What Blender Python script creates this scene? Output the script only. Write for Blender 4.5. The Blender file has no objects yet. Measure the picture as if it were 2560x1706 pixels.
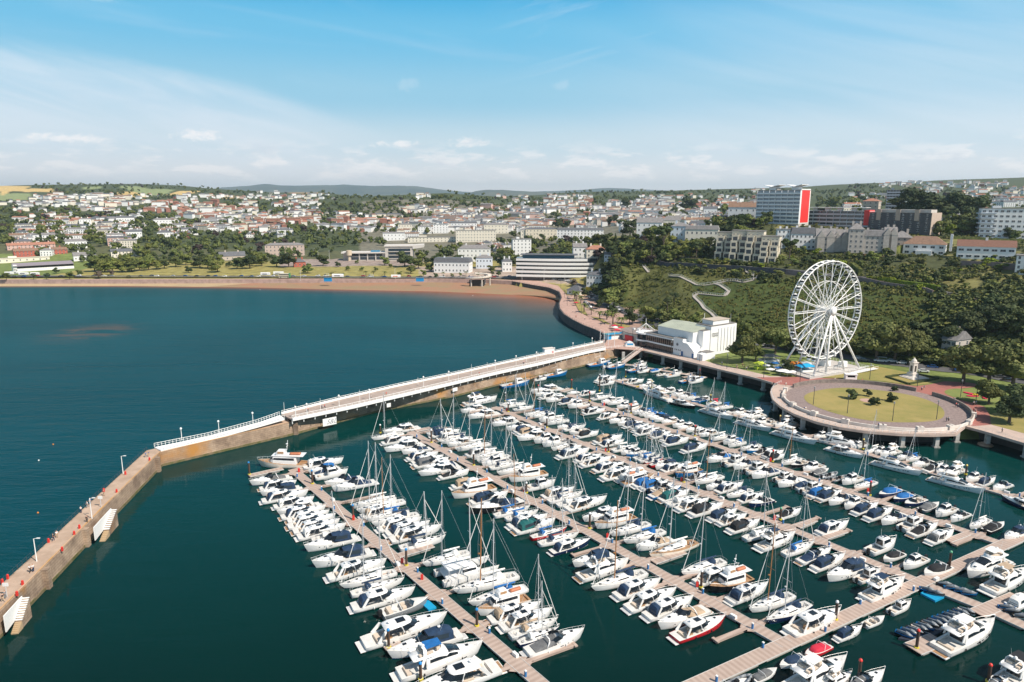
import bpy, math, random
import numpy as np
from math import sin, cos, radians as R, pi, atan2, hypot
from mathutils import Vector, Matrix
random.seed(7); np.random.seed(7)
S = bpy.context.scene
C = S.collection
F = 1750.0; PITCH = R(11.4); H = 80.0
CP, SP = cos(PITCH), sin(PITCH)
# ---------------------------------------------------------------- projection helpers (photo pixels -> ground points)
def ray(px, py):
    a = (px-1280)/F; b = -(py-853)/F
    return (a, CP+b*SP, b*CP-SP)
def G(px, py, z=0.0):
    d = ray(px, py); t = (z-H)/d[2]
    return Vector((d[0]*t, d[1]*t, z))
def proj(X, Y, Z):
    dz = Z-H; dep = Y*CP-dz*SP; up = Y*SP+dz*CP
    return 1280+F*X/dep, 853-F*up/dep
def depth(v): return v[1]*CP-(v[2]-H)*SP
# ---------------------------------------------------------------- scene tree helpers
def tag(o, label=None, cat=None, group=None, kind=None):
    if label: o['label'] = label
    if cat: o['category'] = cat
    if group: o['group'] = group
    if kind: o['kind'] = kind
    return o
def empty(name, loc, rz=0.0):
    o = bpy.data.objects.new(name, None); C.objects.link(o)
    o.location = loc; o.rotation_euler = (0, 0, rz); o.empty_display_size = 0.5
    return o
def link(name, me, parent=None, mat=None):
    o = bpy.data.objects.new(name, me); C.objects.link(o)
    if parent is not None: o.parent = parent
    if mat is not None and len(o.material_slots):
        o.material_slots[0].link = 'OBJECT'; o.material_slots[0].material = mat
    return o
def copy_tree(o, parent=None):
    c = o.copy(); C.objects.link(c)
    c.parent = parent
    for ch in KIDS.get(o.name, []):
        copy_tree(ch, c)
    return c
KIDS = {}
def index_kids(root):
    KIDS[root.name] = [c for c in root.children]
    for c in root.children: index_kids(c)
class MB:
    def __init__(s): s.v = []; s.f = []; s.m = []; s.mi = 0
    def add(s, vs, fs):
        n = len(s.v); s.v += [tuple(v) for v in vs]
        for f in fs: s.f.append(tuple(i+n for i in f)); s.m.append(s.mi)
        return s
    def box(s, x0, y0, z0, x1, y1, z1):
        return s.add([(x0,y0,z0),(x1,y0,z0),(x1,y1,z0),(x0,y1,z0),(x0,y0,z1),(x1,y0,z1),(x1,y1,z1),(x0,y1,z1)],
              [(0,3,2,1),(4,5,6,7),(0,1,5,4),(1,2,6,5),(2,3,7,6),(3,0,4,7)])
    def rbox(s, c, size, rz=0.0):
        cx, cy, cz = c; a, b, h = size[0]/2, size[1]/2, size[2]
        ca, sa = cos(rz), sin(rz); vs = []
        for z in (cz, cz+h):
            for x, y in ((-a,-b),(a,-b),(a,b),(-a,b)):
                vs.append((cx+x*ca-y*sa, cy+x*sa+y*ca, z))
        return s.add(vs, [(0,3,2,1),(4,5,6,7),(0,1,5,4),(1,2,6,5),(2,3,7,6),(3,0,4,7)])
    def beam(s, p0, p1, w, h):                                   # box beam between points, w wide, h tall (centred)
        p0 = Vector(p0); p1 = Vector(p1); d = (p1-p0)
        if d.length < 1e-6: return s
        d.normalize(); u = Vector((0,0,1)) if abs(d.z) < .95 else Vector((1,0,0))
        r = d.cross(u).normalized(); u = r.cross(d)
        vs = [p+r*a*w/2+u*b*h/2 for p in (p0,p1) for a,b in ((-1,-1),(1,-1),(1,1),(-1,1))]
        return s.add(vs, [(0,1,2,3),(7,6,5,4),(0,4,5,1),(1,5,6,2),(2,6,7,3),(3,7,4,0)])
    def tube(s, p0, p1, r0, r1=None, n=6):
        r1 = r0 if r1 is None else r1
        p0 = Vector(p0); p1 = Vector(p1); d = (p1-p0).normalized()
        u = Vector((0,0,1)) if abs(d.z) < .95 else Vector((1,0,0))
        a = d.cross(u).normalized(); b = d.cross(a)
        vs = [p+(a*cos(2*pi*k/n)+b*sin(2*pi*k/n))*r for p, r in ((p0,r0),(p1,r1)) for k in range(n)]
        return s.add(vs, [(k,k+n,(k+1)%n+n,(k+1)%n) for k in range(n)]+[tuple(range(n)), tuple(range(2*n-1,n-1,-1))])
    def path(s, pts, r, n=5, closed=False):
        pts = list(pts); q = pts[1:]+([pts[0]] if closed else [])
        for a, b in zip(pts, q): s.tube(a, b, r, n=n)
        return s
    def prism(s, pts, z0, z1, top=True, bot=True):               # pts: list (x,y) ; z0/z1 number or list
        n = len(pts)
        za = z0 if isinstance(z0, (list,tuple)) else [z0]*n
        zb = z1 if isinstance(z1, (list,tuple)) else [z1]*n
        vs = [(p[0],p[1],za[i]) for i,p in enumerate(pts)]+[(p[0],p[1],zb[i]) for i,p in enumerate(pts)]
        ar = sum(pts[i][0]*pts[(i+1)%n][1]-pts[(i+1)%n][0]*pts[i][1] for i in range(n))
        fs = []
        for i in range(n):
            j = (i+1)%n
            fs.append((i,j,j+n,i+n) if ar > 0 else (j,i,i+n,j+n))
        if top: fs.append(tuple(range(n,2*n)) if ar > 0 else tuple(range(2*n-1,n-1,-1)))
        if bot: fs.append(tuple(range(n-1,-1,-1)) if ar > 0 else tuple(range(n)))
        return s.add(vs, fs)
    def loft(s, secs, cap0=True, cap1=True, closed=False):       # secs: list of equal-length point rows
        n = len(secs[0]); vs = [p for r in secs for p in r]; fs = []
        for i in range(len(secs)-1):
            for k in range(n if closed else n-1):
                a = i*n+k; b = i*n+(k+1)%n; fs.append((a,b,b+n,a+n))
        if cap0: fs.append(tuple(range(n-1,-1,-1)))
        if cap1: fs.append(tuple(range((len(secs)-1)*n, len(secs)*n)))
        return s.add(vs, fs)
    def revolve(s, prof, c=(0,0,0), n=12):                        # prof: (r,z)
        secs = [[(c[0]+r*cos(2*pi*k/n), c[1]+r*sin(2*pi*k/n), c[2]+z) for k in range(n)] for r, z in prof]
        return s.loft(secs, True, True, closed=True)
    def mesh(s, name, mats):
        me = bpy.data.meshes.new(name); me.from_pydata(s.v, [], s.f)
        for m in (mats if isinstance(mats,(list,tuple)) else [mats]): me.materials.append(m)
        if any(s.m): me.polygons.foreach_set('material_index', s.m)
        me.update(); return me
    def build(s, name, mats, parent=None, smooth=False):
        me = s.mesh(name, mats)
        if smooth: me.polygons.foreach_set('use_smooth', [True]*len(me.polygons))
        o = bpy.data.objects.new(name, me); C.objects.link(o)
        if parent is not None: o.parent = parent
        return o
def parts(m, name, mats, parent, smooth=False):
    """one object for every separate piece of the mesh"""
    par = list(range(len(m.v)))
    def fd(a):
        while par[a] != a: par[a] = par[par[a]]; a = par[a]
        return a
    for f in m.f:
        for q in f[1:]: par[fd(f[0])] = fd(q)
    g = {}
    for f, mi in zip(m.f, m.m): g.setdefault(fd(f[0]), []).append((f, mi))
    for fs in g.values():
        ids = sorted({i for f, _ in fs for i in f}); rm = {a: b for b, a in enumerate(ids)}
        n = MB(); n.v = [m.v[i] for i in ids]; n.f = [tuple(rm[i] for i in f) for f, _ in fs]; n.m = [mi for _, mi in fs]; n.build(name, mats, parent, smooth)
def npmesh(name, V, Fc, mats, smooth=False, mi=None):
    V = np.asarray(V, dtype=np.float32); Fc = np.asarray(Fc, dtype=np.int32); k = Fc.shape[1]
    me = bpy.data.meshes.new(name); me.vertices.add(len(V)); me.vertices.foreach_set('co', V.ravel())
    me.loops.add(Fc.size); me.loops.foreach_set('vertex_index', Fc.ravel())
    me.polygons.add(len(Fc)); me.polygons.foreach_set('loop_start', np.arange(0, Fc.size, k, dtype=np.int32))
    me.polygons.foreach_set('loop_total', np.full(len(Fc), k, dtype=np.int32))
    for m in (mats if isinstance(mats,(list,tuple)) else [mats]): me.materials.append(m)
    if mi is not None: me.polygons.foreach_set('material_index', np.asarray(mi, dtype=np.int32))
    me.update(calc_edges=True)
    if smooth: me.polygons.foreach_set('use_smooth', [True]*len(me.polygons))
    return me
# ---------------------------------------------------------------- materials
MATS = {}
def lin(h):
    h = h.lstrip('#'); c = [int(h[i:i+2],16)/255 for i in (0,2,4)]
    return tuple((x/12.92 if x <= .04045 else ((x+.055)/1.055)**2.4) for x in c)+(1,)
def mat(name, col, rough=.6, metal=0.0, var=0.0, scale=1.0, col2=None, bump=0.0, objrand=0.0, spec=.5, coat=0.0, detail=4):
    if name in MATS: return MATS[name]
    m = bpy.data.materials.new(name); m.use_nodes = True; nt = m.node_tree; b = nt.nodes['Principled BSDF']
    if len(col) == 3: col = tuple(col)+(1,)
    b.inputs['Roughness'].default_value = rough; b.inputs['Metallic'].default_value = metal
    b.inputs['Specular IOR Level'].default_value = spec; b.inputs['Coat Weight'].default_value = coat
    b.inputs['Base Color'].default_value = col
    out = None
    if var or col2:
        tc = nt.nodes.new('ShaderNodeTexCoord'); n = nt.nodes.new('ShaderNodeTexNoise')
        n.inputs['Scale'].default_value = scale; n.inputs['Detail'].default_value = detail; n.inputs['Roughness'].default_value = .65
        nt.links.new(tc.outputs['Object'], n.inputs['Vector'])
        mx = nt.nodes.new('ShaderNodeMix'); mx.data_type = 'RGBA'
        c2 = col2 if col2 else tuple(c*(1-var) for c in col[:3])
        if len(c2) == 3: c2 = tuple(c2)+(1,)
        mx.inputs['A'].default_value = col; mx.inputs['B'].default_value = c2
        rp = nt.nodes.new('ShaderNodeMapRange'); rp.inputs['From Min'].default_value = .38; rp.inputs['From Max'].default_value = .64
        nt.links.new(n.outputs['Fac'], rp.inputs['Value']); nt.links.new(rp.outputs['Result'], mx.inputs['Factor'])
        out = mx.outputs['Result']
        if bump:
            bp = nt.nodes.new('ShaderNodeBump'); bp.inputs['Strength'].default_value = bump; bp.inputs['Distance'].default_value = .3
            nt.links.new(n.outputs['Fac'], bp.inputs['Height']); nt.links.new(bp.outputs['Normal'], b.inputs['Normal'])
    if objrand:
        oi = nt.nodes.new('ShaderNodeObjectInfo'); hs = nt.nodes.new('ShaderNodeHueSaturation')
        mr = nt.nodes.new('ShaderNodeMapRange'); mr.inputs['To Min'].default_value = 1-objrand; mr.inputs['To Max'].default_value = 1+objrand
        nt.links.new(oi.outputs['Random'], mr.inputs['Value']); nt.links.new(mr.outputs['Result'], hs.inputs['Value'])
        mh = nt.nodes.new('ShaderNodeMapRange'); mh.inputs['To Min'].default_value = .5-objrand*.04; mh.inputs['To Max'].default_value = .5+objrand*.06
        ml = nt.nodes.new('ShaderNodeMath'); ml.operation = 'FRACT'; mm = nt.nodes.new('ShaderNodeMath'); mm.operation='MULTIPLY'; mm.inputs[1].default_value = 7.31
        nt.links.new(oi.outputs['Random'], mm.inputs[0]); nt.links.new(mm.outputs[0], ml.inputs[0]); nt.links.new(ml.outputs[0], mh.inputs['Value'])
        nt.links.new(mh.outputs['Result'], hs.inputs['Hue'])
        if out: nt.links.new(out, hs.inputs['Color'])
        else: hs.inputs['Color'].default_value = col
        out = hs.outputs['Color']
    if out: nt.links.new(out, b.inputs['Base Color'])
    MATS[name] = m; return m
GEL = mat('gelcoat_white', (.82,.82,.81), .22, var=.08, scale=.6, coat=.3)
CREAMGEL = mat('gelcoat_cream', (.76,.71,.62), .25, coat=.3, var=.08, scale=.6)
NAVYH = mat('hull_navy', (.010,.022,.07), .18, coat=.4)
BLACKH = mat('hull_black', (.012,.013,.016), .2, coat=.4)
BLUEH = mat('hull_blue', (.01,.13,.34), .25, coat=.3)
REDH = mat('hull_red', (.5,.02,.03), .25, coat=.3)
GREYH = mat('hull_grey', (.22,.24,.26), .3, coat=.3)
GREYL = mat('deck_light_grey', (.5,.5,.5), .6)
DECKG = mat('deck_nonslip', (.70,.69,.66), .55, var=.12, scale=1.5)
TEAK = mat('teak', (.42,.25,.13), .55, var=.3, scale=3)
GLASS = mat('tinted_glass', (.012,.018,.025), .06, spec=.7)
WINB = mat('window_glass', (.03,.045,.06), .1, spec=.6)
SEAT = mat('beige_seat', (.62,.52,.42), .7)
STEEL = mat('stainless', (.62,.63,.64), .4, metal=.15)
ALU = mat('mast_alloy', (.66,.67,.68), .35, metal=.3)
WOODM = mat('mast_wood', (.35,.16,.06), .4)
SAILC = mat('sailcloth_white', (.78,.77,.74), .7)
RUB = mat('black_rubber', (.015,.015,.017), .6)
CAN = {'n': mat('canvas_navy', (.012,.040,.095), .8, var=.3, scale=1.5), 'k': mat('canvas_black', (.016,.017,.02), .8, var=.2, scale=1.5),
       'b': mat('canvas_blue', (.01,.14,.42), .8, var=.25, scale=1.5), 'g': mat('canvas_grey', (.16,.165,.17), .8, var=.3, scale=1.5),
       't': mat('canvas_teal', (.01,.13,.13), .8, var=.3, scale=1.5), 'w': SAILC, 'e': mat('canvas_beige', (.48,.36,.25), .8, var=.2, scale=1.5),
       'r': mat('canvas_red', (.55,.02,.05), .8), 'o': mat('canvas_orange', (.65,.2,.02), .8), 'y': mat('yellow_buoy', (.7,.45,.03), .6)}
CNAME = {'n':'navy','k':'black','b':'blue','g':'grey','t':'green','w':'white','e':'beige','r':'red','o':'orange','y':'yellow'}
# ---------------------------------------------------------------- camera
cam = bpy.data.cameras.new('camera'); co = bpy.data.objects.new('camera', cam); C.objects.link(co)
co.location = (0, 0, H); co.rotation_euler = (pi/2-PITCH, 0, 0)
cam.sensor_width = 36; cam.lens = 36*F/2560; cam.clip_start = 1; cam.clip_end = 60000
S.camera = co
# ================================================================ terrain
UX = []; PROF = []
def col(px, pts):
    """pts: (Y, 'z', value) or (Y, photo_row)"""
    ys, zs = [], []
    for p in pts:
        Y = p[0]
        if len(p) == 3: z = p[2]
        else:
            e = PITCH-math.atan((853-p[1])/F); z = H-Y*math.tan(e)
        ys.append(Y); zs.append(z)
    UX.append((px-1280)/F); PROF.append((np.array(ys), np.array(zs)))
z_ = 'z'
L_end = [(6000,z_,40),(26000,z_,30)]
col(-600, [(600,z_,5),(820,z_,8),(900,628),(1050,590),(1300,552),(1600,522),(1900,500),(2400,478),(3000,472),(3600,474)]+L_end)
col(0,   [(600,z_,5),(820,z_,8),(900,630),(1050,596),(1300,560),(1600,530),(1900,505),(2400,482),(3000,467),(3600,466)]+L_end)
col(200, [(600,z_,5),(820,z_,8),(900,631),(1050,600),(1300,565),(1600,533),(1900,506),(2400,484),(3000,464),(3600,461)]+L_end)
col(320, [(600,z_,5),(820,z_,8),(900,632),(1050,602),(1300,567),(1600,535),(1900,507),(2400,484),(3000,464),(3600,462)]+L_end)
col(480, [(600,z_,5),(820,z_,8),(900,635),(1050,608),(1300,573),(1600,540),(1900,512),(2400,488),(3000,470),(3600,467)]+L_end)
col(640, [(600,z_,5),(820,z_,8),(900,640),(1050,617),(1300,580),(1600,547),(1900,518),(2400,495),(3000,480),(3600,480)]+L_end)
col(820, [(600,z_,5),(820,z_,8),(900,642),(1050,620),(1300,583),(1600,550),(1900,515),(2400,490),(3000,484),(3600,490)]+L_end)
col(960, [(600,z_,5),(820,z_,8),(900,645),(1050,620),(1300,585),(1600,548),(1900,508),(2200,489),(3000,500),(3600,500)]+L_end)
col(1120,[(600,z_,5),(820,z_,8),(900,645),(1050,618),(1300,583),(1600,547),(1900,510),(2200,486),(3000,500),(3600,500)]+L_end)
col(1280,[(600,z_,5),(760,z_,8),(900,640),(1050,612),(1300,578),(1600,545),(1900,518),(2400,496),(3000,490),(3600,494)]+L_end)
col(1400,[(560,z_,5),(700,z_,6),(760,z_,16),(900,622),(1050,600),(1300,575),(1600,540),(1900,515),(2400,494),(3000,486),(3600,484)]+L_end)
col(1470,[(500,z_,5),(640,z_,5),(680,z_,16),(760,z_,34),(900,605),(1050,592),(1300,570),(1600,538),(1900,514),(2400,494),(3000,485),(3600,481)]+L_end)
col(1505,[(480,z_,5),(560,z_,5.5),(600,z_,12),(660,z_,30),(760,z_,40),(900,600),(1050,587),(1300,565),(1600,536),(1900,513),(2400,494),(3000,484),(3600,480)]+L_end)
col(1525,[(480,z_,5),(508,z_,5),(530,z_,24),(575,z_,31),(640,z_,38),(760,z_,42),(900,596),(1050,583),(1300,562),(1600,535),(1900,512),(2400,494),(3000,484),(3600,480)]+L_end)
col(1600,[(300,z_,5),(482,z_,5),(500,z_,10),(572,z_,31.5),(588,z_,32),(650,z_,39),(760,z_,42),(900,590),(1050,577),(1300,556),(1600,532),(1900,511),(2400,494),(3000,480),(3600,477)]+L_end)
col(1700,[(300,z_,5),(392,z_,5),(410,z_,8),(530,z_,32),(546,z_,32),(650,z_,43),(760,z_,50),(900,577),(1050,570),(1300,550),(1600,530),(1900,510),(2400,490),(3000,476),(3600,476)]+L_end)
col(1900,[(250,z_,5),(362,z_,5),(380,z_,8),(462,z_,31),(478,z_,31),(560,z_,43),(610,z_,45),(680,z_,57),(900,545),(1300,525),(1600,515),(1900,504),(2400,489),(3000,473),(3600,474)]+L_end)
col(2100,[(200,z_,5),(338,z_,5),(358,z_,8),(422,z_,29),(436,z_,29),(500,z_,39),(560,z_,45),(600,z_,47),(690,z_,57),(900,545),(1300,522),(1600,512),(1900,500),(2400,482),(3000,464),(3600,462)]+L_end)
col(2240,[(150,z_,5),(328,z_,5),(348,z_,9),(394,z_,28.5),(408,z_,29),(460,z_,36),(520,z_,43),(570,z_,46),(660,z_,56),(900,540),(1300,516),(1600,505),(1900,493),(2400,474),(3000,456),(3600,456)]+L_end)
col(2400,[(150,z_,5),(308,z_,5),(328,z_,9),(368,z_,27),(382,z_,27.5),(430,z_,34),(480,z_,41),(560,z_,45),(640,z_,54),(900,537),(1300,512),(1600,500),(1900,488),(2400,467),(3000,449),(3600,449)]+L_end)
col(2560,[(150,z_,5),(290,z_,5),(312,z_,9),(350,z_,26),(364,z_,27),(408,z_,34),(460,z_,42),(560,z_,45),(640,z_,52),(900,540),(1300,510),(1600,497),(1900,484),(2400,463),(3000,443),(3600,442)]+L_end)
col(3200,[(150,z_,5),(260,z_,5),(300,z_,16),(340,z_,26),(400,z_,35),(560,z_,45),(900,540),(1300,510),(1900,484),(2400,463),(3000,443),(3600,442)]+L_end)
UX = np.array(UX)
def smooth_noise(x, y, s, seed=0):
    r = 0; k = seed*1.7
    for a, (p, q) in enumerate(((1,0),(.6,.8),(-.5,.86),(.2,-.97))):
        r = r+np.sin((x*p+y*q)/s*(1+.37*a)+k+a*2.1)*(.5**(a*.5))
    return r/2.4
def hz(X, Y):
    X = np.asarray(X, float); Y = np.asarray(Y, float); u = np.clip(X/np.maximum(Y,1), UX[0], UX[-1])
    zs = np.array([np.interp(Y.ravel(), p[0], p[1]).reshape(Y.shape) for p in PROF])
    i = np.clip(np.searchsorted(UX, u)-1, 0, len(UX)-2)
    t = (u-UX[i])/(UX[i+1]-UX[i])
    a = np.take_along_axis(zs, i[None], 0)[0]; b = np.take_along_axis(zs, (i+1)[None], 0)[0]
    z = a+(b-a)*t
    amp = np.clip((z-7)/20, 0, 1)
    fade = np.clip((Y-900)/600, 0, 1)
    ck = np.clip(1-np.abs(u-.135)/.028, 0, 1)*np.clip((Y-480)/40, 0, 1)*np.clip((650-Y)/40, 0, 1)*np.clip((z-5)/8, 0, 1)
    z = z+ck*(smooth_noise(X, Y, 2.6, 7)*3.2+smooth_noise(X, Y, 7, 11)*3.5)
    z = z+amp*(smooth_noise(X, Y, 14, 1)*.7*(1-fade)+smooth_noise(X, Y, 90, 2)*fade*3.5+smooth_noise(X,Y,260,5)*fade*4)
    return z
def h1(x, y): return float(hz(np.array([x]), np.array([y]))[0])
def T(px, py, y0=180.0):
    """walk along the sight line of a photo pixel until it meets the terrain"""
    d = ray(px, py); s = d[0]/d[1]; m = d[2]/d[1]
    Y = np.concatenate([np.arange(y0, 1200, 2.0), np.arange(1200, 6000, 8.0)])
    z = hz(Y*s, Y); zr = H+Y*m
    w = np.nonzero(z >= zr)[0]
    if len(w) == 0: return None
    k = w[0]; Yk = Y[k]
    return Vector((Yk*s, Yk, float(z[k])))
# land edge (hard edge: sea wall, pier root, quay under the promenade, ring, quay)
ZP = 5.0
wallpx = [(-700,711),(0,711),(320,710.5),(640,710),(900,709),(1100,708),(1200,710),(1280,714),(1340,721),(1385,736),(1397,748)]
wall = [G(x,y,1.2) for x,y in wallpx]
# curved sea wall, given by its top edge in the photo
curvepx = [(1397,742),(1402,736)]
swtop = [(1280,708),(1330,713),(1372,720),(1396,730),(1402,744),(1396,758),(1397,772),(1408,786),(1430,800),(1458,814),(1485,824),(1502,832),(1511,842),(1513,852),(1508,859)]
SW = [G(x,y,ZP) for x,y in swtop]
deck_inner = [G(x,y,ZP) for x,y in [(1530,871),(1592,872),(1610,877),(1700,899),(1800,924),(1900,948),(1930,957)]]
ringc = G(2183,1011,ZP)
ringpx = [(1952,957),(1934,966),(1925,980),(1930,998),(1950,1016),(1985,1035),(2040,1055),(2100,1069),(2170,1079),(2250,1085),(2330,1087),(2392,1085),(2402,1075),(2414,1066)]
ring = [G(x,y,ZP) for x,y in ringpx]
deck_right = [G(x,y,ZP) for x,y in [(2414,1066),(2480,1084),(2560,1108),(2800,1180),(3200,1300)]]
def off(pts, d):                                            # offset polyline to its left by d
    out = []
    for i,p in enumerate(pts):
        a = pts[max(i-1,0)]; b = pts[min(i+1,len(pts)-1)]
        t = Vector((b[0]-a[0], b[1]-a[1])).normalized()
        out.append(Vector((p[0]-t.y*d, p[1]+t.x*d, p[2])))
    return out
inland = [Vector((deck_inner[1].x,deck_inner[1].y+3,0))]+off(deck_inner[2:-1], 8)+off(ring[2:-2], 9)+off(deck_right[1:], 9)
LAND = [(p[0],p[1]) for p in wall[:-3]]+[(p[0],p[1]) for p in SW]+[(p[0],p[1]) for p in inland]
LAND += [(4000,-500),(30000,2000),(30000,30000),(-30000,30000),(-9000,660)]
LANDA = np.array(LAND)
def sdist(X, Y):
    X = np.asarray(X,float); Y = np.asarray(Y,float); d = np.full(X.shape, 1e9); ins = np.zeros(X.shape, bool)
    n = len(LANDA)
    for i in range(n):
        x0,y0 = LANDA[i]; x1,y1 = LANDA[(i+1)%n]; ex,ey = x1-x0,y1-y0; L2 = ex*ex+ey*ey+1e-9
        t = np.clip(((X-x0)*ex+(Y-y0)*ey)/L2, 0, 1)
        d = np.minimum(d, np.hypot(X-x0-t*ex, Y-y0-t*ey))
        if abs(ey) > 1e-9:
            c = ((y0 > Y) != (y1 > Y)) & (X < x0+(Y-y0)*ex/ey); ins ^= c
    return np.where(ins, d, -d)
nU, nY = 430, 330
us = np.linspace(-1.1, 1.15, nU); Ys = np.concatenate([np.geomspace(150, 6000, nY-14), np.geomspace(6600, 19500, 14)])
U_, Y_ = np.meshgrid(us, Ys); X_ = U_*Y_
Z_ = hz(X_, Y_)
sd = sdist(X_, Y_)
Z_ = np.where(sd < 3.0, -4.0, np.minimum(Z_, 4.9+np.maximum(sd-30,0)*5)-0.06)
V = np.stack([X_, Y_, Z_], -1).reshape(-1,3)
ii, jj = np.meshgrid(np.arange(nY-1), np.arange(nU-1), indexing='ij'); a = (ii*nU+jj).ravel()
Fq = np.stack([a, a+1, a+1+nU, a+nU], -1)
# ground cover classes painted as surface colours; the cliff's also holds its shade
px_, py_ = proj(X_, Y_, Z_)
pxf, pyf = px_.ravel(), py_.ravel()
n1 = smooth_noise(X_, Y_, 35, 3).ravel(); n2 = smooth_noise(X_, Y_, 8, 4).ravel()
colr = np.zeros((len(V),4), np.float32); colr[:] = (.075,.085,.035,1)
def inpoly(poly):
    ins = np.zeros(pxf.shape, bool); n = len(poly)
    for i in range(n):
        x0,y0 = poly[i]; x1,y1 = poly[(i+1)%n]
        if abs(y1-y0) < 1e-9: continue
        ins ^= ((y0 > pyf) != (y1 > pyf)) & (pxf < x0+(pyf-y0)*(x1-x0)/(y1-y0))
    return ins
def paint(poly, c): colr[inpoly(poly)] = tuple(c)+(1,)
OLIVE=(.28,.245,.085); GRN=(.16,.20,.06); WHEAT=(.55,.40,.17); SAGE=(.24,.28,.13); BROWN=(.36,.24,.12); PAVE=(.46,.27,.21); TAR=(.10,.10,.105)
far = (Y_.ravel() > 820) & (pxf < 1500); colr[far] = (.10,.105,.05,1)
colr[(Y_.ravel()>1000)] = (.07,.085,.04,1)
colr[(Y_.ravel()<=830)&(pxf<1500)] = OLIVE+(1,)
paint([(-50,640),(60,632),(230,634),(240,668),(120,690),(-50,700)], GRN)
paint([(-100,462),(75,466),(60,478),(-100,482)], WHEAT)
paint([(40,472),(130,472),(133,481),(60,480)], WHEAT)
paint([(-100,484),(80,484),(70,500),(-100,506)], SAGE)
paint([(0,478),(27,479),(10,488),(0,490)], WHEAT)
paint([(290,480),(340,478),(380,492),(320,496),(300,490)], WHEAT)
paint([(410,490),(450,478),(500,477),(490,483),(425,493)], WHEAT)
paint([(300,465),(345,466),(400,478),(350,484),(310,474)], SAGE)
paint([(340,477),(400,472),(440,475),(400,490),(350,486)], SAGE)
paint([(204,468),(250,466),(250,472),(210,474)], SAGE)
paint([(235,492),(300,494),(280,500),(236,498)], BROWN); paint([(560,490),(580,488),(580,498),(560,498)], BROWN)
paint([(730,478),(810,480),(810,485),(720,484)], BROWN)
colr[(Y_.ravel()>860)&(Y_.ravel()<2000)&(pxf>900)&(pxf<1800)] = (.17,.16,.12,1)
paint([(1040,668),(1420,668),(1420,712),(1290,700),(1060,696)], (.36,.29,.24))
paint([(690,648),(1060,648),(1060,664),(700,668)], (.30,.24,.21))
# hillside of the headland
hill = (pxf>1500)&(Y_.ravel()>300)&(Y_.ravel()<560)&(Z_.ravel()>5.2)
cc = np.where((n1+.6*n2)[:,None] > .1, np.array([[.095,.10,.032,1]]), np.array([[.055,.075,.02,1]])); colr[hill] = cc[hill]
top_ = (pxf>1500)&(Y_.ravel()<900)&(Z_.ravel()>30); cc2=np.where((n1+.8*n2)[:,None] > .35, np.array([[.16,.15,.055,1]]), np.array([[.06,.068,.028,1]])); colr[top_] = cc2[top_]
cliff = (pxf>1470)&(pxf<1545)&(Y_.ravel()>500)&(Y_.ravel()<620)&(Z_.ravel()>6)
colr[cliff] = (.075,.06,.05,1)  # darkened to put the shade of the left-facing cliff into its colour
flat = (Z_.ravel()<5.3)&(pxf>1390)&(Y_.ravel()<560); colr[flat] = GRN+(1,); fl2 = flat&(pxf<1620); colr[fl2] = (.40,.27,.22,1)
terrain_me = npmesh('ground', V, Fq, [bpy.data.materials.new('ground_cover')], smooth=True)
ca = terrain_me.color_attributes.new('cover', 'FLOAT_COLOR', 'POINT'); ca.data.foreach_set('color', colr.ravel())
def attr_mat(m, attr, scale, amt, rough=.9, bump=.4, bscale=None):
    m.use_nodes = True; nt = m.node_tree; b = nt.nodes['Principled BSDF']; b.inputs['Roughness'].default_value = rough
    b.inputs['Specular IOR Level'].default_value = .2
    at = nt.nodes.new('ShaderNodeAttribute'); at.attribute_name = attr
    tc = nt.nodes.new('ShaderNodeTexCoord')
    n = nt.nodes.new('ShaderNodeTexNoise'); n.inputs['Scale'].default_value = scale; n.inputs['Detail'].default_value = 8; n.inputs['Roughness'].default_value = .7
    nt.links.new(tc.outputs['Object'], n.inputs['Vector'])
    mr = nt.nodes.new('ShaderNodeMapRange'); mr.inputs['From Min'].default_value=.3; mr.inputs['From Max'].default_value=.7
    mr.inputs['To Min'].default_value = 1-amt; mr.inputs['To Max'].default_value = 1+amt
    nt.links.new(n.outputs['Fac'], mr.inputs['Value'])
    mx = nt.nodes.new('ShaderNodeVectorMath'); mx.operation = 'SCALE'
    nt.links.new(at.outputs['Color'], mx.inputs[0]); nt.links.new(mr.outputs['Result'], mx.inputs['Scale'])
    nt.links.new(mx.outputs['Vector'], b.inputs['Base Color'])
    bp = nt.nodes.new('ShaderNodeBump'); bp.inputs['Strength'].default_value = bump; bp.inputs['Distance'].default_value = 1.0
    nt.links.new(n.outputs['Fac'], bp.inputs['Height']); nt.links.new(bp.outputs['Normal'], b.inputs['Normal'])
    return m
attr_mat(terrain_me.materials[0], 'cover', .12, .45)
tag(link('ground', terrain_me), kind='structure')
# ---------------------------------------------------------------- far moor
def ridge(name, pts, Y0, thick, colr_):
    xs = np.linspace(pts[0][0], pts[-1][0], 160); yy = np.interp(xs, [p[0] for p in pts], [p[1] for p in pts])
    rows = []; nz = smooth_noise(xs, xs*0+3, 19, 9)*1.2+smooth_noise(xs, xs*0, 7, 2)*.5
    for k, (dy, f) in enumerate(((-thick,0),(-thick*.6,.45),(-thick*.3,.8),(0,1),(thick*.5,.8),(thick,.1))):
        Y = Y0+dy; top = H+(500-yy+nz*.6)/1821*Y0
        rows.append(np.stack([(xs-1280)/F/1.02*Y, np.full(xs.shape, Y), 20+(top-20)*f+smooth_noise(xs,xs*0+k*31,11,k)*top*.03*(f<.95)], -1))
    V = np.concatenate(rows); n = len(xs)
    ii, jj = np.meshgrid(np.arange(len(rows)-1), np.arange(n-1), indexing='ij'); a = (ii*n+jj).ravel()
    me = npmesh(name, V, np.stack([a,a+1,a+1+n,a+n],-1), colr_, smooth=True)
    return tag(link(name, me), kind='structure')
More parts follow.
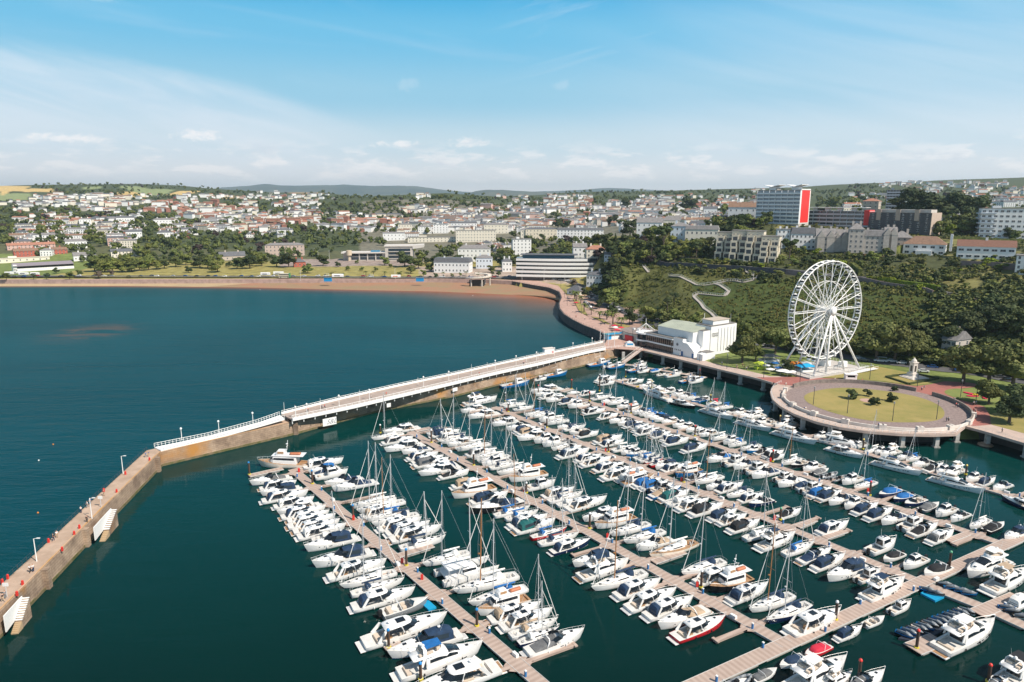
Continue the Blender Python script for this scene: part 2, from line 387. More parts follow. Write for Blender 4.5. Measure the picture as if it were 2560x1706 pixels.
MOOR = mat('moorland', (.035,.05,.04), .95, col2=(.10,.10,.06), scale=.0012)
ridge('hills', [(430,490),(520,474),(560,469),(620,465),(668,460),(700,464),(830,464),(862,461),(930,466),(1000,464),(1040,466),(1100,474),(1190,482),(1290,480),(1400,478),(1460,474),(1500,471),(1560,471),(1640,476),(1800,482),(2100,488)], 15000, 3500, MOOR)
ridge('hills', [(1130,496),(1190,478),(1215,475),(1255,475),(1300,478),(1400,482),(1500,488)], 11000, 1500, MOOR)
# ================================================================ water
nu, ny = 260, 300
us = np.linspace(-1.3, 1.1, nu); Yw = np.concatenate([[-200,-60,0,30], np.geomspace(50, 900, ny-8), [1500,4000,12000,19500]])
Uw, Yv = np.meshgrid(us, Yw); Xw = Uw*np.maximum(Yv, 300)
Xw = np.where(Yv > 900, Uw*Yv, Xw*(np.clip(Yv,300,900)/np.maximum(Yv,300)))
sdw = -sdist(Xw, Yv)
dl = np.array([[p[0],p[1]] for p in wall]); 
pw, qw = proj(Xw, np.maximum(Yv,1), np.zeros_like(Xw))
shal = np.zeros(Xw.shape)
wd = np.full(Xw.shape, 1e9)
SL = [G(x,y,0) for x,y in [(-700,719),(0,716),(300,715),(640,719),(900,725),(1100,729),(1250,736),(1330,741),(1398,748)]]
for i in range(len(SL)-1):
    x0,y0 = SL[i].x,SL[i].y; ex,ey = SL[i+1].x-x0, SL[i+1].y-y0; t = np.clip(((Xw-x0)*ex+(Yv-y0)*ey)/(ex*ex+ey*ey),0,1)
    wd = np.minimum(wd, np.hypot(Xw-x0-t*ex, Yv-y0-t*ey))
sandy = np.exp(-wd/np.interp(pw, [200,700,1000,1300,1400],[4,9,13,32,34]))
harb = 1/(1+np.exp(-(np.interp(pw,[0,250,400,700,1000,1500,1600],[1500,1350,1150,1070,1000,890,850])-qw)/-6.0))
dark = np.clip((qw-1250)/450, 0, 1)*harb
g = G(232,830); silt = 1.5*np.exp(-(((Xw-g.x)/21)**2+((Yv-g.y)/27)**2)**1.5)
sh2 = np.clip(1-np.abs(wd-28)/22, 0, 1)*np.clip((pw-1050)/300,0,1)
deep = np.array([.001,.042,.052]); hb = np.array([.001,.032,.030]); hb2 = np.array([.001,.018,.016]); sand = np.array([.34,.13,.07]); tan_ = np.array([.16,.15,.12]); turq = np.array([.02,.13,.15])
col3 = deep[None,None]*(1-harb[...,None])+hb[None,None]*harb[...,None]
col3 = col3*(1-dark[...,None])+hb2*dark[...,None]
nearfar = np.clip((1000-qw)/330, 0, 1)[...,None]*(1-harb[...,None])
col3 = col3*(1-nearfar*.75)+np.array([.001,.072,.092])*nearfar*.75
mid = (np.exp(-wd/70)*np.clip((pw-850)/350,0,1)*.55)[...,None]
col3 = col3*(1-mid)+tan_*mid
col3 = col3*(1-sandy[...,None])+sand*sandy[...,None]
wcol = np.concatenate([col3, silt[...,None]], -1).astype(np.float32)
Vw = np.stack([Xw, Yv, np.zeros_like(Xw)], -1).reshape(-1,3)
ii, jj = np.meshgrid(np.arange(len(Yw)-1), np.arange(nu-1), indexing='ij'); a = (ii*nu+jj).ravel()
WM = bpy.data.materials.new('sea_water'); WM.use_nodes = True; nt = WM.node_tree; b = nt.nodes['Principled BSDF']
b.inputs['Roughness'].default_value = .07; b.inputs['IOR'].default_value = 1.33; b.inputs['Specular IOR Level'].default_value = .22
at = nt.nodes.new('ShaderNodeAttribute'); at.attribute_name = 'tint'
tc = nt.nodes.new('ShaderNodeTexCoord')
def noise(scale, det=3, vec=None, dist=0.0, rough=.55):
    n = nt.nodes.new('ShaderNodeTexNoise'); n.inputs['Scale'].default_value = scale; n.inputs['Detail'].default_value = det
    n.inputs['Roughness'].default_value = rough; n.inputs['Distortion'].default_value = dist
    nt.links.new(vec or tc.outputs['Object'], n.inputs['Vector']); return n
mp = nt.nodes.new('ShaderNodeMapping'); mp.inputs['Scale'].default_value = (.28,1,1); mp.inputs['Rotation'].default_value=(0,0,R(-14))
nt.links.new(tc.outputs['Object'], mp.inputs['Vector'])
big = noise(.012, 5, mp.outputs['Vector'], .6)
mr = nt.nodes.new('ShaderNodeMapRange'); mr.inputs['From Min'].default_value=.3; mr.inputs['From Max'].default_value=.7; mr.inputs['To Min'].default_value=.82; mr.inputs['To Max'].default_value=1.18
nt.links.new(big.outputs['Fac'], mr.inputs['Value'])
sc = nt.nodes.new('ShaderNodeVectorMath'); sc.operation='SCALE'; nt.links.new(at.outputs['Color'], sc.inputs[0]); nt.links.new(mr.outputs['Result'], sc.inputs['Scale'])
sn = noise(.12, 6, mp.outputs['Vector'], .8); sr = nt.nodes.new('ShaderNodeMapRange'); sr.inputs['From Min'].default_value=.42; sr.inputs['From Max'].default_value=.6
nt.links.new(sn.outputs['Fac'], sr.inputs['Value'])
sm = nt.nodes.new('ShaderNodeMath'); sm.operation='MULTIPLY'; nt.links.new(sr.outputs['Result'], sm.inputs[0]); nt.links.new(at.outputs['Alpha'], sm.inputs[1])
mx = nt.nodes.new('ShaderNodeMix'); mx.data_type='RGBA'; mx.inputs['B'].default_value=(.060,.062,.058,1)
nt.links.new(sm.outputs[0], mx.inputs['Factor']); nt.links.new(sc.outputs['Vector'], mx.inputs['A']); nt.links.new(mx.outputs['Result'], b.inputs['Base Color'])
r1 = noise(.9, 4, mp.outputs['Vector'], .4, .6); r2 = noise(.18, 3, mp.outputs['Vector'], .3)
ad = nt.nodes.new('ShaderNodeMath'); ad.operation='MULTIPLY_ADD'; ad.inputs[1].default_value=3.0; nt.links.new(r2.outputs['Fac'], ad.inputs[0]); nt.links.new(r1.outputs['Fac'], ad.inputs[2])
calm = nt.nodes.new('ShaderNodeAttribute'); calm.attribute_name = 'ripple'
bp = nt.nodes.new('ShaderNodeBump'); bp.inputs['Distance'].default_value=.35
nt.links.new(calm.outputs['Fac'], bp.inputs['Strength'])
nt.links.new(ad.outputs[0], bp.inputs['Height']); nt.links.new(bp.outputs['Normal'], b.inputs['Normal'])
b.inputs['Specular IOR Level'].default_value = 0; b.inputs['Roughness'].default_value = .6
gl = nt.nodes.new('ShaderNodeBsdfGlossy'); gl.inputs['Roughness'].default_value = .06; nt.links.new(bp.outputs['Normal'], gl.inputs['Normal'])
fr = nt.nodes.new('ShaderNodeFresnel'); fr.inputs['IOR'].default_value = 1.33; nt.links.new(bp.outputs['Normal'], fr.inputs['Normal'])
fm = nt.nodes.new('ShaderNodeMath'); fm.operation = 'MULTIPLY'; fm.inputs[1].default_value = .62; nt.links.new(fr.outputs[0], fm.inputs[0])
fc = nt.nodes.new('ShaderNodeMath'); fc.operation = 'MINIMUM'; fc.inputs[1].default_value = .11; nt.links.new(fm.outputs[0], fc.inputs[0])
mxs = nt.nodes.new('ShaderNodeMixShader'); nt.links.new(fc.outputs[0], mxs.inputs[0]); nt.links.new(b.outputs[0], mxs.inputs[1]); nt.links.new(gl.outputs[0], mxs.inputs[2]); nt.links.new(mxs.outputs[0], nt.nodes['Material Output'].inputs['Surface'])
wme = npmesh('sea', Vw, np.stack([a,a+1,a+1+nu,a+nu],-1), [WM])
ca = wme.color_attributes.new('tint', 'FLOAT_COLOR', 'POINT'); ca.data.foreach_set('color', wcol.ravel())
cr = wme.attributes.new('ripple', 'FLOAT', 'POINT'); cr.data.foreach_set('value', (.42*(1-harb)+.10*harb).astype(np.float32).ravel())
tag(link('sea', wme), kind='structure')
# ================================================================ sky and light
SUN_AZ = R(127)      # clockwise from +Y (camera heading)
SUN_EL = R(48)
w = bpy.data.worlds.new('World'); S.world = w; w.use_nodes = True; nt = w.node_tree
bg = nt.nodes['Background']; out = nt.nodes['World Output']
sky = nt.nodes.new('ShaderNodeTexSky'); sky.sky_type = 'NISHITA'; sky.sun_disc = False
sky.sun_elevation = SUN_EL; sky.sun_rotation = SUN_AZ; sky.air_density = 1.0; sky.dust_density = .6; sky.ozone_density = 2.5; sky.altitude = 100
tc = nt.nodes.new('ShaderNodeTexCoord'); sx = nt.nodes.new('ShaderNodeSeparateXYZ'); nt.links.new(tc.outputs['Generated'], sx.inputs[0])
def m2(op, a, b_=None, c=None, clamp=False):
    n = nt.nodes.new('ShaderNodeMath'); n.operation = op; n.use_clamp = clamp
    for i, q in enumerate((a, b_, c)):
        if q is None: continue
        if isinstance(q, (int,float)): n.inputs[i].default_value = q
        else: nt.links.new(q, n.inputs[i])
    return n.outputs[0]
def nz(vec, scale, det, rough, dist=0.0):
    n = nt.nodes.new('ShaderNodeTexNoise'); n.inputs['Scale'].default_value=scale; n.inputs['Detail'].default_value=det; n.inputs['Roughness'].default_value=rough; n.inputs['Distortion'].default_value=dist
    nt.links.new(vec, n.inputs['Vector']); return n.outputs['Fac']
def mapr(v, a, b_, c=0., d=1., smooth=True):
    n = nt.nodes.new('ShaderNodeMapRange'); n.interpolation_type = 'SMOOTHSTEP' if smooth else 'LINEAR'
    for k, q in zip(('From Min','From Max','To Min','To Max'), (a,b_,c,d)): n.inputs[k].default_value = q
    nt.links.new(v, n.inputs['Value']); return n.outputs['Result']
def mixc(f, A, B):
    n = nt.nodes.new('ShaderNodeMix'); n.data_type = 'RGBA'
    if isinstance(f,(int,float)): n.inputs['Factor'].default_value = f
    else: nt.links.new(f, n.inputs['Factor'])
    for k, q in (('A',A),('B',B)):
        if isinstance(q, tuple): n.inputs[k].default_value = q
        else: nt.links.new(q, n.inputs[k])
    return n.outputs['Result']
def vcomb(x, y, z):
    n = nt.nodes.new('ShaderNodeCombineXYZ')
    for i, q in enumerate((x,y,z)):
        if isinstance(q,(int,float)): n.inputs[i].default_value = q
        else: nt.links.new(q, n.inputs[i])
    return n.outputs[0]
elev = sx.outputs['Z']; az = m2('ARCTAN2', sx.outputs['X'], sx.outputs['Y'])
zc = m2('MAXIMUM', elev, .02)
# wispy high cloud banks in azimuth / elevation
def streaks(k, sa, se, tilt, det=8, rough=.56, dist=1.2):
    return nz(vcomb(m2('MULTIPLY', az, sa), m2('MULTIPLY', m2('MULTIPLY_ADD', az, tilt, elev), se), k), 1.0, det, rough, dist)
# left bank: milky sheet whose upper edge slopes down to the right
eu = m2('ADD', m2('MULTIPLY_ADD', az, -.10, .112), m2('MULTIPLY', m2('MAXIMUM', m2('ADD', az, .34), 0.0), -.22))
wob = m2('MULTIPLY_ADD', streaks(1.3, 5, 14, .2, 5), .035, -.016)
dl_ = m2('SUBTRACT', m2('ADD', eu, wob), elev)
sheet = m2('MULTIPLY', mapr(dl_, -.008, .026), mapr(dl_, .03, .20, 1, .35))
sheet = m2('MULTIPLY', sheet, mapr(az, -.34, -.10, 1, 0))
b1 = m2('MULTIPLY', sheet, m2('MULTIPLY_ADD', mapr(streaks(4.1, 4, 30, .25), .25, .75), .34, .28))
# right: faint veils and long streaks, denser toward the right and the horizon
b3 = m2('MULTIPLY', mapr(az, -.05, .5), m2('MULTIPLY_ADD', mapr(streaks(9.2, 2.2, 22, .28, 5, .5), .2, .8), .35, .15))
b3 = m2('MULTIPLY', b3, mapr(elev, .06, .30, 1, .45))
b2 = m2('MULTIPLY', mapr(streaks(2.7, 2.5, 20, -.22, 9, .6, 1.5), .50, .72), m2('MULTIPLY', mapr(elev, .10, .19), mapr(az, -.12, .12)))
b4 = m2('MULTIPLY', mapr(streaks(6.6, 2.0, 16, .1), .5, .75), .18)
cir_all = m2('MAXIMUM', m2('MAXIMUM', b1, m2('MULTIPLY', b4, .6)), m2('MAXIMUM', m2('MULTIPLY', b2, .22), b3))
# small cumulus band above the horizon
cn = nz(vcomb(m2('MULTIPLY', az, 13), m2('MULTIPLY', elev, 46), 0), 1.0, 8, .6)
band = m2('MULTIPLY', mapr(elev, .018, .034), mapr(elev, .048, .085, 1, 0))
gate = mapr(nz(vcomb(m2('MULTIPLY', az, 5), 0.0, 2.0), 1.0, 2, .5), .30, .50)
cun = m2('MULTIPLY', m2('MULTIPLY', mapr(cn, .47, .58), band), gate)
cush = mapr(nz(vcomb(m2('MULTIPLY', az, 13), m2('MULTIPLY_ADD', elev, 46, .35), 0), 1.0, 8, .6), .5, .68)
def puff(a0, e0, sa, se, k):
    q = m2('ADD', m2('POWER', m2('ABSOLUTE', m2('DIVIDE', m2('SUBTRACT', az, a0), sa)), 2.0), m2('POWER', m2('ABSOLUTE', m2('DIVIDE', m2('SUBTRACT', elev, e0), se)), 2.0))
    return mapr(m2('ADD', q, m2('MULTIPLY_ADD', nz(vcomb(m2('MULTIPLY', az, 45), m2('MULTIPLY', elev, 75), k), 1.0, 6, .7), 5.0, -2.3)), -.2, 1.2, 1, 0)
few = m2('MULTIPLY', m2('MAXIMUM', m2('MAXIMUM', puff(-.140, .150, .018, .011, 1), puff(.066, .150, .012, .010, 2)), puff(-.505, .225, .030, .005, 3)), .2)
low = m2('MAXIMUM', m2('MAXIMUM', puff(-.410, .079, .034, .010, 4), puff(-.545, .071, .050, .007, 5)), m2('MAXIMUM', puff(-.062, .078, .030, .008, 6), puff(-.155, .074, .040, .006, 7)))
cun = m2('MAXIMUM', m2('MULTIPLY', cun, .75), m2('MULTIPLY', low, .8))
# clear sky colour: Nishita graded toward the photo's cyan, pale at the horizon
skyc = nt.nodes.new('ShaderNodeVectorMath'); skyc.operation='MULTIPLY'; nt.links.new(sky.outputs[0], skyc.inputs[0]); skyc.inputs[1].default_value = (1.0,1.0,.92)
hzn = mapr(elev, -.01, .27, 1, 0, False); hz2 = m2('POWER', hzn, 1.5)
PALE = (6.3,6.6,7.1,1)
rp = nt.nodes.new('ShaderNodeValToRGB'); rp.color_ramp.interpolation = 'EASE'
el = rp.color_ramp.elements; el[0].position = 0.0; el[0].color = (1.02,.93,.88,1); el[1].position = 1.0; el[1].color = (.045,.39,.70,1)
for ps, c_ in ((.10,(.80,.80,.81)),(.27,(.56,.70,.78)),(.50,(.29,.565,.74)),(.78,(.15,.49,.74))):
    q = el.new(ps); q.color = c_+(1,)
nt.links.new(mapr(elev, 0, .27, 0, 1, False), rp.inputs['Fac'])
rpm = nt.nodes.new('ShaderNodeVectorMath'); rpm.operation = 'SCALE'; nt.links.new(rp.outputs['Color'], rpm.inputs[0]); rpm.inputs['Scale'].default_value = 12.3
s1 = mixc(mapr(elev, .24, .6, 1, 0), skyc.outputs[0], rpm.outputs[0])
s2 = mixc(cir_all, s1, (9.4,10.0,10.9,1))
s3 = mixc(m2('MULTIPLY', cun, .85), s2, mixc(cush, (12.4,11.8,11.6,1), (8.3,8.7,9.5,1)))
s4 = mixc(m2('MULTIPLY', few, .75), s3, (10.6,10.8,11.2,1))
nt.links.new(s4, bg.inputs['Color']); bg.inputs['Strength'].default_value = .075
sun = bpy.data.lights.new('sun', 'SUN'); sun.energy = 5.0; sun.angle = R(.53); sun.color = (1,.90,.78)
so = bpy.data.objects.new('sun', sun); C.objects.link(so)
sdv = Vector((sin(SUN_AZ)*cos(SUN_EL), cos(SUN_AZ)*cos(SUN_EL), sin(SUN_EL)))
so.rotation_euler = sdv.to_track_quat('Z','Y').to_euler()
# air: one closed box of thin even haze
HZ = bpy.data.materials.new('haze'); HZ.use_nodes = True; nt = HZ.node_tree; nt.nodes.remove(nt.nodes['Principled BSDF'])
pv = nt.nodes.new('ShaderNodeVolumePrincipled'); pv.inputs['Color'].default_value = (.68,.88,1,1); pv.inputs['Density'].default_value = 5e-5; pv.inputs['Anisotropy'].default_value=.2
nt.links.new(pv.outputs[0], nt.nodes['Material Output'].inputs['Volume'])
hb_ = MB(); hb_.box(-26500, -1500, -6, 26500, 20600, 500)
ho = hb_.build('haze', HZ); tag(ho, kind='stuff')
v = S.view_settings; v.view_transform = 'Standard'; v.look = 'None'; v.gamma = 1; v.use_curve_mapping = False; v.exposure = .3
S.cycles.max_bounces = 6; S.cycles.diffuse_bounces = 2; S.cycles.glossy_bounces = 3; S.cycles.volume_bounces = 0; S.cycles.transmission_bounces = 2
S.cycles.caustics_reflective = False; S.cycles.caustics_refractive = False; S.cycles.use_denoising = True
S.render.film_transparent = False
# ================================================================ boats (bow toward +x, waterline z = 0)
def lerp(a, b, t): return a+(b-a)*t
def sheer(t, zs, zb): return zs+(zb-zs)*t**1.7
def beam_at(t, B, full=.45, stern=.88, p=2.3):
    if t < full: return B/2*(stern+(1-stern)*sin(t/full*pi/2))
    return B/2*max(.015, 1-((t-full)/(1-full))**p)
def hull(L, B, zs, zb, p=2.3, stern=.88, n=14, low=.92, full=.45, tuck=.78, boot=.16):
    secs = []
    for i in range(n+1):
        t = i/n; t = 1-(1-t)**1.15
        b = beam_at(t, B, full, stern, p); z = sheer(t, zs, zb)
        row = []
        for s_, (fb, fz, fx) in enumerate(((1,1,0),(.985,.62,.25),(.95,.3,.55),(None,None,.8),(tuck*.8,-.2,.9),(0,-.35,1))):
            if fb is None: bb, zz = b*lerp(tuck,.9,.6), boot
            elif fz < 0: bb, zz = b*fb, fz
            else: bb, zz = b*fb, z*fz+.12*(1-fz)
            xx = -L/2+t*L-(1-low)*L*fx*t**6
            row.append((xx, bb, zz))
        secs.append(row+[(x,-y,z) for x,y,z in row[-2::-1]])
    m = MB(); m.loft(secs, True, False)
    k = len(secs[0])-1
    for i in range(n):
        for j in range(k):
            q = j if j < k/2 else k-1-j
            m.m[i*k+j] = 1 if q == 3 else (2 if q > 3 else 0)
    return m
def deckmesh(L, B, zs, zb, c0, c1, zf, p=2.3, stern=.88, full=.45, n=16, cw=.80, crown=.05):
    ts = sorted(set([1-(1-i/n)**1.15 for i in range(n+1)]+[c0-.002, c0+.002, c1-.002, c1+.002])); ts = [t for t in ts if 0 <= t <= 1]
    m = MB(); secs = []
    for t in ts:
        b = beam_at(t, B, full, stern, p)-.02; z = sheer(t, zs, zb)-.03; b = max(b, .01)
        ins = c0 < t < c1
        row = [(v, (zf if (ins and abs(v) < cw-.01) else z+crown*(1-v*v))) for v in (-1,-cw-.005,-cw+.012,-.4,0,.4,cw-.012,cw+.005,1)]
        secs.append([(-L/2+t*L, -b*v, zz) for v, zz in row])
    m.loft(secs, False, False); return m
def house(st, band=None, offx=0.0):
    """st: (x, halfwidth, z0, z1). full shell, or only the glass band (f0,f1) set just proud of it"""
    m = MB()
    if band is None:
        secs = []
        for x, w, z0, z1 in st:
            h = z1-z0; half = [(w,z0),(w*.97,z0+.35*h),(w*.90,z0+.75*h),(w*.80,z0+.94*h),(w*.45,z0+1.0*h),(0,z0+1.03*h)]
            secs.append([(x,y,z) for y,z in half]+[(x,-y,z) for y,z in half[-2::-1]])
        m.loft(secs); return m
    f0, f1 = band
    def wf(w, f): return w*np.interp(f, [0,.35,.75,.94],[1,.97,.90,.80])+.025
    for s_ in (1,-1):
        for a, b in zip(st[:-1], st[1:]):
            fm = (f0+f1)/2
            pts = []
            for (x,w,z0,z1) in (a,b):
                pts.append([(x, s_*wf(w,f), z0+f*(z1-z0)) for f in (f0, fm, f1)])
            n = len(m.v); m.v += pts[0]+pts[1]
            for q in ((0,1,4,3),(1,2,5,4)):
                m.f.append(tuple(n+i for i in q)); m.m.append(0)
    return m
def screen(st, f=.93, fr=.30):
    """raked front glass laid 2 cm proud over the sloping front of a house shell"""
    m = MB(); secs = []
    for x, w, z0, z1 in st:
        h = z1-z0; secs.append([(x+.03, y, z+.03) for y, z in ((w*.9,z0+.62*h),(w*.82,z0+.9*h),(w*.45,z0+1.0*h),(0,z0+1.03*h),(-w*.45,z0+1.0*h),(-w*.82,z0+.9*h),(-w*.9,z0+.62*h))])
    m.loft(secs, False, False); return m
def bowrail(L, B, zs, zb, t0=.5, h=.55, p=2.3, stern=.88, full=.45, r=.022):
    m = MB(); pts = []
    for s_ in (1,-1):
        row = []
        for i in range(7):
            t = t0+(1-t0)*(i/6); b = max(beam_at(t,B,full,stern,p)-.1,.02); z = sheer(t,zs,zb)
            row.append((-L/2+t*L+(.1 if i==6 else 0), s_*b, z+h)); m.tube((-L/2+t*L, s_*b, z-.02), row[-1], r, n=4)
        m.path(row, r, 4)
        if s_ == 1: a = row[-1]
        else: m.tube(a, row[-1], r, n=4)
    return m
def fenders(L, B, zs, zb, ts, p=2.3, stern=.88, full=.45):
    m = MB()
    for t in ts:
        for s_ in (1,-1):
            b = beam_at(t,B,full,stern,p)+.12; z = sheer(t,zs,zb)
            m.revolve([(.02,z-.25),(.11,z-.35),(.12,z-.75),(.02,z-.85)], (-L/2+t*L, s_*b, 0), 6)
    return m
PROTO = {}
def begin(kind, name): return empty(name, (0,0,-500))
def hullmats(c=None): return [c or GEL, NAVYH, mat('antifoul',(.03,.05,.09),.6)]
def cruiser(L=13., top='c'):
    B = L*.275; zs, zb = 1.05, 1.9
    r = begin('c', 'motor_cruiser')
    hull(L,B,zs,zb).build('hull', hullmats(), r, True)
    dk = deckmesh(L,B,zs,zb,.10,.46,.62).build('deck', [DECKG], r)
    MB().box(-L/2-.8,-B*.40,.28,-L/2+.05,B*.40,.42).build('swim_platform', [GEL], r); MB().box(-L/2-.7,-B*.35,.42,-L/2-.05,B*.35,.44).build('platform_deck', [TEAK], r)
    # coachroof over the foredeck
    st = [(L*.44,.12,1.72,1.78),(L*.36,B*.20,1.62,1.90),(L*.24,B*.30,1.5,2.08),(L*.12,B*.36,1.4,2.18),(L*.0,B*.38,1.25,2.2)]
    house(st).build('coachroof', [GEL], r, True)
    h = MB()
    h.box(L*.30,-.28,2.03,L*.335,.28,2.06) if False else h.rbox((L*.27,0,2.085),(.55,.5,.03))
    for s_ in (1,-1): h.rbox((L*.12,s_*B*.17,2.19),(.5,.35,.03))
    parts(h, 'deck_hatch', [GLASS], r)
    pl = MB()
    for x in (L*.03,L*.13,L*.22):
        for s_ in (1,-1):
            t = x/L+.5; b = beam_at(t,B)*.985+.012; z = sheer(t,zs,zb)*.66
            pl.add([(x-.3,s_*b,z-.09),(x+.3,s_*(beam_at(t+.3/L,B)*.985+.012),z-.09),(x+.3,s_*(beam_at(t+.3/L,B)*.985+.012),z+.09),(x-.3,s_*b,z+.09)],[(0,1,2,3)])
    parts(pl, 'portlight', [GLASS], r)
    # windscreen
    ws = MB()
    A = [(L*.13,0,2.15),(L*.115,B*.20,2.14),(L*.06,B*.34,2.05),(-L*.06,B*.405,1.85)]
    Bt = [(L*.035,0,2.98),(L*.025,B*.18,2.96),(-L*.02,B*.31,2.90),(-L*.10,B*.36,2.75)]
    full = lambda q: [(x,-y,z) for x,y,z in q[:0:-1]]+q
    ws.loft([full(A), full(Bt)], False, False); ws.build('windscreen', [GLASS], r)
    if top in 'ch':
        st = [(L*.05,B*.16,2.93,3.0),(L*.02,B*.30,2.86,3.06),(-L*.06,B*.36,2.8,3.12),(-L*.2,B*.37,2.72,3.05),(-L*.27,B*.33,2.7,2.92)]
        rf = house(st).build('hard_top', [GEL], r, True)
        sr = MB(); sr.rbox((-L*.07,0,3.145),(L*.10,B*.34,.02)); sr.build('sunroof', [GLASS], rf)
        pi_ = MB()
        for s_ in (1,-1):
            pi_.beam((-L*.27,s_*B*.36,2.75),(-L*.36,s_*B*.44,1.1),.10,.55); pi_.beam((-L*.09,s_*B*.365,2.8),(-L*.06,s_*B*.41,1.6),.07,.16)
        parts(pi_, 'pillar', [GEL], rf)
        sw = MB()
        for s_ in (1,-1): sw.add([(-L*.05,s_*B*.402,2.05),(-L*.29,s_*B*.41,1.95),(-L*.24,s_*B*.38,2.50),(-L*.10,s_*B*.372,2.62)],[(0,1,2,3)])
        parts(sw, 'side_window', [GLASS], r)
    cv = MB()
    if top == 'v' or top == 'h':                                     # canvas hood over the cockpit
        x0, x1 = (-L*.02,-L*.37) if top == 'v' else (-L*.26,-L*.37); zt = 2.95 if top == 'v' else 2.78
        st = [(x0,B*.34,1.7,zt),(lerp(x0,x1,.4),B*.38,1.2,zt+.12),(lerp(x0,x1,.8),B*.39,1.1,zt-.02),(x1,B*.37,1.05,zt-.45)]
        c = house(st).build('canopy', [CAN['n']], r)
        w_ = house(st[0:3], (.30,.72)); parts(w_, 'canopy_window', [WINB], c)
        w2 = MB(); w2.add([(x1-.02,-B*.28,1.5),(x1-.02,B*.28,1.5),(x1+.10,B*.26,2.2),(x1+.10,-B*.26,2.2)],[(0,1,2,3)]); parts(w2, 'canopy_window', [WINB], c)
    if top == 'o':                                                   # flat cockpit cover and radar arch
        st = [(-L*.03,B*.36,1.5,2.3),(-L*.15,B*.39,1.15,1.95),(-L*.3,B*.40,1.05,1.55),(-L*.4,B*.38,1.0,1.25)]
        house(st).build('canopy', [CAN['n']], r)
        ar = MB(); ar.path([(-L*.22,B*.42,1.15),(-L*.17,B*.38,2.35),(-L*.16,B*.25,2.7),(-L*.16,-B*.25,2.7),(-L*.17,-B*.38,2.35),(-L*.22,-B*.42,1.15)], .10, 6); ar.build('radar_arch', [GEL], r, True)
    if top in 'c':
        se = MB(); se.rbox((-L*.33,0,.62),(.8,B*.62,.5)); se.rbox((-L*.14,B*.22,.62),(L*.12,.7,.55)); se.rbox((-L*.08,-B*.2,.62),(.6,.6,.9)); parts(se, 'cockpit_seat', [SEAT], r)
        tb = MB(); tb.rbox((-L*.22,-B*.1,.62),(.9,.6,.6)); tb.build('table', [TEAK], r)
    if top in 'chv':
        mt = MB(); xq = -L*.2; mt.tube((xq,0,3.0),(xq-.1,0,3.7),.04,n=5); mt.revolve([(.02,0),(.24,.02),(.24,.16),(.02,.2)],(xq,.0,3.3),8)
        for s_ in (1,-1): mt.tube((xq,s_*B*.2,3.0),(xq-.5,s_*B*.22,4.6),.015,n=3)
        mt.build('radar_mast', [GEL], r)
    bowrail(L,B,zs,zb).build('bow_rail', [STEEL], r)
    parts(fenders(L,B,zs,zb,(.3,.6)), 'fender', [RUB if top=='c' else SAILC], r)
    return r
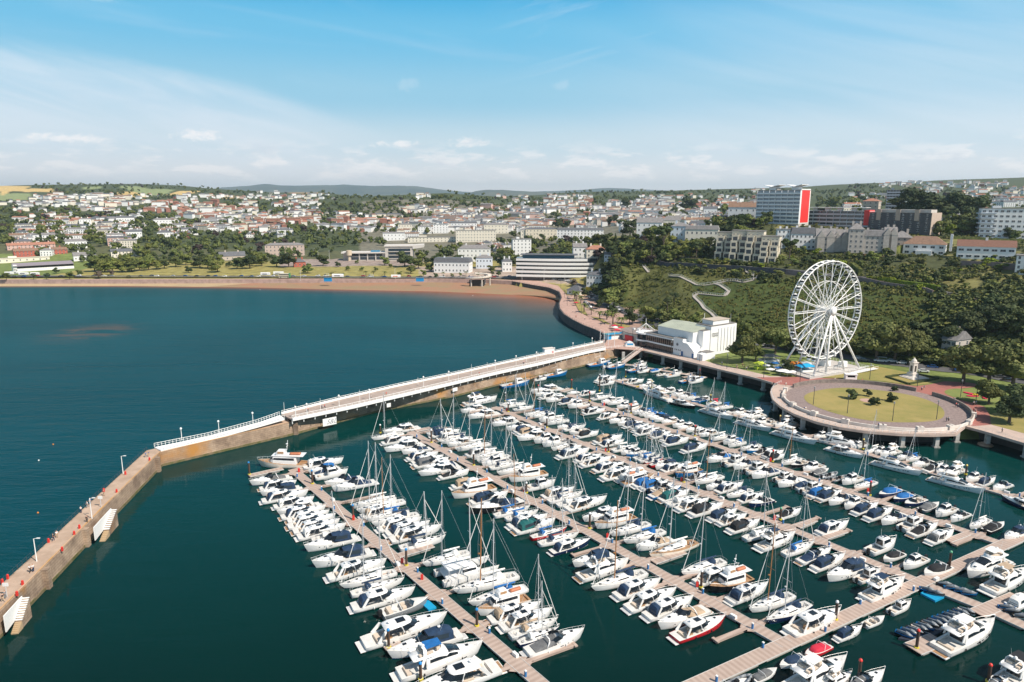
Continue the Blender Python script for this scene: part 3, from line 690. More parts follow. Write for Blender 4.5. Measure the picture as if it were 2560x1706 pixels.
def flybridge(L=16., long=False):
    B = L*(.27 if not long else .235); zs, zb = (1.35,2.5) if not long else (1.4,2.7); p = 2.4; st_ = .92
    r = begin('f', 'flybridge_yacht')
    hull(L,B,zs,zb,p,st_).build('hull', hullmats(), r, True)
    deckmesh(L,B,zs,zb,.05,.30,.95,p,st_).build('deck', [DECKG], r)
    MB().box(-L/2-1.1,-B*.44,.35,-L/2+.05,B*.44,.52).build('swim_platform', [GEL], r); MB().box(-L/2-1.0,-B*.39,.52,-L/2-.05,B*.39,.54).build('platform_deck', [TEAK], r)
    st = [(L*.36,B*.10,2.2,2.32),(L*.28,B*.24,2.05,2.62),(L*.20,B*.32,1.95,2.85),(L*.12,B*.36,1.85,3.35),(L*.03,B*.385,1.75,3.85),(-L*.06,B*.39,1.65,3.9),(-L*.20,B*.39,1.5,3.85),(-L*.21,B*.385,1.5,3.8)]
    sal = house(st).build('saloon', [GEL], r, True)
    screen([(L*.19,B*.31,2.0,2.92),(L*.12,B*.355,1.85,3.36),(L*.045,B*.385,1.75,3.80)]).build('windscreen', [GLASS], sal)
    parts(house([(L*.16,B*.35,1.95,3.05),(L*.06,B*.38,1.8,3.6),(-L*.06,B*.39,1.65,3.8),(-L*.17,B*.388,1.52,3.8)], (.40,.80)), 'side_window', [GLASS], sal)
    MB().add([(-L*.213,-B*.30,1.5),(-L*.213,B*.30,1.5),(-L*.213,B*.28,3.4),(-L*.213,-B*.28,3.4)],[(0,1,2,3)]).build('saloon_door', [GLASS], sal)
    # flybridge deck with coaming
    fb = MB(); zf = 3.92
    out_ = [(L*.02,0),(L*.005,B*.2),(-L*.04,B*.33),(-L*.14,B*.40),(-L*.34,B*.41),(-L*.36,B*.38)]
    pl = out_+[(x,-y) for x,y in out_[:0:-1]]
    fb.prism(pl, zf-.12, zf+.03)
    inn = [(x*.97-.05, y*.90) for x,y in out_[:4]]+[(-L*.30,B*.37)]
    A = [(x,y,zf) for x,y in out_[:4]]+[(-L*.31,B*.405,zf)]; Bq = [(x-.22,y*.97,zf+.75-.1*i) for i,(x,y,_) in enumerate(A)]; Cc = [(x-.40,y*.90,zf+.75-.1*i) for i,(x,y,_) in enumerate(A)]; D = [(x-.40,y*.88,zf+.02) for x,y,_ in A]
    full = lambda q: [(x,-y,z) for x,y,z in q[:0:-1]]+q
    fb.loft([full(A),full(Bq),full(Cc),full(D)], False, False)
    fbo = fb.build('flybridge', [GEL], r, True)
    se = MB(); se.rbox((-L*.10,B*.18,zf+.03),(L*.14,B*.22,.5)); se.rbox((-L*.055,-B*.16,zf+.03),(.7,.6,.95)); se.rbox((-L*.20,-B*.22,zf+.03),(L*.16,B*.16,.45)); se.rbox((-L*.235,B*.18,zf+.03),(.6,B*.26,.5)); se.build('seat', [SEAT], fbo)
    ar = MB(); ar.loft([[(x,y,z),(x+.6,y,z),(x+.6,y*.93,z+.02),(x,y*.93,z+.02)] for x,y,z in ((-L*.29,B*.42,2.2),(-L*.25,B*.40,zf),(-L*.24,B*.36,zf+1.0),(-L*.235,B*.25,zf+1.45))], True, True, True)
    ar.loft([[(x,y,z),(x+.6,y,z),(x+.6,y*.93,z+.02),(x,y*.93,z+.02)] for x,y,z in ((-L*.29,-B*.42,2.2),(-L*.25,-B*.40,zf),(-L*.24,-B*.36,zf+1.0),(-L*.235,-B*.25,zf+1.45))], True, True, True)
    ar.box(-L*.235,-B*.27,zf+1.38,-L*.235+.6,B*.27,zf+1.5)
    ar.revolve([(.02,0),(.3,.03),(.32,.2),(.2,.36),(.02,.4)],(-L*.215,0,zf+1.5),10); ar.tube((-L*.22,B*.15,zf+1.4),(-L*.26,B*.17,zf+3.6),.02,n=4)
    ar.build('radar_arch', [GEL], fbo)
    cv = MB(); cv.prism([(-L*.20,B*.30),(-L*.20,-B*.30),(-L*.02,-B*.26),(-L*.02,B*.26)], zf+1.52, zf+1.6); c = cv.build('canopy', [CAN['n']], fbo)
    se = MB(); se.rbox((-L*.40,0,.95),(.8,B*.6,.5)); parts(se, 'cockpit_seat', [SEAT], r)
    pt = MB()
    for x in ((-L*.02,L*.07,L*.16,L*.24)):
        for s_ in (1,-1):
            t = x/L+.5; q0, q1 = (beam_at(t+d/L,B,.45,st_,p)*.985+.015 for d in (-.35,.35)); z = sheer(t,zs,zb)*.62
            pt.add([(x-.35,s_*q0,z-.11),(x+.35,s_*q1,z-.11),(x+.35,s_*q1,z+.11),(x-.35,s_*q0,z+.11)],[(0,1,2,3)])
    parts(pt, 'portlight', [GLASS], r)
    h = MB(); h.rbox((L*.30,0,2.62),(.6,.6,.03)); parts(h, 'deck_hatch', [GLASS], r)
    bowrail(L,B,zs,zb,.42,.65,p,st_,r=.025).build('bow_rail', [STEEL], r)
    parts(fenders(L,B,zs,zb,(.25,.5,.7),p,st_), 'fender', [RUB], r)
    return r
def sailboat(L=12., mast=15.5, cat=False):
    B = L*.28; zs, zb = 1.0, 1.4; p = 1.75; st_ = .62; fl = .42
    r = begin('s', 'sailing_yacht')
    hull(L,B,zs,zb,p,st_,low=.90,full=fl).build('hull', hullmats(), r, True)
    deckmesh(L,B,zs,zb,.06,.30,.5,p,st_,fl,cw=.55).build('deck', [DECKG], r)
    st = [(L*.30,B*.05,1.25,1.3),(L*.22,B*.15,1.2,1.45),(L*.08,B*.24,1.15,1.6),(-L*.10,B*.27,1.08,1.72),(-L*.19,B*.26,1.05,1.72),(-L*.20,B*.25,1.05,1.6)]
    cab = house(st).build('coachroof', [GEL], r, True)
    parts(house([(L*.17,B*.185,1.18,1.5),(L*.02,B*.253,1.12,1.65),(-L*.14,B*.268,1.07,1.72)], (.35,.75)), 'cabin_window', [GLASS], cab)
    h = MB(); h.rbox((L*.20,0,1.50),(.5,.5,.03)); h.rbox((L*.03,0,1.68),(.5,.5,.03)); h.rbox((L*.34,0,1.32),(.5,.5,.03)); parts(h, 'deck_hatch', [GLASS], cab)
    st = [(-L*.13,B*.20,1.65,1.75),(-L*.17,B*.24,1.5,2.25),(-L*.235,B*.25,1.3,2.35)]
    sh = house(st).build('sprayhood', [CAN['n']], r)
    mx = L*.08
    m = MB(); m.tube((mx,0,1.5),(mx-.25,0,mast+1.2),.11,.09,6)
    for zz, s_ in ((.42,.85),(.70,.65)):
        z = 1.5+(mast-.3)*zz; m.tube((mx-.1,-B*.28*s_*1.3,z+.1),(mx-.1,B*.28*s_*1.3,z+.1),.035,n=4)
    m.revolve([(.02,0),(.22,.03),(.22,.18),(.02,.22)], (mx+.25,0,mast*.42),8)
    mo = m.build('mast', [ALU], r)
    b = MB(); b.tube((mx-.15,0,2.5),(mx-L*.38,0,2.65),.08,n=6); b.build('boom', [ALU], mo)
    c = MB(); c.loft([[(mx-.25-L*.36*k, y*(1-.5*k), 2.55+.1*k+zz*(1-.45*k)) for y, zz in ((-.16,0),(-.2,.2),(0,.55),(.2,.2),(.16,0))] for k in (0,.3,.7,1)], True, True, True)
    c.build('sail_cover', [CAN['n']], r, True)
    w_ = MB(); tip = (mx-.25,0,mast+1.1)
    w_.tube(tip,(-L/2+.1,0,1.3),.022,n=3)
    for s_ in (1,-1):
        q = (mx-.1, s_*B*.36, 1.5+(mast-.3)*.42+.1); w_.tube((mx-.3,s_*B*.44,1.1),q,.02,n=3); w_.tube(q,tip,.02,n=3)
    w_.build('rigging', [STEEL], mo)
    g = MB(); g.tube((L*.48,0,1.5),(mx-.2,0,mast*.95),.085,.05,5); g.build('furled_genoa', [SAILC], r)
    bowrail(L,B,zs,zb,.72,.6,p,st_,fl).build('bow_rail', [STEEL], r)
    lr = MB()
    for s_ in (1,-1):
        row = [(-L/2+t*L, s_*(beam_at(t,B,fl,st_,p)-.08), sheer(t,zs,zb)+.6) for t in (0,.15,.3,.45,.6,.72)]
        lr.path(row, .016, 3)
        for q in row: lr.tube((q[0],q[1],q[2]-.62), q, .016, n=3)
    lr.path([(-L/2+.02,-B*.28,1.65),(-L/2-.05,0,1.65),(-L/2+.02,B*.28,1.65)], .025, 4)
    lr.build('guard_rail', [STEEL], r)
    wh = MB(); n = 10; wh.path([(-L*.38,.45*cos(2*pi*k/n),1.25+.45*sin(2*pi*k/n)) for k in range(n)], .02, 4, True); wh.rbox((-L*.37,0,.5),(.25,.3,.7)); wh.build('steering_wheel', [STEEL], r)
    return r
def cabinboat(L=8.):
    B = L*.34; zs, zb = .95, 1.45; r = begin('b', 'cabin_boat')
    hull(L,B,zs,zb,2.2,.9).build('hull', hullmats(), r, True)
    deckmesh(L,B,zs,zb,.05,.45,.5,2.2,.9).build('deck', [DECKG], r)
    st = [(L*.36,B*.08,1.35,1.4),(L*.26,B*.24,1.25,1.65),(L*.17,B*.31,1.18,1.8)]
    house(st).build('coachroof', [GEL], r, True)
    st = [(L*.18,B*.29,1.2,1.9),(L*.115,B*.33,1.15,2.55),(-L*.02,B*.345,1.05,2.65),(-L*.13,B*.34,1.0,2.6)]
    wh = house(st).build('wheelhouse', [GEL], r, True)
    parts(house([(L*.14,B*.318,1.16,2.3),(L*.10,B*.333,1.15,2.55),(-L*.02,B*.345,1.05,2.65),(-L*.11,B*.341,1.0,2.6)], (.42,.82)), 'side_window', [GLASS], wh)
    screen([(L*.185,B*.29,1.3,1.95),(L*.118,B*.33,1.2,2.56)]).build('windscreen', [GLASS], wh)
    rf = MB(); rf.rbox((0,0,2.69),(L*.12,B*.3,.03)); rf.build('roof_hatch', [GLASS], wh)
    MB().add([(-L*.132,-B*.26,1.3),(-L*.132,B*.26,1.3),(-L*.132,B*.24,2.35),(-L*.132,-B*.24,2.35)],[(0,1,2,3)]).build('cabin_door', [GLASS], wh)
    e = MB(); e.rbox((-L/2-.25,0,.5),(.45,.5,.9)); e.rbox((-L/2-.2,0,-.3),(.2,.2,.8)); parts(e, 'outboard_engine', [RUB], r)
    se = MB(); se.rbox((-L*.36,0,.5),(.5,B*.6,.4)); parts(se, 'cockpit_seat', [SEAT], r)
    bowrail(L,B,zs,zb,.5,.45,2.2,.9).build('bow_rail', [STEEL], r)
    a = MB(); a.tube((-L*.05,.2,2.6),(-L*.08,.2,4.2),.018,n=3); a.revolve([(.02,0),(.2,.03),(.2,.14),(.02,.18)],(-L*.05,-.1,2.68),8); a.build('radar_mast', [GEL], wh)
    return r
def runabout(L=6.5, cover=True):
    B = L*.36; zs, zb = .75, 1.05; r = begin('r', 'speedboat')
    hull(L,B,zs,zb,2.2,.9,n=10).build('hull', hullmats(), r, True)
    deckmesh(L,B,zs,zb,.06,.62,.35,2.2,.9,n=10).build('deck', [DECKG], r)
    if cover:
        st = [(L*.24,B*.22,.95,1.0),(L*.10,B*.38,.85,1.45),(-L*.1,B*.43,.78,1.32),(-L*.36,B*.42,.74,1.0),(-L*.42,B*.40,.72,.8)]
        house(st).build('cockpit_cover', [CAN['n']], r, True)
    else:
        ws = MB(); ws.loft([[(L*.12,-B*.36,.95),(L*.2,0,1.0),(L*.12,B*.36,.95)],[(L*.04,-B*.32,1.4),(L*.10,0,1.45),(L*.04,B*.32,1.4)]],False,False); ws.build('windscreen', [GLASS], r)
        se = MB(); se.rbox((-L*.05,B*.18,.35),(.5,.5,.6)); se.rbox((-L*.05,-B*.18,.35),(.5,.5,.6)); se.rbox((-L*.34,0,.35),(.5,B*.7,.5)); parts(se, 'cockpit_seat', [SEAT], r)
    ar = MB(); ar.path([(-L*.12,B*.43,.85),(-L*.18,B*.36,1.75),(-L*.18,-B*.36,1.75),(-L*.12,-B*.43,.85)], .05, 5); ar.build('wake_arch', [GEL], r)
    e = MB(); e.rbox((-L/2-.2,0,.35),(.45,.45,.75)); parts(e, 'outboard_engine', [RUB], r)
    return r
def rib(L=7.):
    B = L*.36; r = begin('i', 'rigid_inflatable')
    m = MB(); rows = [(-L/2,B*.38,.5),(-L*.1,B*.40,.5),(L*.2,B*.34,.58),(L*.38,B*.2,.68),(L*.48,0,.78),(L*.38,-B*.2,.68),(L*.2,-B*.34,.58),(-L*.1,-B*.40,.5),(-L/2,-B*.38,.5)]
    m.path(rows, .26, 8); m.build('inflatable_tube', [GREYH], r, True)
    m = MB(); m.prism([(-L*.48,B*.36),(L*.2,B*.32),(L*.42,0),(L*.2,-B*.32),(-L*.48,-B*.36)][::-1], .05, .42); m.build('hull', [GEL], r)
    m = MB(); m.rbox((0,0,.42),(.6,.7,.8)); m.rbox((-L*.17,0,.42),(.9,.6,.55)); parts(m, 'console', [RUB], r)
    m = MB(); m.path([(-L*.34,B*.3,.5),(-L*.38,B*.28,1.9),(-L*.38,-B*.28,1.9),(-L*.34,-B*.3,.5)], .05, 5); m.build('radar_arch', [GEL], r)
    m = MB(); m.rbox((-L/2-.15,0,.4),(.5,.5,.9)); parts(m, 'outboard_engine', [RUB], r)
    return r
def trawler(L=13., fish=True):
    B = L*.30; zs, zb = 1.25, 2.3; r = begin('w', 'fishing_boat' if fish else 'trawler_yacht')
    hull(L,B,zs,zb,2.4,.85,tuck=.85).build('hull', hullmats(), r, True)
    deckmesh(L,B,zs,zb,.04,.52 if fish else .2,.7 if fish else .9,2.4,.85).build('deck', [TEAK if not fish else GREYL], r)
    if fish:
        st = [(L*.24,B*.20,1.6,3.3),(L*.20,B*.27,1.5,3.7),(L*.03,B*.29,1.3,3.75),(L*.02,B*.285,1.3,3.7)]
        wh = house(st).build('wheelhouse', [GEL], r)
        parts(house([(L*.225,B*.24,1.55,3.5),(L*.19,B*.275,1.5,3.7),(L*.05,B*.29,1.3,3.75)], (.5,.82)), 'side_window', [GLASS], wh)
        MB().add([(L*.243,-B*.17,2.6),(L*.243,B*.17,2.6),(L*.225,B*.16,3.3),(L*.225,-B*.16,3.3)],[(0,1,2,3)]).build('windscreen', [GLASS], wh)
        m = MB(); m.tube((L*.05,0,3.7),(L*.04,0,6.4),.06,n=5); m.tube((L*.05,0,5.2),(-L*.2,0,4.6),.04,n=4); m.path([(-L*.42,B*.35,.9),(-L*.42,B*.3,3.0),(-L*.42,-B*.3,3.0),(-L*.42,-B*.35,.9)],.06,5); m.build('mast', [ALU], r)
        m = MB(); m.rbox((-L*.15,B*.1,.7),(1.2,1.0,.6),.2); m.rbox((-L*.28,-B*.15,.7),(.9,.9,.5),.5); m.build('fish_crate', [CAN['o']], r)
    else:
        st = [(L*.22,B*.26,1.9,3.2),(L*.17,B*.34,1.8,3.75),(-L*.05,B*.38,1.5,3.8),(-L*.27,B*.38,1.35,3.75),(-L*.28,B*.37,1.35,3.7)]
        wh = house(st).build('saloon', [GEL], r)
        parts(house([(L*.19,B*.32,1.8,3.6),(L*.15,B*.345,1.75,3.76),(-L*.05,B*.38,1.5,3.8),(-L*.24,B*.38,1.36,3.76)], (.5,.8)), 'side_window', [GLASS], wh)
        screen([(L*.228,B*.27,2.2,3.2),(L*.172,B*.34,1.9,3.76)]).build('windscreen', [GLASS], wh)
        m = MB(); m.prism([(L*.2,B*.3),(L*.2,-B*.3),(-L*.42,-B*.4),(-L*.42,B*.4)], 3.85, 3.95); m.build('boat_deck', [GEL], r)
        st = [(L*.12,B*.22,3.95,4.9),(L*.08,B*.26,3.95,5.5),(-L*.04,B*.27,3.95,5.5),(-L*.05,B*.26,3.95,5.4)]
        pw_ = house(st).build('pilothouse', [GEL], r); parts(house(st[1:3], (.4,.8)), 'side_window', [TEAK], pw_)
        m = MB(); m.loft([[(x,y,3.95+z) for y,z in ((-.6,.1),(-.55,.5),(0,.7),(.55,.5),(.6,.1))] for x in (-L*.34,-L*.3,-L*.18,-L*.14)], True, True, True); m.build('tender', [mat('tender_terracotta',(.45,.16,.08),.6)], r, True)
        m = MB(); m.tube((-L*.08,0,5.4),(-L*.11,0,8.5),.09,n=5); m.revolve([(.02,0),(.3,.05),(.3,.25),(.02,.35)],(-L*.09,0,7.2),8); m.beam((-L*.09,-.7,6.6),(-L*.09,.7,6.6),.1,.1); m.build('radar_mast', [GEL], r)
    bowrail(L,B,zs,zb,.5,.7,2.4,.85,r=.03).build('bow_rail', [STEEL], r)
    return r
def catamaran(L=15.):
    r = begin('k', 'sailing_catamaran'); W = L*.5
    for s_ in (1,-1):
        m = hull(L,1.9,1.5,1.9,2.0,.8,full=.35); m.v = [(x,y+s_*W*.38,z) for x,y,z in m.v]; m.build('hull', hullmats(), r, True)
        d = deckmesh(L,1.9,1.5,1.9,.02,.10,.5,2.0,.8,.35); d.v = [(x,y+s_*W*.38,z) for x,y,z in d.v]; d.build('deck', [DECKG], r)
    m = MB(); m.box(-L*.42,-W*.3,1.1,L*.18,W*.3,1.55); m.build('bridge_deck', [GEL], r)
    st = [(L*.2,W*.18,1.5,1.8),(L*.12,W*.28,1.5,2.7),(-L*.02,W*.32,1.5,3.1),(-L*.15,W*.32,1.5,3.1)]
    cb = house(st).build('saloon', [GEL], r, True); parts(house([(L*.15,W*.24,1.5,2.4),(L*.10,W*.29,1.5,2.75),(-L*.02,W*.32,1.5,3.1),(-L*.14,W*.32,1.5,3.1)], (.35,.75)), 'side_window', [GLASS], cb)
    screen([(L*.19,W*.19,1.55,1.9),(L*.125,W*.28,1.6,2.7)]).build('windscreen', [GLASS], cb)
    m = MB(); m.prism([(L*.0,W*.33),(L*.0,-W*.33),(-L*.40,-W*.33),(-L*.40,W*.33)], 3.5, 3.62)
    for s_ in (1,-1): m.tube((-L*.38,s_*W*.3,1.5),(-L*.38,s_*W*.3,3.5),.06,n=5)
    m.build('hard_top', [GEL], r)
    m = MB(); m.tube((L*.06,0,3.0),(L*.05,0,20),.15,.12,6); m.tube((L*.05,-1.2,11),(L*.05,1.2,11),.04,n=4); mo = m.build('mast', [ALU], r)
    m = MB(); m.tube((L*.05,0,4.4),(-L*.36,0,4.6),.3,.2,6); m.build('sail_cover', [CAN['w']], r)
    m = MB(); m.tube((L*.42,0,1.9),(L*.06,0,18.5),.11,.06,5); m.build('furled_genoa', [SAILC], r)
    m = MB(); m.beam((L*.42,-W*.38,1.8),(L*.42,W*.38,1.8),.15,.15); m.build('crossbeam', [ALU], r)
    return r
def jetski():
    L = 3.2; r = begin('j', 'jet_ski')
    hull(L,1.2,.45,.55,2.0,.85,n=8).build('hull', [RUB,RUB,RUB], r, True)
    house([(L*.42,.1,.45,.5),(L*.2,.4,.45,.8),(L*.02,.36,.45,.95),(-L*.05,.22,.42,.8),(-L*.4,.2,.42,.72)]).build('seat', [GREYH], r, True)
    m = MB(); m.tube((L*.05,-.35,1.05),(L*.05,.35,1.05),.035,n=4); m.build('handlebar', [RUB], r)
    return r
BUILD = {'c':lambda: cruiser(13.,'c'),'h':lambda: cruiser(13.,'h'),'v':lambda: cruiser(11.,'v'),'o':lambda: cruiser(11.,'o'),'f':lambda: flybridge(16.),'y':lambda: flybridge(21.,True),
         's':lambda: sailboat(12.,16.8),'S':lambda: sailboat(9.,11.5),'b':lambda: cabinboat(8.),'r':lambda: runabout(6.5),'R':lambda: runabout(6.,False),'i':lambda: rib(),
         'w':lambda: trawler(13.,True),'t':lambda: trawler(15.,False),'k':lambda: catamaran(),'j':jetski}
L0 = {'c':13.,'h':13.,'v':11.,'o':11.,'f':16.,'y':21.,'s':12.,'S':9.,'b':8.,'r':6.5,'R':6.,'i':7.,'w':13.,'t':15.,'k':15.,'j':3.2}
DESC = {'c':('white hardtop motor cruiser','motor cruiser'),'h':('white hardtop cruiser with {c} cockpit canvas','motor cruiser'),'v':('white motor cruiser with {c} canvas hood','motor cruiser'),
        'o':('white sports cruiser under {c} cockpit cover','motor cruiser'),'f':('white flybridge yacht with {c} sunshade','motor yacht'),'y':('long white flybridge yacht moored alongside','motor yacht'),
        's':('white sailing yacht with {c} sail cover','sailing yacht'),'S':('small white sailing boat with {c} sail cover','sailing boat'),'b':('small white cabin boat','cabin boat'),'r':('speedboat under {c} cover','speedboat'),
        'R':('small open white boat','open boat'),'i':('grey inflatable boat','inflatable boat'),'w':('fishing boat with wheelhouse','fishing boat'),'t':('trawler yacht with raised wheelhouse','trawler yacht'),'k':('big white sailing catamaran','catamaran'),'j':('jet ski','jet ski')}
HN = {'n':NAVYH,'k':BLACKH,'b':BLUEH,'r':REDH,'g':GREYH,'e':CREAMGEL}; HNN = {'n':'navy hulled','k':'black hulled','b':'blue hulled','r':'red hulled','g':'grey hulled','e':'cream hulled'}
FIRST = {}
STRIPES = [NAVYH, NAVYH, mat('boot_stripe_blue',(.01,.06,.2),.3), GEL, mat('boot_stripe_grey',(.2,.2,.22),.4), BLACKH]
def override(o, name, m, slot=0):
    for c in o.children_recursive if hasattr(o,'children_recursive') else o.children:
        base = c.name.split('.')[0]
        if base == name:
            c.material_slots[slot].link = 'OBJECT'; c.material_slots[slot].material = m
def tree_copy(root, skip=()):
    c = root.copy(); C.objects.link(c)
    for ch in KIDS[root.name]:
        if ch.name.split('.')[0] in skip: continue
        d = ch.copy(); C.objects.link(d); d.parent = c
        for g in KIDS[ch.name]:
            if g.name.split('.')[0] in skip: continue
            e = g.copy(); C.objects.link(e); e.parent = d
    return c
def recolour(root, table):
    for ch in KIDS2(root):
        m = table.get(ch.name.split('.')[0])
        if m is None: continue
        for i, mm in (m if isinstance(m, list) else [(0, m)]):
            ch.material_slots[i].link = 'OBJECT'; ch.material_slots[i].material = mm
_kids = {}
def KIDS2(root):
    out = []
    for c in root.children: out.append(c); out += list(c.children)
    return out
ALLB = []
def boat(kind, loc, rz, L, cov='n', hl=None, label=None, group=None, cat=None, roll=True, skip=()):
    if kind not in FIRST:
        p_ = BUILD[kind](); index_kids(p_); FIRST[kind] = p_
    src = FIRST[kind]
    L = L*(.885 if kind not in 'jy' else 1)
    o = tree_copy(src, skip)
    k = L/L0[kind]; kz = (.30+.62*k if kind in 'cvhofy' else .4+.55*k) if kind in 'cvhofysStwk' else k
    o.location = loc; o.rotation_euler = (random.uniform(-.015,.015), random.uniform(-.008,.008), rz); o.scale = (k, k*random.uniform(.91,.99), kz*random.uniform(.96,1.04))
    ALLB.append((o, cov, hl, kind)); tag(o, label, cat or DESC[kind][1], group)
    return o
def finish_boats():
    from collections import defaultdict
    par = defaultdict(list)
    for ob in C.objects:
        if ob.parent is not None: par[ob.parent.name].append(ob)
    for o, cov, hl, kind in ALLB:
        ks = []
        for c in par[o.name]: ks.append(c); ks += par[c.name]
        rs = random.Random(hash(o.name) % 1000 if False else sum(map(ord, o.name))*7)
        for c in ks:
            nm = c.name.split('.')[0]
            def setm(i, m):
                c.material_slots[i].link = 'OBJECT'; c.material_slots[i].material = m
            if nm == 'hull' and kind != 'i':
                if hl: setm(0, HN[hl])
                if len(c.material_slots) > 1: setm(1, REDH if hl == 'r' else rs.choice(STRIPES))
                if kind == 'j': setm(0, rs.choice([RUB,GEL,BLUEH,RUB]))
            elif nm in ('canopy','sprayhood','sail_cover','cockpit_cover'):
                setm(0, CAN[cov])
            elif nm == 'deck' and hl == 'e': setm(0, TEAK)
            elif nm == 'platform_deck': setm(0, TEAK if rs.random() < .35 else rs.choice([GREYL, DECKG]))
            elif nm == 'hard_top' and rs.random() < .12: setm(0, GREYL)
            elif nm == 'mast' and kind in 'sS' and rs.random() < .06: setm(0, WOODM)
    # drop the far-below originals
    for k, p_ in FIRST.items():
        for c in KIDS2(p_)+[p_]: bpy.data.objects.remove(c)
ORD = lambda n: str(n)+('th' if 10 <= n % 100 <= 20 else {1:'st',2:'nd',3:'rd'}.get(n%10,'th'))
Fdir = (G(2391,1429)-G(1752,1706)).normalized()              # finger direction, along the cross walkway
Fang = atan2(Fdir.y, Fdir.x)
K = {1:(620,920,.25515),2:(1120,880,.25515),3:(1600,900,.25505),4:(2060,1000,.2551),5:(780,1300,.2590),6:(1280,1200,.25515),7:(1760,1260,.28436),8:(2080,1300,.2589),9:(1340,780,.221)}
def kp(k, x, y): o = K[k]; return o[0]+x*o[2], o[1]+y*o[2]
PONT = {}
def fleet(txt, where, side, group, ref='far end', pont=None):
    n = 0; ents = []
    for line in txt.strip().splitlines():
        k = int(line[0])
        for ent in line[2:].split(';'):
            e = ent.split()
            if not e: continue
            n += 1
            x, y, L, kd, dr = float(e[0]), float(e[1]), float(e[2]), e[3], e[4]
            cov = e[5] if len(e) > 5 else 'n'; hl = e[6] if len(e) > 6 and e[6] in HN else None
            p = kp(k, x, y); v = G(p[0], p[1], 1.1); v.z = 0
            ents.append([n, v, L, kd, dr, cov, hl, None])
    if pont:
        A, B, w = PONT[pont]; d = (B-A).xy.normalized(); Lp = (B-A).length; f = Vector((Fdir.x, Fdir.y)); s_ = 1 if side.startswith('right') else -1
        M_ = Matrix(((d.x, f.x), (d.y, f.y))).inverted(); row = []
        for e in ents:
            if e[4] not in 'RL': continue
            t, q = M_ @ (e[1].xy-A.xy)
            if -1 < t < Lp+1 and q*s_ > 0: e[7] = t; row.append(e)
        row.sort(key=lambda e: e[7])
        BW = {'s':.28,'S':.29,'b':.34,'r':.37,'R':.37,'i':.40,'k':.56,'w':.31,'t':.31}
        for it in range(12):
            for a, b in zip(row[:-1], row[1:]):
                need = (a[2]*BW.get(a[3],.275)+b[2]*BW.get(b[3],.275))*.885/2+.2; gap = b[7]-a[7]
                if gap < need: a[7] -= (need-gap)*.3; b[7] += (need-gap)*.3
        for e in row:
            q = s_*(w/2+.9+e[2]*.885/2+(.8 if (e[4]=='R') == (s_ < 0) else 1.1)*random.uniform(.4,1.3)); c = A.xy+d*e[7]+f*q; e[1] = Vector((c.x, c.y, 0))
    for n, v, L, kd, dr, cov, hl, t in ents:
        ang = Fang+(0 if dr == 'R' else pi)+random.uniform(-.03,.03)
        if dr not in 'RL': ang = R(float(dr))
        d = DESC[kd][0].format(c=CNAME[cov])
        if hl: d = (d.replace('white ', HNN[hl]+' ', 1) if 'white' in d else HNN[hl]+' '+d)
        elif kd in 'wt': d = 'white '+d
        elif kd == 'r': d = 'white '+d
        d = d.replace('small navy','navy').replace('small red','red')
        boat(kd, v, ang, L, cov, hl, f"{d}, {ORD(n)} from {ref}, {side}{where}", group)
# ================================================================ marina
PA='first pontoon'
def PW(px,py): return G(px,py,.55)
PONT.update({'A':(PW(731,1173),PW(1390,1742),2.6),'B':(PW(*kp(1,1590,625)),PW(1968,1612),2.6),'C':(PW(*kp(2,450,540)),PW(2300,1455),2.5),'D':(PW(*kp(2,1180,420)),PW(2512,1362),2.4)})

fleet("""
1 240 1085 12.5 o L g; 325 1135 11.5 h R n; 325 1190 12 v L n; 455 1235 14 h R n; 505 1300 12 h R w; 570 1355 12.5 c L w; 605 1400 13 h R n; 640 1440 12 c R n; 700 1480 13.5 c R w; 745 1530 13 c R w
5 150 70 13.5 h R w; 240 130 11 S R w; 215 205 14 v L n; 335 350 15 v L n; 500 455 15 c R w; 565 550 14 s L w; 680 620 13 s R n; 790 725 15 h R n; 860 845 11 R R g g; 960 1035 19 c R w; 1180 1160 16 v L n; 1290 1335 18 f R b; 1520 1490 19 c L n
""", PA, 'left of ', 'boats on the first pontoon', pont="A")
fleet("""
1 350 935 18 t 178 w e; 790 920 14 h R w; 660 1000 10 v L b; 745 1035 11 b R n; 850 1005 9 o R n; 800 1120 12 o L n; 900 1170 14 o L n; 1105 1340 14 s L w; 1180 1400 15 s L w; 1250 1450 13 s L b; 1400 1385 12 h R e; 1370 1510 14 s L n
5 620 55 13 c R n; 800 60 13 h R n; 890 150 15 c R w; 930 245 13 S R n; 1130 400 13 s L w; 1350 520 15 k R w; 1540 640 17 s L w; 1640 770 15 s L b; 1730 880 13 t L b; 1830 985 13 h R e; 1980 1110 10 S R w n
6 60 1360 13 c R n; 90 1480 12 s R e; 370 1560 14 o R g
""", PA, 'right of ', 'boats on the first pontoon', pont="A")
PBn='second pontoon'
fleet("""
1 1500 600 15 c L w; 1385 655 13 s L w; 1430 710 12.5 h R g; 1540 765 15 h L w; 1610 805 11 o L n; 1720 855 12 h R n; 1790 920 13 v R g; 1850 985 15 h L n
2 -60 1035 12 h R n; 50 1080 12 c L w; 115 1180 11 o R k; 115 1300 12 v R e; 320 1345 15 t L w; 440 1420 13 v R n; 540 1490 17 o L n k; 745 1545 12 s R b
6 130 300 11 s R b; 200 385 13 h R n; 310 425 13 v R t; 405 495 11.5 s R b r; 495 555 12.5 s R n; 630 625 12.5 h R n n; 850 750 12 v L n; 1010 840 15 f R n; 1140 945 16 s L n; 1340 1020 13.5 h R n; 1465 1130 14.5 c R w; 1620 1215 14 h R n; 1770 1300 14 o L e; 1950 1400 14.5 c R w r
""", PBn, 'left of ', 'boats on the second pontoon', pont="B")
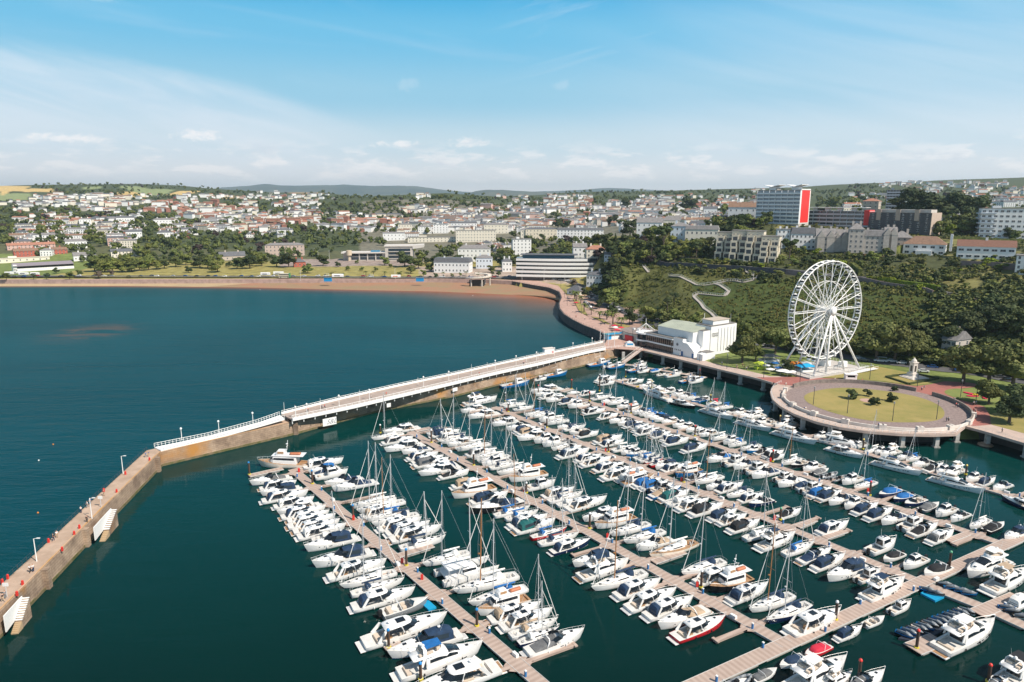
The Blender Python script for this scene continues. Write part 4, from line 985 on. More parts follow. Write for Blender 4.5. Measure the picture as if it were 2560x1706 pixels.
fleet("""
1 1820 650 12 v R n; 1900 620 11 S R n; 1930 715 13 s L n
2 40 830 12 f R w; 60 890 11 c L e; 150 935 14 s L w; 240 1010 12 h R g; 310 1060 13 s L w; 420 985 13 s L w; 400 1110 11 s R n; 490 1090 11 b L b; 500 1175 13 s L w; 690 1230 14 t L w; 860 1310 11 b R w; 960 1430 12 h R e; 1080 1410 13 s R n; 1110 1480 11 s R w; 1245 1495 15 c R e
6 810 350 13 c L w; 960 410 14 t L n; 1060 495 14 s L n; 1210 565 14 s L b; 1310 640 12 o L e; 1490 695 16 s L w e; 1790 870 14 s L n
7 60 640 14 c R n; 230 690 13 t L w k; 345 790 13 h R n; 540 875 14 s L n; 710 955 14 s L n n; 895 1065 16 c R n
""", PBn, 'right of ', 'boats on the second pontoon', pont="B")
PCn='third pontoon'
fleet("""
2 320 480 17 f R n; 240 560 12.5 c L w; 385 605 14.5 c L w; 480 665 9 R R e; 590 680 12 h L w; 590 745 11 o L w; 680 770 10 v R n; 765 780 11 v R e; 865 815 14 c L w; 925 860 11 b L w; 1035 885 11 b L e; 1110 930 11 S L g; 1190 935 9 o R k; 1270 980 14 h R n; 1375 1030 11 h R n; 1470 1065 13 c R e; 1585 1120 13 h R n; 1640 1160 9 o R n; 1745 1200 15 c R w; 1865 1250 13 t R e; 1960 1290 11 v R b; 1990 1350 10 b R n b
3 50 1150 12 h R w; 115 1205 11 v R b; 165 1265 13 o R e b; 320 1310 12 v R t; 450 1355 13 s R w; 560 1400 13 c R w; 680 1455 13 v R k; 800 1520 11 v R n; 930 1540 11 c R e
7 360 185 12 v R k; 500 250 12.5 s R w; 680 310 14.5 f R n; 820 385 12 s R b; 990 445 12 o R n; 1100 505 12 v R n; 1290 575 14.5 v L n
8 380 515 9 b R n; 470 680 15 f R n
""", PCn, 'left of ', 'boats on the third pontoon', pont="C")
fleet("""
2 520 515 8 S L b; 635 510 11 S R w; 655 555 11 s R w; 780 605 12 s L b; 860 620 12 s L n; 1000 650 11 b L e; 985 690 11 S L w; 1070 745 9 o L n; 1185 735 11 s R n; 1180 790 9 R L n; 1300 815 10 v R k; 1460 875 13 v R e; 1590 890 11 h R n; 1650 950 12 s R w; 1760 1000 9 b L n b; 1800 975 8 b L n; 1920 1040 10 S R b; 1975 1085 9 S R n r
3 45 950 10 s R w; 70 1000 8 S R n r; 180 1030 10 v L n; 240 1070 11 h R n; 400 1110 11.5 t L w b; 500 1155 9 o R k n; 610 1175 12.5 s L w; 690 1245 10 o L w; 790 1260 12 h R n; 895 1315 11 s L n; 1020 1360 10.5 h R n; 1165 1390 10 o L k n; 1410 1515 9.5 o R k
7 1070 225 12.5 h R n
8 420 275 11.5 b R k; 560 350 8 r L k; 720 430 9.5 b L w; 930 505 10 r L k
""", PCn, 'right of ', 'boats on the third pontoon', pont="C")
PDn='fourth pontoon'
fleet("""
2 960 370 17 c L w; 945 400 10 h L w; 1000 430 12 h R w; 1080 455 12 c L w; 1150 485 10 v R n; 1260 520 11 b L b; 1365 555 8 o R k; 1450 575 11.5 h R k; 1565 625 10.5 c R w; 1650 665 10 o L w; 1715 690 10 o L k; 1790 710 10 v R n; 1865 735 9 v R n; 1960 765 12 h R g
3 60 670 11 h R w; 125 705 8 o R b; 190 730 10 v R n; 275 760 10 h R n; 405 785 12 v R n; 470 835 7 R R o; 600 845 12.5 v R n; 820 945 13 o L b; 950 985 11 b R t; 1050 1015 11 o L n; 1150 1060 11 b R e; 1250 1100 13 o L n; 1420 1140 9 b R n; 1520 1180 12 o L w; 1630 1220 8.5 r R n; 1690 1250 10 b R g; 1820 1290 11 v R b
4 75 920 11 v R n; 195 935 11.5 o L n; 330 1000 10 b L n; 450 1045 11.5 v R n; 610 1090 12 v R n; 755 1130 11.5 o L n; 885 1200 10.5 b R e; 1040 1245 12 o R k; 1200 1310 12 h R g
""", PDn, 'left of ', 'boats on the fourth pontoon', pont="D")
fleet("""
2 1150 350 5 R L n; 1225 390 7 r L w; 1305 410 9.5 c R e; 1430 450 12 s R w; 1500 490 9 v L w; 1560 500 12 s L w; 1645 540 9 b L w; 1740 565 9.5 t R w; 1820 590 10 o L n; 1900 615 10 S L b; 1990 650 9 v L b
3 55 540 9 s L b; 130 580 9 v L n; 220 605 9.5 c L w; 330 640 8.5 b L e; 385 660 9.5 c L n; 455 685 9 o L w; 535 710 9 c R n; 625 725 10 c L w; 720 765 9.5 S L w; 820 805 9.5 b L n; 910 820 9 S L b; 1020 860 10.5 s L n; 1090 890 8 b L n b; 1180 890 9 o R k; 1225 945 10.5 h R k; 1345 930 8 v R k; 1415 1000 10 S L w; 1530 1020 9 R L r k; 1655 1065 10 b L w; 1745 1095 8 r R g g; 1860 1150 8 i R k
4 65 745 8 i R k; 180 785 10 b L k; 335 840 11 s L b; 580 920 10.5 r L b n; 695 970 9.5 r L b n; 860 1000 9.5 R L n n; 985 1055 9 r R g g; 1155 1095 10 b L k; 1290 1145 9.5 o L k; 1490 1210 10.5 s L w; 1630 1255 9.5 r R k k; 1830 1325 10.5 v L n
""", PDn, 'right of ', 'boats on the fourth pontoon', pont="D")
# big yachts lying along the outer pontoon
def along(k, x0, y0, x1, y1, kd, cov, lab, hl=None):
    a = kp(k,x0,y0); b = kp(k,x1,y1); A = G(a[0],a[1],1.0); B = G(b[0],b[1],1.6); B.z = A.z = 0; d = B-A
    return boat(kd, (A+B)/2, atan2(d.y,d.x), d.length, cov, hl, lab, 'big yachts lying along the outer pontoon')
along(3,290,385,22,282,'y','w','white yacht with a square hull window, farthest of the big moored yachts')
along(3,290,400,568,455,'c','w','black hulled hardtop yacht, second farthest of the big moored yachts','k')
along(3,605,480,917,556,'y','n','white yacht with navy awning at its stern, third farthest big yacht')
along(3,948,595,1288,668,'y','w','white flybridge yacht, fourth farthest of the big moored yachts')
along(3,1308,700,1738,795,'y','w','white flybridge yacht just below the left end of the round garden')
along(4,8,455,415,545,'c','b','low white yacht with pale blue foredeck cushion, below the round garden')
along(4,478,600,968,705,'y','n','longest white flybridge yacht with dark arched side windows')
along(4,1040,755,1585,880,'y','w','white flybridge yacht with roof slots, nearest complete one at right')
along(4,2100,1080,1712,905,'c','w','dark hulled sports yacht cut by the right edge of the photo','n')
along(2,1440,290,1665,228,'c','w','white hardtop yacht at the far tip of the outer pontoon')
fleet("""
2 1560 300 9.5 o R k; 1705 262 6 R L o; 1835 285 11 c R e; 1875 330 5 r R y
3 70 250 10 f L w; 180 280 8 b L w; 275 300 10 h L w; 385 330 10 b L n; 455 350 10 o L k; 505 365 9 S L b; 575 390 9 r L n b; 620 380 9 c L w; 720 420 9 S L r; 830 455 9 S L b; 920 500 9 r L k; 985 510 9 b L n; 1060 530 10 c L e; 1125 545 11 f L w; 1200 600 9 b L n; 1270 610 8 R L r; 1420 625 12 f L w; 1780 740 9 b L w; 1875 780 8 b L w
4 165 415 15 f 328 w; 330 440 8 b L w; 480 485 10 s L w; 560 495 8 b L n; 640 510 11 f L w; 790 545 9 v L n; 870 565 8 S L b; 960 615 11 o L k; 1080 655 11 o R k; 1175 685 9 b L w; 1270 700 12 f L w; 1470 760 9 b L w; 1600 795 9.5 v R n; 1740 840 10 o L n
""", 'outer pontoon', 'behind ', 'small boats behind the outer pontoon')
fleet("""
9 715 585 15 w R b b; 830 605 9 b R n; 910 612 12 w R n b; 225 705 14 w R n b; 50 750 8 b R w; 1150 650 13 w R o b; 1215 662 9 b R w; 1175 595 10 w R r; 1355 655 8 r R b; 1415 697 7 R R w; 1555 705 11 w R n; 1720 770 11 w R b b; 1810 775 11 b R r; 1870 735 6 r R b
2 660 315 16 w R b b
""", 'far quay', 'by the ', 'fishing boats by the quay','left')
fleet("""
7 995 1270 7.5 r L r r; 775 1365 7 r L n; 540 1475 6.5 r R g; 290 1550 8 i R k; 1005 1500 17 f R w
8 170 1075 8 v R n; 415 955 6.5 R R w; 665 825 7.5 b R w; 1310 1120 19 f R w; 1490 450 16.5 f 207 w; 1700 585 17 f R e; 320 1570 12 o R g; 1600 1570 8 o R g; 1850 770 11 v R w; 1840 1450 16 f R k; 60 1540 8 f R w
""", 'cross walkway', 'along the ', 'boats along the cross walkway','left')
# jet skis
JR = [(690+i*50, 1135-i*19-(i%2)*4) for i in range(13)]
for i,(x,y) in enumerate(JR):
    p = kp(8,x+10,y-8); boat('j', G(p[0],p[1],.3)+Vector((0,0,.15)), Fang-R(75), 3.3, 'k', None, f"jet ski {ORD(i+1)} from the front of the long dark row", 'jet skis in the long row')
for i,(x,y) in enumerate([(925,695),(1000,725),(1090,640),(1160,672),(1255,700),(1325,728),(1690,862),(1745,900),(1830,950)]):
    p = kp(8,x,y); boat('j', G(p[0],p[1],.4)+Vector((0,0,.15)), Fang-R(60)*(1 if i<2 else .6), 3.3, 'k', None, ['black jet ski on the blue float','grey jet ski on the blue float','white covered jet ski at the head of the short pontoon','black jet ski second from head of the short pontoon','grey covered jet ski on the short pontoon','blue and white jet ski at the short pontoon end','grey jet ski by the right edge pontoon','blue covered jet ski by the right edge pontoon','dark jet ski lowest by the right edge pontoon'][i], 'jet skis moored singly')
finish_boats()
# ---------------------------------------------------------------- pontoons
PLANK = mat('pontoon_planks', (.40,.32,.27), .8)
nt = PLANK.node_tree; b = nt.nodes['Principled BSDF']; tcn = nt.nodes.new('ShaderNodeUVMap') if False else nt.nodes.new('ShaderNodeTexCoord')
wv = nt.nodes.new('ShaderNodeTexWave'); wv.inputs['Scale'].default_value = .27; wv.inputs['Distortion'].default_value = .3; wv.bands_direction='X'
nn = nt.nodes.new('ShaderNodeTexNoise'); nn.inputs['Scale'].default_value=.5; nn.inputs['Detail'].default_value=6
nt.links.new(tcn.outputs['Object'], wv.inputs['Vector']); nt.links.new(tcn.outputs['Object'], nn.inputs['Vector'])
mxx = nt.nodes.new('ShaderNodeMix'); mxx.data_type='RGBA'; mxx.inputs['A'].default_value=(.31,.225,.185,1); mxx.inputs['B'].default_value=(.50,.40,.34,1)
mu = nt.nodes.new('ShaderNodeMath'); mu.operation='MULTIPLY_ADD'; mu.inputs[1].default_value=.45; nt.links.new(wv.outputs['Fac'], mu.inputs[0])
mm_ = nt.nodes.new('ShaderNodeMath'); mm_.operation='MULTIPLY'; mm_.inputs[1].default_value=.6; nt.links.new(nn.outputs['Fac'], mm_.inputs[0]); nt.links.new(mm_.outputs[0], mu.inputs[2])
nt.links.new(mu.outputs[0], mxx.inputs['Factor']); nt.links.new(mxx.outputs['Result'], b.inputs['Base Color'])
CONC = mat('concrete_float', (.42,.40,.37), .8, var=.3, scale=1)
PEDB = mat('service_post_blue', (.02,.16,.40), .4)
SEGN = [0]
def seg(name, a, b, w, lab=None, par=None, z=.55, extra=True, grp=None):
    """a floating walkway section: local x along it"""
    SEGN[0] += 1; z += .005*SEGN[0]; a = Vector((a[0],a[1],0)); b = Vector((b[0],b[1],0)); d = b-a; L = d.length
    o = empty(name, (a.x,a.y,0), atan2(d.y,d.x)) if par is None else None
    P_ = o
    MB().box(0,-w/2,z-.12,L,w/2,z).build('planking', [PLANK], P_)
    m = MB(); n = max(1,int(L/9))
    for i in range(n):
        x = L*(i+.5)/n; m.box(x-L/n*.38,-w/2+.12,-.35-.003*SEGN[0],x+L/n*.38,w/2-.12,z-.13)
    m.build('float', [CONC], P_)
    m = MB(); m.box(0,-w/2-.09,z-.16,L,-w/2-.003,z+.05); m.box(0,w/2+.003,z-.16,L,w/2+.09,z+.05); m.build('edge_beam', [mat('edge_alu',(.55,.54,.52),.5)], P_)
    tag(o, lab, 'pontoon', grp); return o
def water(px, py): return G(px,py,.55)
def mainp(name, p0, p1, w, lab, fingers_L, fingers_R, fl=9.):
    A = water(*p0); B = water(*p1)
    o = seg(name, A, B, w, lab, grp='main pontoons')
    L = (B-A).length; d = (B-A)/L; n = Vector((-d.y,d.x,0)); z=.55
    inv = Matrix.Rotation(-atan2(d.y,d.x),4,'Z')
    m = MB()
    for s_, N in ((1,fingers_L),(-1,fingers_R)):
        for i in range(N):
            x = L*(i+.25)/N; f = Vector((Fdir.x,Fdir.y,0))*(1 if s_ == -1 else -1)
            f = inv @ f; ln = fl*random.uniform(.8,1.15)
            q0 = Vector((x,0,z-.04))+f*(w/2+.1); q1 = q0+f*ln
            fo = MB(); fo.beam(q0,q1,1.0,.10); fo.beam(q0+Vector((0,0,-.25)),q1+Vector((0,0,-.25)),.8,.38); fo.beam(q1-f*.5,q1+f*.1,1.6,.25)
            fo.add([(x-1.6,-s_*0+(w/2+.1)*(1 if f.y>0 else -1),z-.01),(x+1.6,(w/2+.1)*(1 if f.y>0 else -1),z-.01),tuple(q0+f*2.2+Vector((0,0,.03)))],[(0,1,2),(2,1,0)])
            fo.build('finger', [PLANK], o)
    for i in range(int(L/13)):
        x = L*(i+.5)/int(L/13); k = MB(); k.rbox((x,(w/2-.3)*(1 if i%2 else -1),z),(.32,.32,1.05)); pk = k.build('service_post', [PEDB], o)
        k = MB(); k.rbox((x,(w/2-.3)*(1 if i%2 else -1),z+1.05),(.36,.36,.16)); k.build('lamp_cap', [GEL], pk)
    bx = MB()
    for i in range(int(L/32)):
        x = L*(i+.7)/int(L/32); bx.rbox((x,(w/2-.35)*(-1 if i%2 else 1),z),(1.3,.6,.6))
    if bx.v: parts(bx, 'storage_box', [GEL], o)
    return o
mainp('main_pontoon', (731,1173), (1390,1742), 2.6, 'leftmost planked pontoon running to the bottom edge', 9, 9, 10)
mainp('main_pontoon', kp(1,1590,625), (1968,1612), 2.6, 'second planked pontoon from the left', 15, 15, 10)
mainp('main_pontoon', kp(2,450,540), (2300,1455), 2.5, 'third planked pontoon from the left', 19, 19, 9)
mainp('main_pontoon', kp(2,1180,420), (2512,1362), 2.4, 'fourth planked pontoon, nearest the yacht pontoon', 20, 20, 8)
mainp('main_pontoon', kp(2,1620,275), (2620,1266), 2.4, 'outer pontoon with big yachts alongside, nearest the promenade', 0, 16, 7)
mainp('main_pontoon', kp(9,985,590), kp(9,1925,745), 2.4, 'short far pontoon with fishing boats below the theatre', 5, 3, 6)
mainp('cross_walkway', (1700,1730), (2640,1302), 3.0, 'long walkway crossing the foot of the pontoons', 0, 0)
mainp('main_pontoon', kp(8,940,640), kp(8,1440,835), 2.6, 'short pontoon with jet skis below the walkway', 0, 0)
mainp('main_pontoon', kp(8,1560,885), kp(8,1900,1040), 2.6, 'short pontoon by the right edge with jet skis', 0, 0)
mainp('cross_walkway', kp(8,1400,905), kp(8,1800,735), 3.0, 'short walkway at right edge above the jet ski row', 0, 0)
for a, b_, w_, lab in (((15,1055,350,988,1),0,1.8,'planked arm at far end of the first pontoon'),):
    pass
def arm(k, x0,y0,x1,y1,w,lab):
    a = kp(k,x0,y0); b = kp(k,x1,y1); return seg('pontoon_arm', water(*a), water(*b), w, lab, grp='pontoon arms')
arm(1,10,1058,340,985,2.2,'planked arm left at the far end of the first pontoon')
arm(1,480,985,600,960,2.2,'planked arm right at the far end of the first pontoon')
arm(1,1640,618,1790,588,2.2,'planked arm at the far end of the second pontoon')
arm(2,1110,390,1215,362,2.2,'planked arm at the far end of the fourth pontoon')
arm(8,775,1250,1035,1150,3.4,'planked platform under the red topped pile beside jet skis')
arm(5,715,1260,870,1195,2.0,'planked finger under the pile beside the biggest cruiser')
arm(7,820,205,975,142,1.6,'long planked finger with a white box, third pontoon')
arm(7,1060,300,1240,240,1.6,'planked finger beside the dark hooded cruiser')
arm(4,1215,1385,1405,1312,1.6,'planked finger below the grey hooded cruiser')
arm(6,1385,810,1690,705,1.8,'planked finger below the cream sailing yacht')
arm(5,830,350,1168,248,1.8,'planked finger below the white yacht, right of first pontoon')
# blue and dark jet ski floats
def floatp(k, pts, m, lab):
    P_ = [water(*kp(k,x,y)) for x,y in pts]; cx = sum(p.x for p in P_)/len(P_); cy = sum(p.y for p in P_)/len(P_)
    q = MB(); q.prism([(p.x-cx,p.y-cy) for p in P_], -.1, .42); o = q.build('jet_ski_float', [m]); o.location=(cx,cy,0); tag(o, lab, 'float', 'jet ski floats')
floatp(8,[(855,700),(940,650),(1085,735),(1000,775)], mat('float_blue',(.01,.30,.55),.5), 'bright blue jet ski float below the walkway')
floatp(8,[(640,1135),(1230,830),(1400,880),(860,1180)], mat('float_dark',(.03,.04,.06),.6), 'long dark float under the row of jet skis')
floatp(5,[(1045,790),(1110,755),(1200,835),(1125,862)], mat('float_blue',(.01,.30,.55),.5), 'small blue float beside the first pontoon')
# ---------------------------------------------------------------- mooring piles
RUST = mat('pile_steel', (.030,.024,.022), .75, col2=(.16,.075,.035), scale=.8)
YEL = mat('pile_collar', (.62,.52,.05), .6)
CAPC = {'b':(mat('cap_blue',(.01,.22,.55),.4),'blue'),'w':(mat('cap_white',(.8,.82,.84),.4),'white'),'r':(mat('cap_red',(.75,.05,.04),.4),'red'),'y':(mat('cap_yellow',(.8,.6,.15),.4),'yellow'),'g':(mat('cap_green',(.12,.38,.22),.4),'pale green')}
PIL = [(1,15,1050,915,'b','at far left tip of the arm'),(1,632,1140,995,'b','behind the first pontoon head'),(1,1032,1490,1330,'b','between sailing yachts right of first pontoon'),(1,1297,640,562,'w','beside the head of second pontoon'),(1,1797,735,600,'w','between yachts right of the second pontoon'),
 (5,912,445,265,'b','above the planked finger, first pontoon'),(5,742,1240,1035,'b','at the stern of the biggest cruiser'),(5,1592,1030,838,'b','right of the first pontoon near the blue cabin yacht'),(5,1050,1550,1355,'b','nearest the bottom edge, first pontoon'),
 (2,884,420,322,'r','far end of fourth pontoon, left one'),(2,1210,365,268,'r','far end of fourth pontoon, right one'),(2,1386,485,392,'r','upper part of fourth pontoon'),(2,1793,605,515,'r','beside a fishing cabin boat, fourth pontoon'),(2,252,1115,985,'w','in the sailing yachts right of second pontoon'),
 (2,562,485,395,'w','head of third pontoon, far one'),(2,590,590,498,'w','head of third pontoon, near one'),(2,968,745,640,'w','right of third pontoon below beige boat'),(2,1570,985,880,'w','right of third pontoon beside life ring'),(2,768,1385,1270,'w','between cabin boat and second pontoon'),(2,1484,385,200,'w','in front of the hardtop yacht, outer pontoon'),
 (9,1310,860,778,'y','beside the farthest big yacht'),(9,1850,735,650,'r','end of the fishing pontoon'),(9,1012,735,650,'w','by the orange boat'),
 (3,690,415,362,'y','by the red covered boat, outer pontoon'),(3,537,750,638,'r','middle of fourth pontoon'),(3,1298,1000,878,'r','fourth pontoon by black cruiser'),(3,428,1205,1070,'w','right of third pontoon'),(3,1368,650,540,'y','below the left end of round garden'),(3,1374,1570,1440,'g','third pontoon by black boat'),
 (4,380,485,378,'y','behind the long yacht, outer pontoon'),(4,1388,735,645,'y','behind the nearest big yacht'),(4,447,940,788,'r','fourth pontoon by the blue covered boats'),(8,1130,470,290,'g','near the walkway and white storage boxes'),
 (6,760,480,312,'w','right of second pontoon by white cruiser'),(6,1852,1060,870,'w','right of second pontoon, beside life ring'),(7,1156,1025,838,'w','by the walkway above the blue hooded boat'),(7,1358,1560,1345,'r','bottom edge, left of three red ones'),
 (8,815,1245,1040,'r','in front of the jet ski row'),(8,1508,1570,1372,'r','bottom right corner')]
pp = None
for i,(k,x,yb,yt,cl,lab) in enumerate(PIL):
    p = kp(k,x,yb); q = kp(k,x,yt); v = G(p[0],p[1],.4); dd = depth(v); hgt = max(3.2,(p[1]-q[1])/F*dd/CP); hgt = min(hgt, 7.5)
    if pp is None:
        o = empty('mooring_pile', (v.x,v.y,0)); a_ = MB(); a_.tube((0,0,-1),(0,0,1),.26,n=12); a_.v=[(x_,y_,(z+1)/2) for x_,y_,z in a_.v]
        sh = a_.build('shaft', [RUST], o, True); c_ = MB(); c_.revolve([(.27,0),(.30,.05),(.30,.25),(.2,.42),(.02,.5)],(0,0,0),10); cp_ = c_.build('cap', [CAPC['b'][0]], o, True)
        k_ = MB(); k_.revolve([(.3,0),(.45,.02),(.45,.35),(.3,.37)],(0,0,.45),10); ck_ = k_.build('collar', [YEL], o); pp = (o,sh,cp_,ck_); parts = pp
    else:
        o = pp[0].copy(); C.objects.link(o); parts = [o]
        for s_ in pp[1:]: n_ = s_.copy(); C.objects.link(n_); n_.parent = o; parts.append(n_)
    o.location = (v.x,v.y,0); parts[1].scale = (1,1,hgt+1); parts[1].location = (0,0,-1); parts[2].location = (0,0,hgt)
    parts[2].material_slots[0].link='OBJECT'; parts[2].material_slots[0].material = CAPC[cl][0]
    tag(o, f"dark mooring pile with {CAPC[cl][1]} cap, {lab}", 'mooring pile', 'mooring piles of the marina')
# life ring posts (red lockers) on the pontoons
LR = [(1,1035,1490),(2,575,580),(2,745,1370),(2,1545,975),(3,1278,995),(4,428,905),(6,1815,1045),(6,935,570),(5,1062,575),(5,870,415),(2,1530,525),(7,620,140),(1,500,1020),(3,405,1190)]
for i,(k,x,y) in enumerate(LR):
    p = kp(k,x,y); v = G(p[0],p[1],.6); m = MB(); m.rbox((0,0,0),(.55,.35,1.1)); m.tube((0,0,1.1),(0,0,1.5),.05); o = m.build('life_ring_locker', [mat('locker_red',(.65,.04,.03),.5)]); o.location=v
    tag(o, f"red life ring locker on a pontoon, {ORD(i+1)} of {len(LR)} counting along the pontoons", 'locker', 'life ring lockers')
# floating channel marks and small buoys in the bay
for i,(x,y) in enumerate([(133,1112),(97,1152),(95,1283),(650,725),(1182,740)]):
    v = G(x,y,0); m = MB(); m.revolve([(.05,-.2),(.22,-.1),(.25,.12),(.12,.3),(.03,.36)],(0,0,0),8); o = m.build('buoy', [CAN['o'] if i in (0,2) else GEL], smooth=True); o.location = v
    tag(o, ['orange buoy, upper of those left of breakwater','white buoy between two orange ones','orange buoy nearest the breakwater lamp','white buoy near the far left beach','white buoy off the middle beach'][i], 'buoy', 'small buoys on the bay')
# ================================================================ foliage tools
def leafmat(name, a, b_, sc=.25):
    return mat(name, a, .75, col2=b_, scale=sc, objrand=.28, spec=.25, detail=6)
LF = {'g': leafmat('leaves_green', (.08,.105,.026), (.16,.17,.045)), 'd': leafmat('leaves_dark', (.035,.054,.020), (.075,.090,.030)),
      'y': leafmat('leaves_light', (.11,.135,.03), (.19,.20,.045)), 'p': leafmat('leaves_plane', (.085,.105,.03), (.17,.175,.055)),
      'c': leafmat('leaves_copper', (.035,.022,.022), (.06,.04,.035)), 's': leafmat('leaves_shrub', (.085,.105,.026), (.19,.175,.05), .08),
      'h': leafmat('hedge_green', (.13,.17,.015), (.22,.24,.02), .5), 'o': leafmat('leaves_brown', (.16,.12,.09), (.10,.08,.06))}
BARK = mat('bark', (.12,.09,.07), .9, var=.4, scale=2)
def ico():
    t = (1+5**.5)/2; v = [(-1,t,0),(1,t,0),(-1,-t,0),(1,-t,0),(0,-1,t),(0,1,t),(0,-1,-t),(0,1,-t),(t,0,-1),(t,0,1),(-t,0,-1),(-t,0,1)]
    f = [(0,11,5),(0,5,1),(0,1,7),(0,7,10),(0,10,11),(1,5,9),(5,11,4),(11,10,2),(10,7,6),(7,1,8),(3,9,4),(3,4,2),(3,2,6),(3,6,8),(3,8,9),(4,9,5),(2,4,11),(6,2,10),(8,6,7),(9,8,1)]
    v = np.array(v, float); return v/np.linalg.norm(v[0]), np.array(f)
ICV, ICF = ico()
def crown_arrays(rng, R0, H0, z0, lobes, nleaf, leaf, core=.78, conic=False, flat=1.0):
    """leaf quads spread over lobes; returns V, F(quads). core lumps are added as quads too (degenerate-free)"""
    V = []; 
    cs = []
    for i in range(lobes):
        a = rng.uniform(0, 2*pi); rr = R0*.62*math.sqrt(rng.uniform(0,1)); h = rng.uniform(.18,.85)
        if conic: rr *= (1-h)*1.3
        lr = R0*rng.uniform(.30,.50)*(1-.35*abs(h-.45))*(1 if not conic else (1.15-h))
        cs.append((rr*cos(a), rr*sin(a), z0+H0*h, lr))
    cs = np.array(cs); w = cs[:,3]**2; w = w/w.sum()
    idx = rng.choice(len(cs), nleaf, p=w)
    d = rng.normal(size=(nleaf,3)); d[:,2] = np.abs(d[:,2])*.9-.25*rng.uniform(size=nleaf); d /= np.linalg.norm(d,axis=1)[:,None]
    rad = cs[idx,3]*rng.uniform(.82,1.12,nleaf)
    P = cs[idx,:3]+d*rad[:,None]*np.array([1,1,.85*flat])
    nrm = d+rng.normal(size=(nleaf,3))*.45; nrm /= np.linalg.norm(nrm,axis=1)[:,None]
    a = np.cross(nrm, rng.normal(size=(nleaf,3))); a /= np.linalg.norm(a,axis=1)[:,None]; b = np.cross(nrm,a)
    s = leaf*rng.uniform(.6,1.3,nleaf)[:,None]
    Q = np.stack([P-a*s-b*s*.7, P+a*s-b*s*.8, P+a*s*.9+b*s*.7, P-a*s*.8+b*s*.8],1).reshape(-1,3)
    Fq = np.arange(nleaf*4).reshape(-1,4)
    # inner lumps
    CV = []; CF = []; n = len(Q)
    for c in cs:
        CV.append(ICV*c[3]*core*np.array([1,1,.85])+c[:3]); CF.append(ICF+n); n += 12
    CV = np.concatenate(CV); CF = np.concatenate(CF)
    return np.concatenate([Q,CV]), Fq, CF
def crown_mesh(name, seed, *a, m=None, **k):
    rng = np.random.default_rng(seed); V, Fq, Ft = crown_arrays(rng, *a, **k)
    me = bpy.data.meshes.new(name); me.from_pydata(V.tolist(), [], Fq.tolist()+Ft.tolist()); me.materials.append(m or LF['g']); me.update(); return me
def trunk_mesh(h, r, limbs=5, spread=2.5, seed=0):
    rs = random.Random(seed); m = MB(); m.tube((0,0,-.6),(0,0,h*.45),r*1.2,r*.8,7)
    m.tube((0,0,h*.45),(.2,0,h*.8),r*.8,r*.35,6)
    for i in range(limbs):
        a = 2*pi*i/limbs+rs.random(); z = h*rs.uniform(.35,.6); m.tube((0,0,z),(spread*cos(a),spread*sin(a),z+h*.35),r*.45,r*.15,5)
    return m.mesh('trunk', BARK)
TREE = {}
def tree_proto(kind):
    """(crown meshes, trunk mesh, natural height)"""
    if kind in TREE: return TREE[kind]
    if kind == 'far':   r = [crown_mesh('crown',i,5.5,9.5,.2,8,170,.8) for i in range(4)], trunk_mesh(6,.3), 11
    if kind == 'mid':   r = [crown_mesh('crown',10+i,5.5,10,.8,12,760,.5) for i in range(4)], trunk_mesh(7,.35), 12
    if kind == 'near':  r = [crown_mesh('crown',20+i,6,10,2.5,18,2600,.32) for i in range(3)], trunk_mesh(8,.45,7,3.5), 13
    if kind == 'conifer': r = [crown_mesh('crown',30+i,4.2,15,1,14,500,.5,conic=True) for i in range(2)], trunk_mesh(12,.3,3,1), 16
    if kind == 'pine':  r = [crown_mesh('crown',40+i,5.5,4.5,8.5,9,700,.45,flat=.5) for i in range(2)], trunk_mesh(13,.35,6,3), 14
    if kind == 'bush':  r = [crown_mesh('crown',50+i,1.8,2.6,-.2,7,380,.2) for i in range(3)], trunk_mesh(1.2,.08,3,.5), 2.6
    if kind == 'palm':
        ms = []
        for i in range(2):
            rs = random.Random(i); m = MB()
            for k in range(26):
                a = rs.uniform(0,2*pi); el = rs.uniform(-.3,1.1); L = 2.6; px0 = Vector((0,0,5.2)); pts=[]
                for s_ in range(5):
                    t = s_/4; pts.append(Vector((cos(a)*L*t*cos(el*(1-t*.5)), sin(a)*L*t*cos(el*(1-t*.5)), 5.2+L*t*sin(el)-1.7*t*t)))
                sd_ = Vector((-sin(a),cos(a),0))
                m.loft([[p-sd_*.32*(1-.6*j/4)+Vector((0,0,-.12)), p, p+sd_*.32*(1-.6*j/4)+Vector((0,0,-.12))] for j,p in enumerate(pts)], False, False)
            ms.append(m.mesh('fronds', LF['p']))
        t = MB(); t.tube((0,0,-.4),(0,0,5.3),.26,.2,7); r = ms, t.mesh('trunk', BARK), 6.5
    TREE[kind] = r; return r
def tree(kind, loc, h, lab, group, leaf='g', wide=1.0, name='tree', cat='tree', rs=random):
    cr, tr, h0 = tree_proto(kind); k = h/h0
    o = empty(name, (loc[0],loc[1],loc[2]-.1), rs.uniform(0,2*pi)); o.scale = (k*wide,k*wide,k)
    link('trunk', tr, o); link('crown' if kind != 'palm' else 'fronds', rs.choice(cr), o, LF[leaf]); tag(o, lab, cat, group); return o
class Bulk:
    """many copies of small crowns baked in one mesh (cover nobody could count)"""
    def __init__(s): s.V = []; s.Q = []; s.n = 0
    def add(s, V, Q): s.V.append(V); s.Q.append(Q+s.n); s.n += len(V)
    def build(s, name, m, lab, cat, kind='stuff'):
        if not s.V: return
        me = npmesh(name, np.concatenate(s.V), np.concatenate(s.Q), [m]); o = link(name, me); tag(o, lab, cat, None, kind); return o
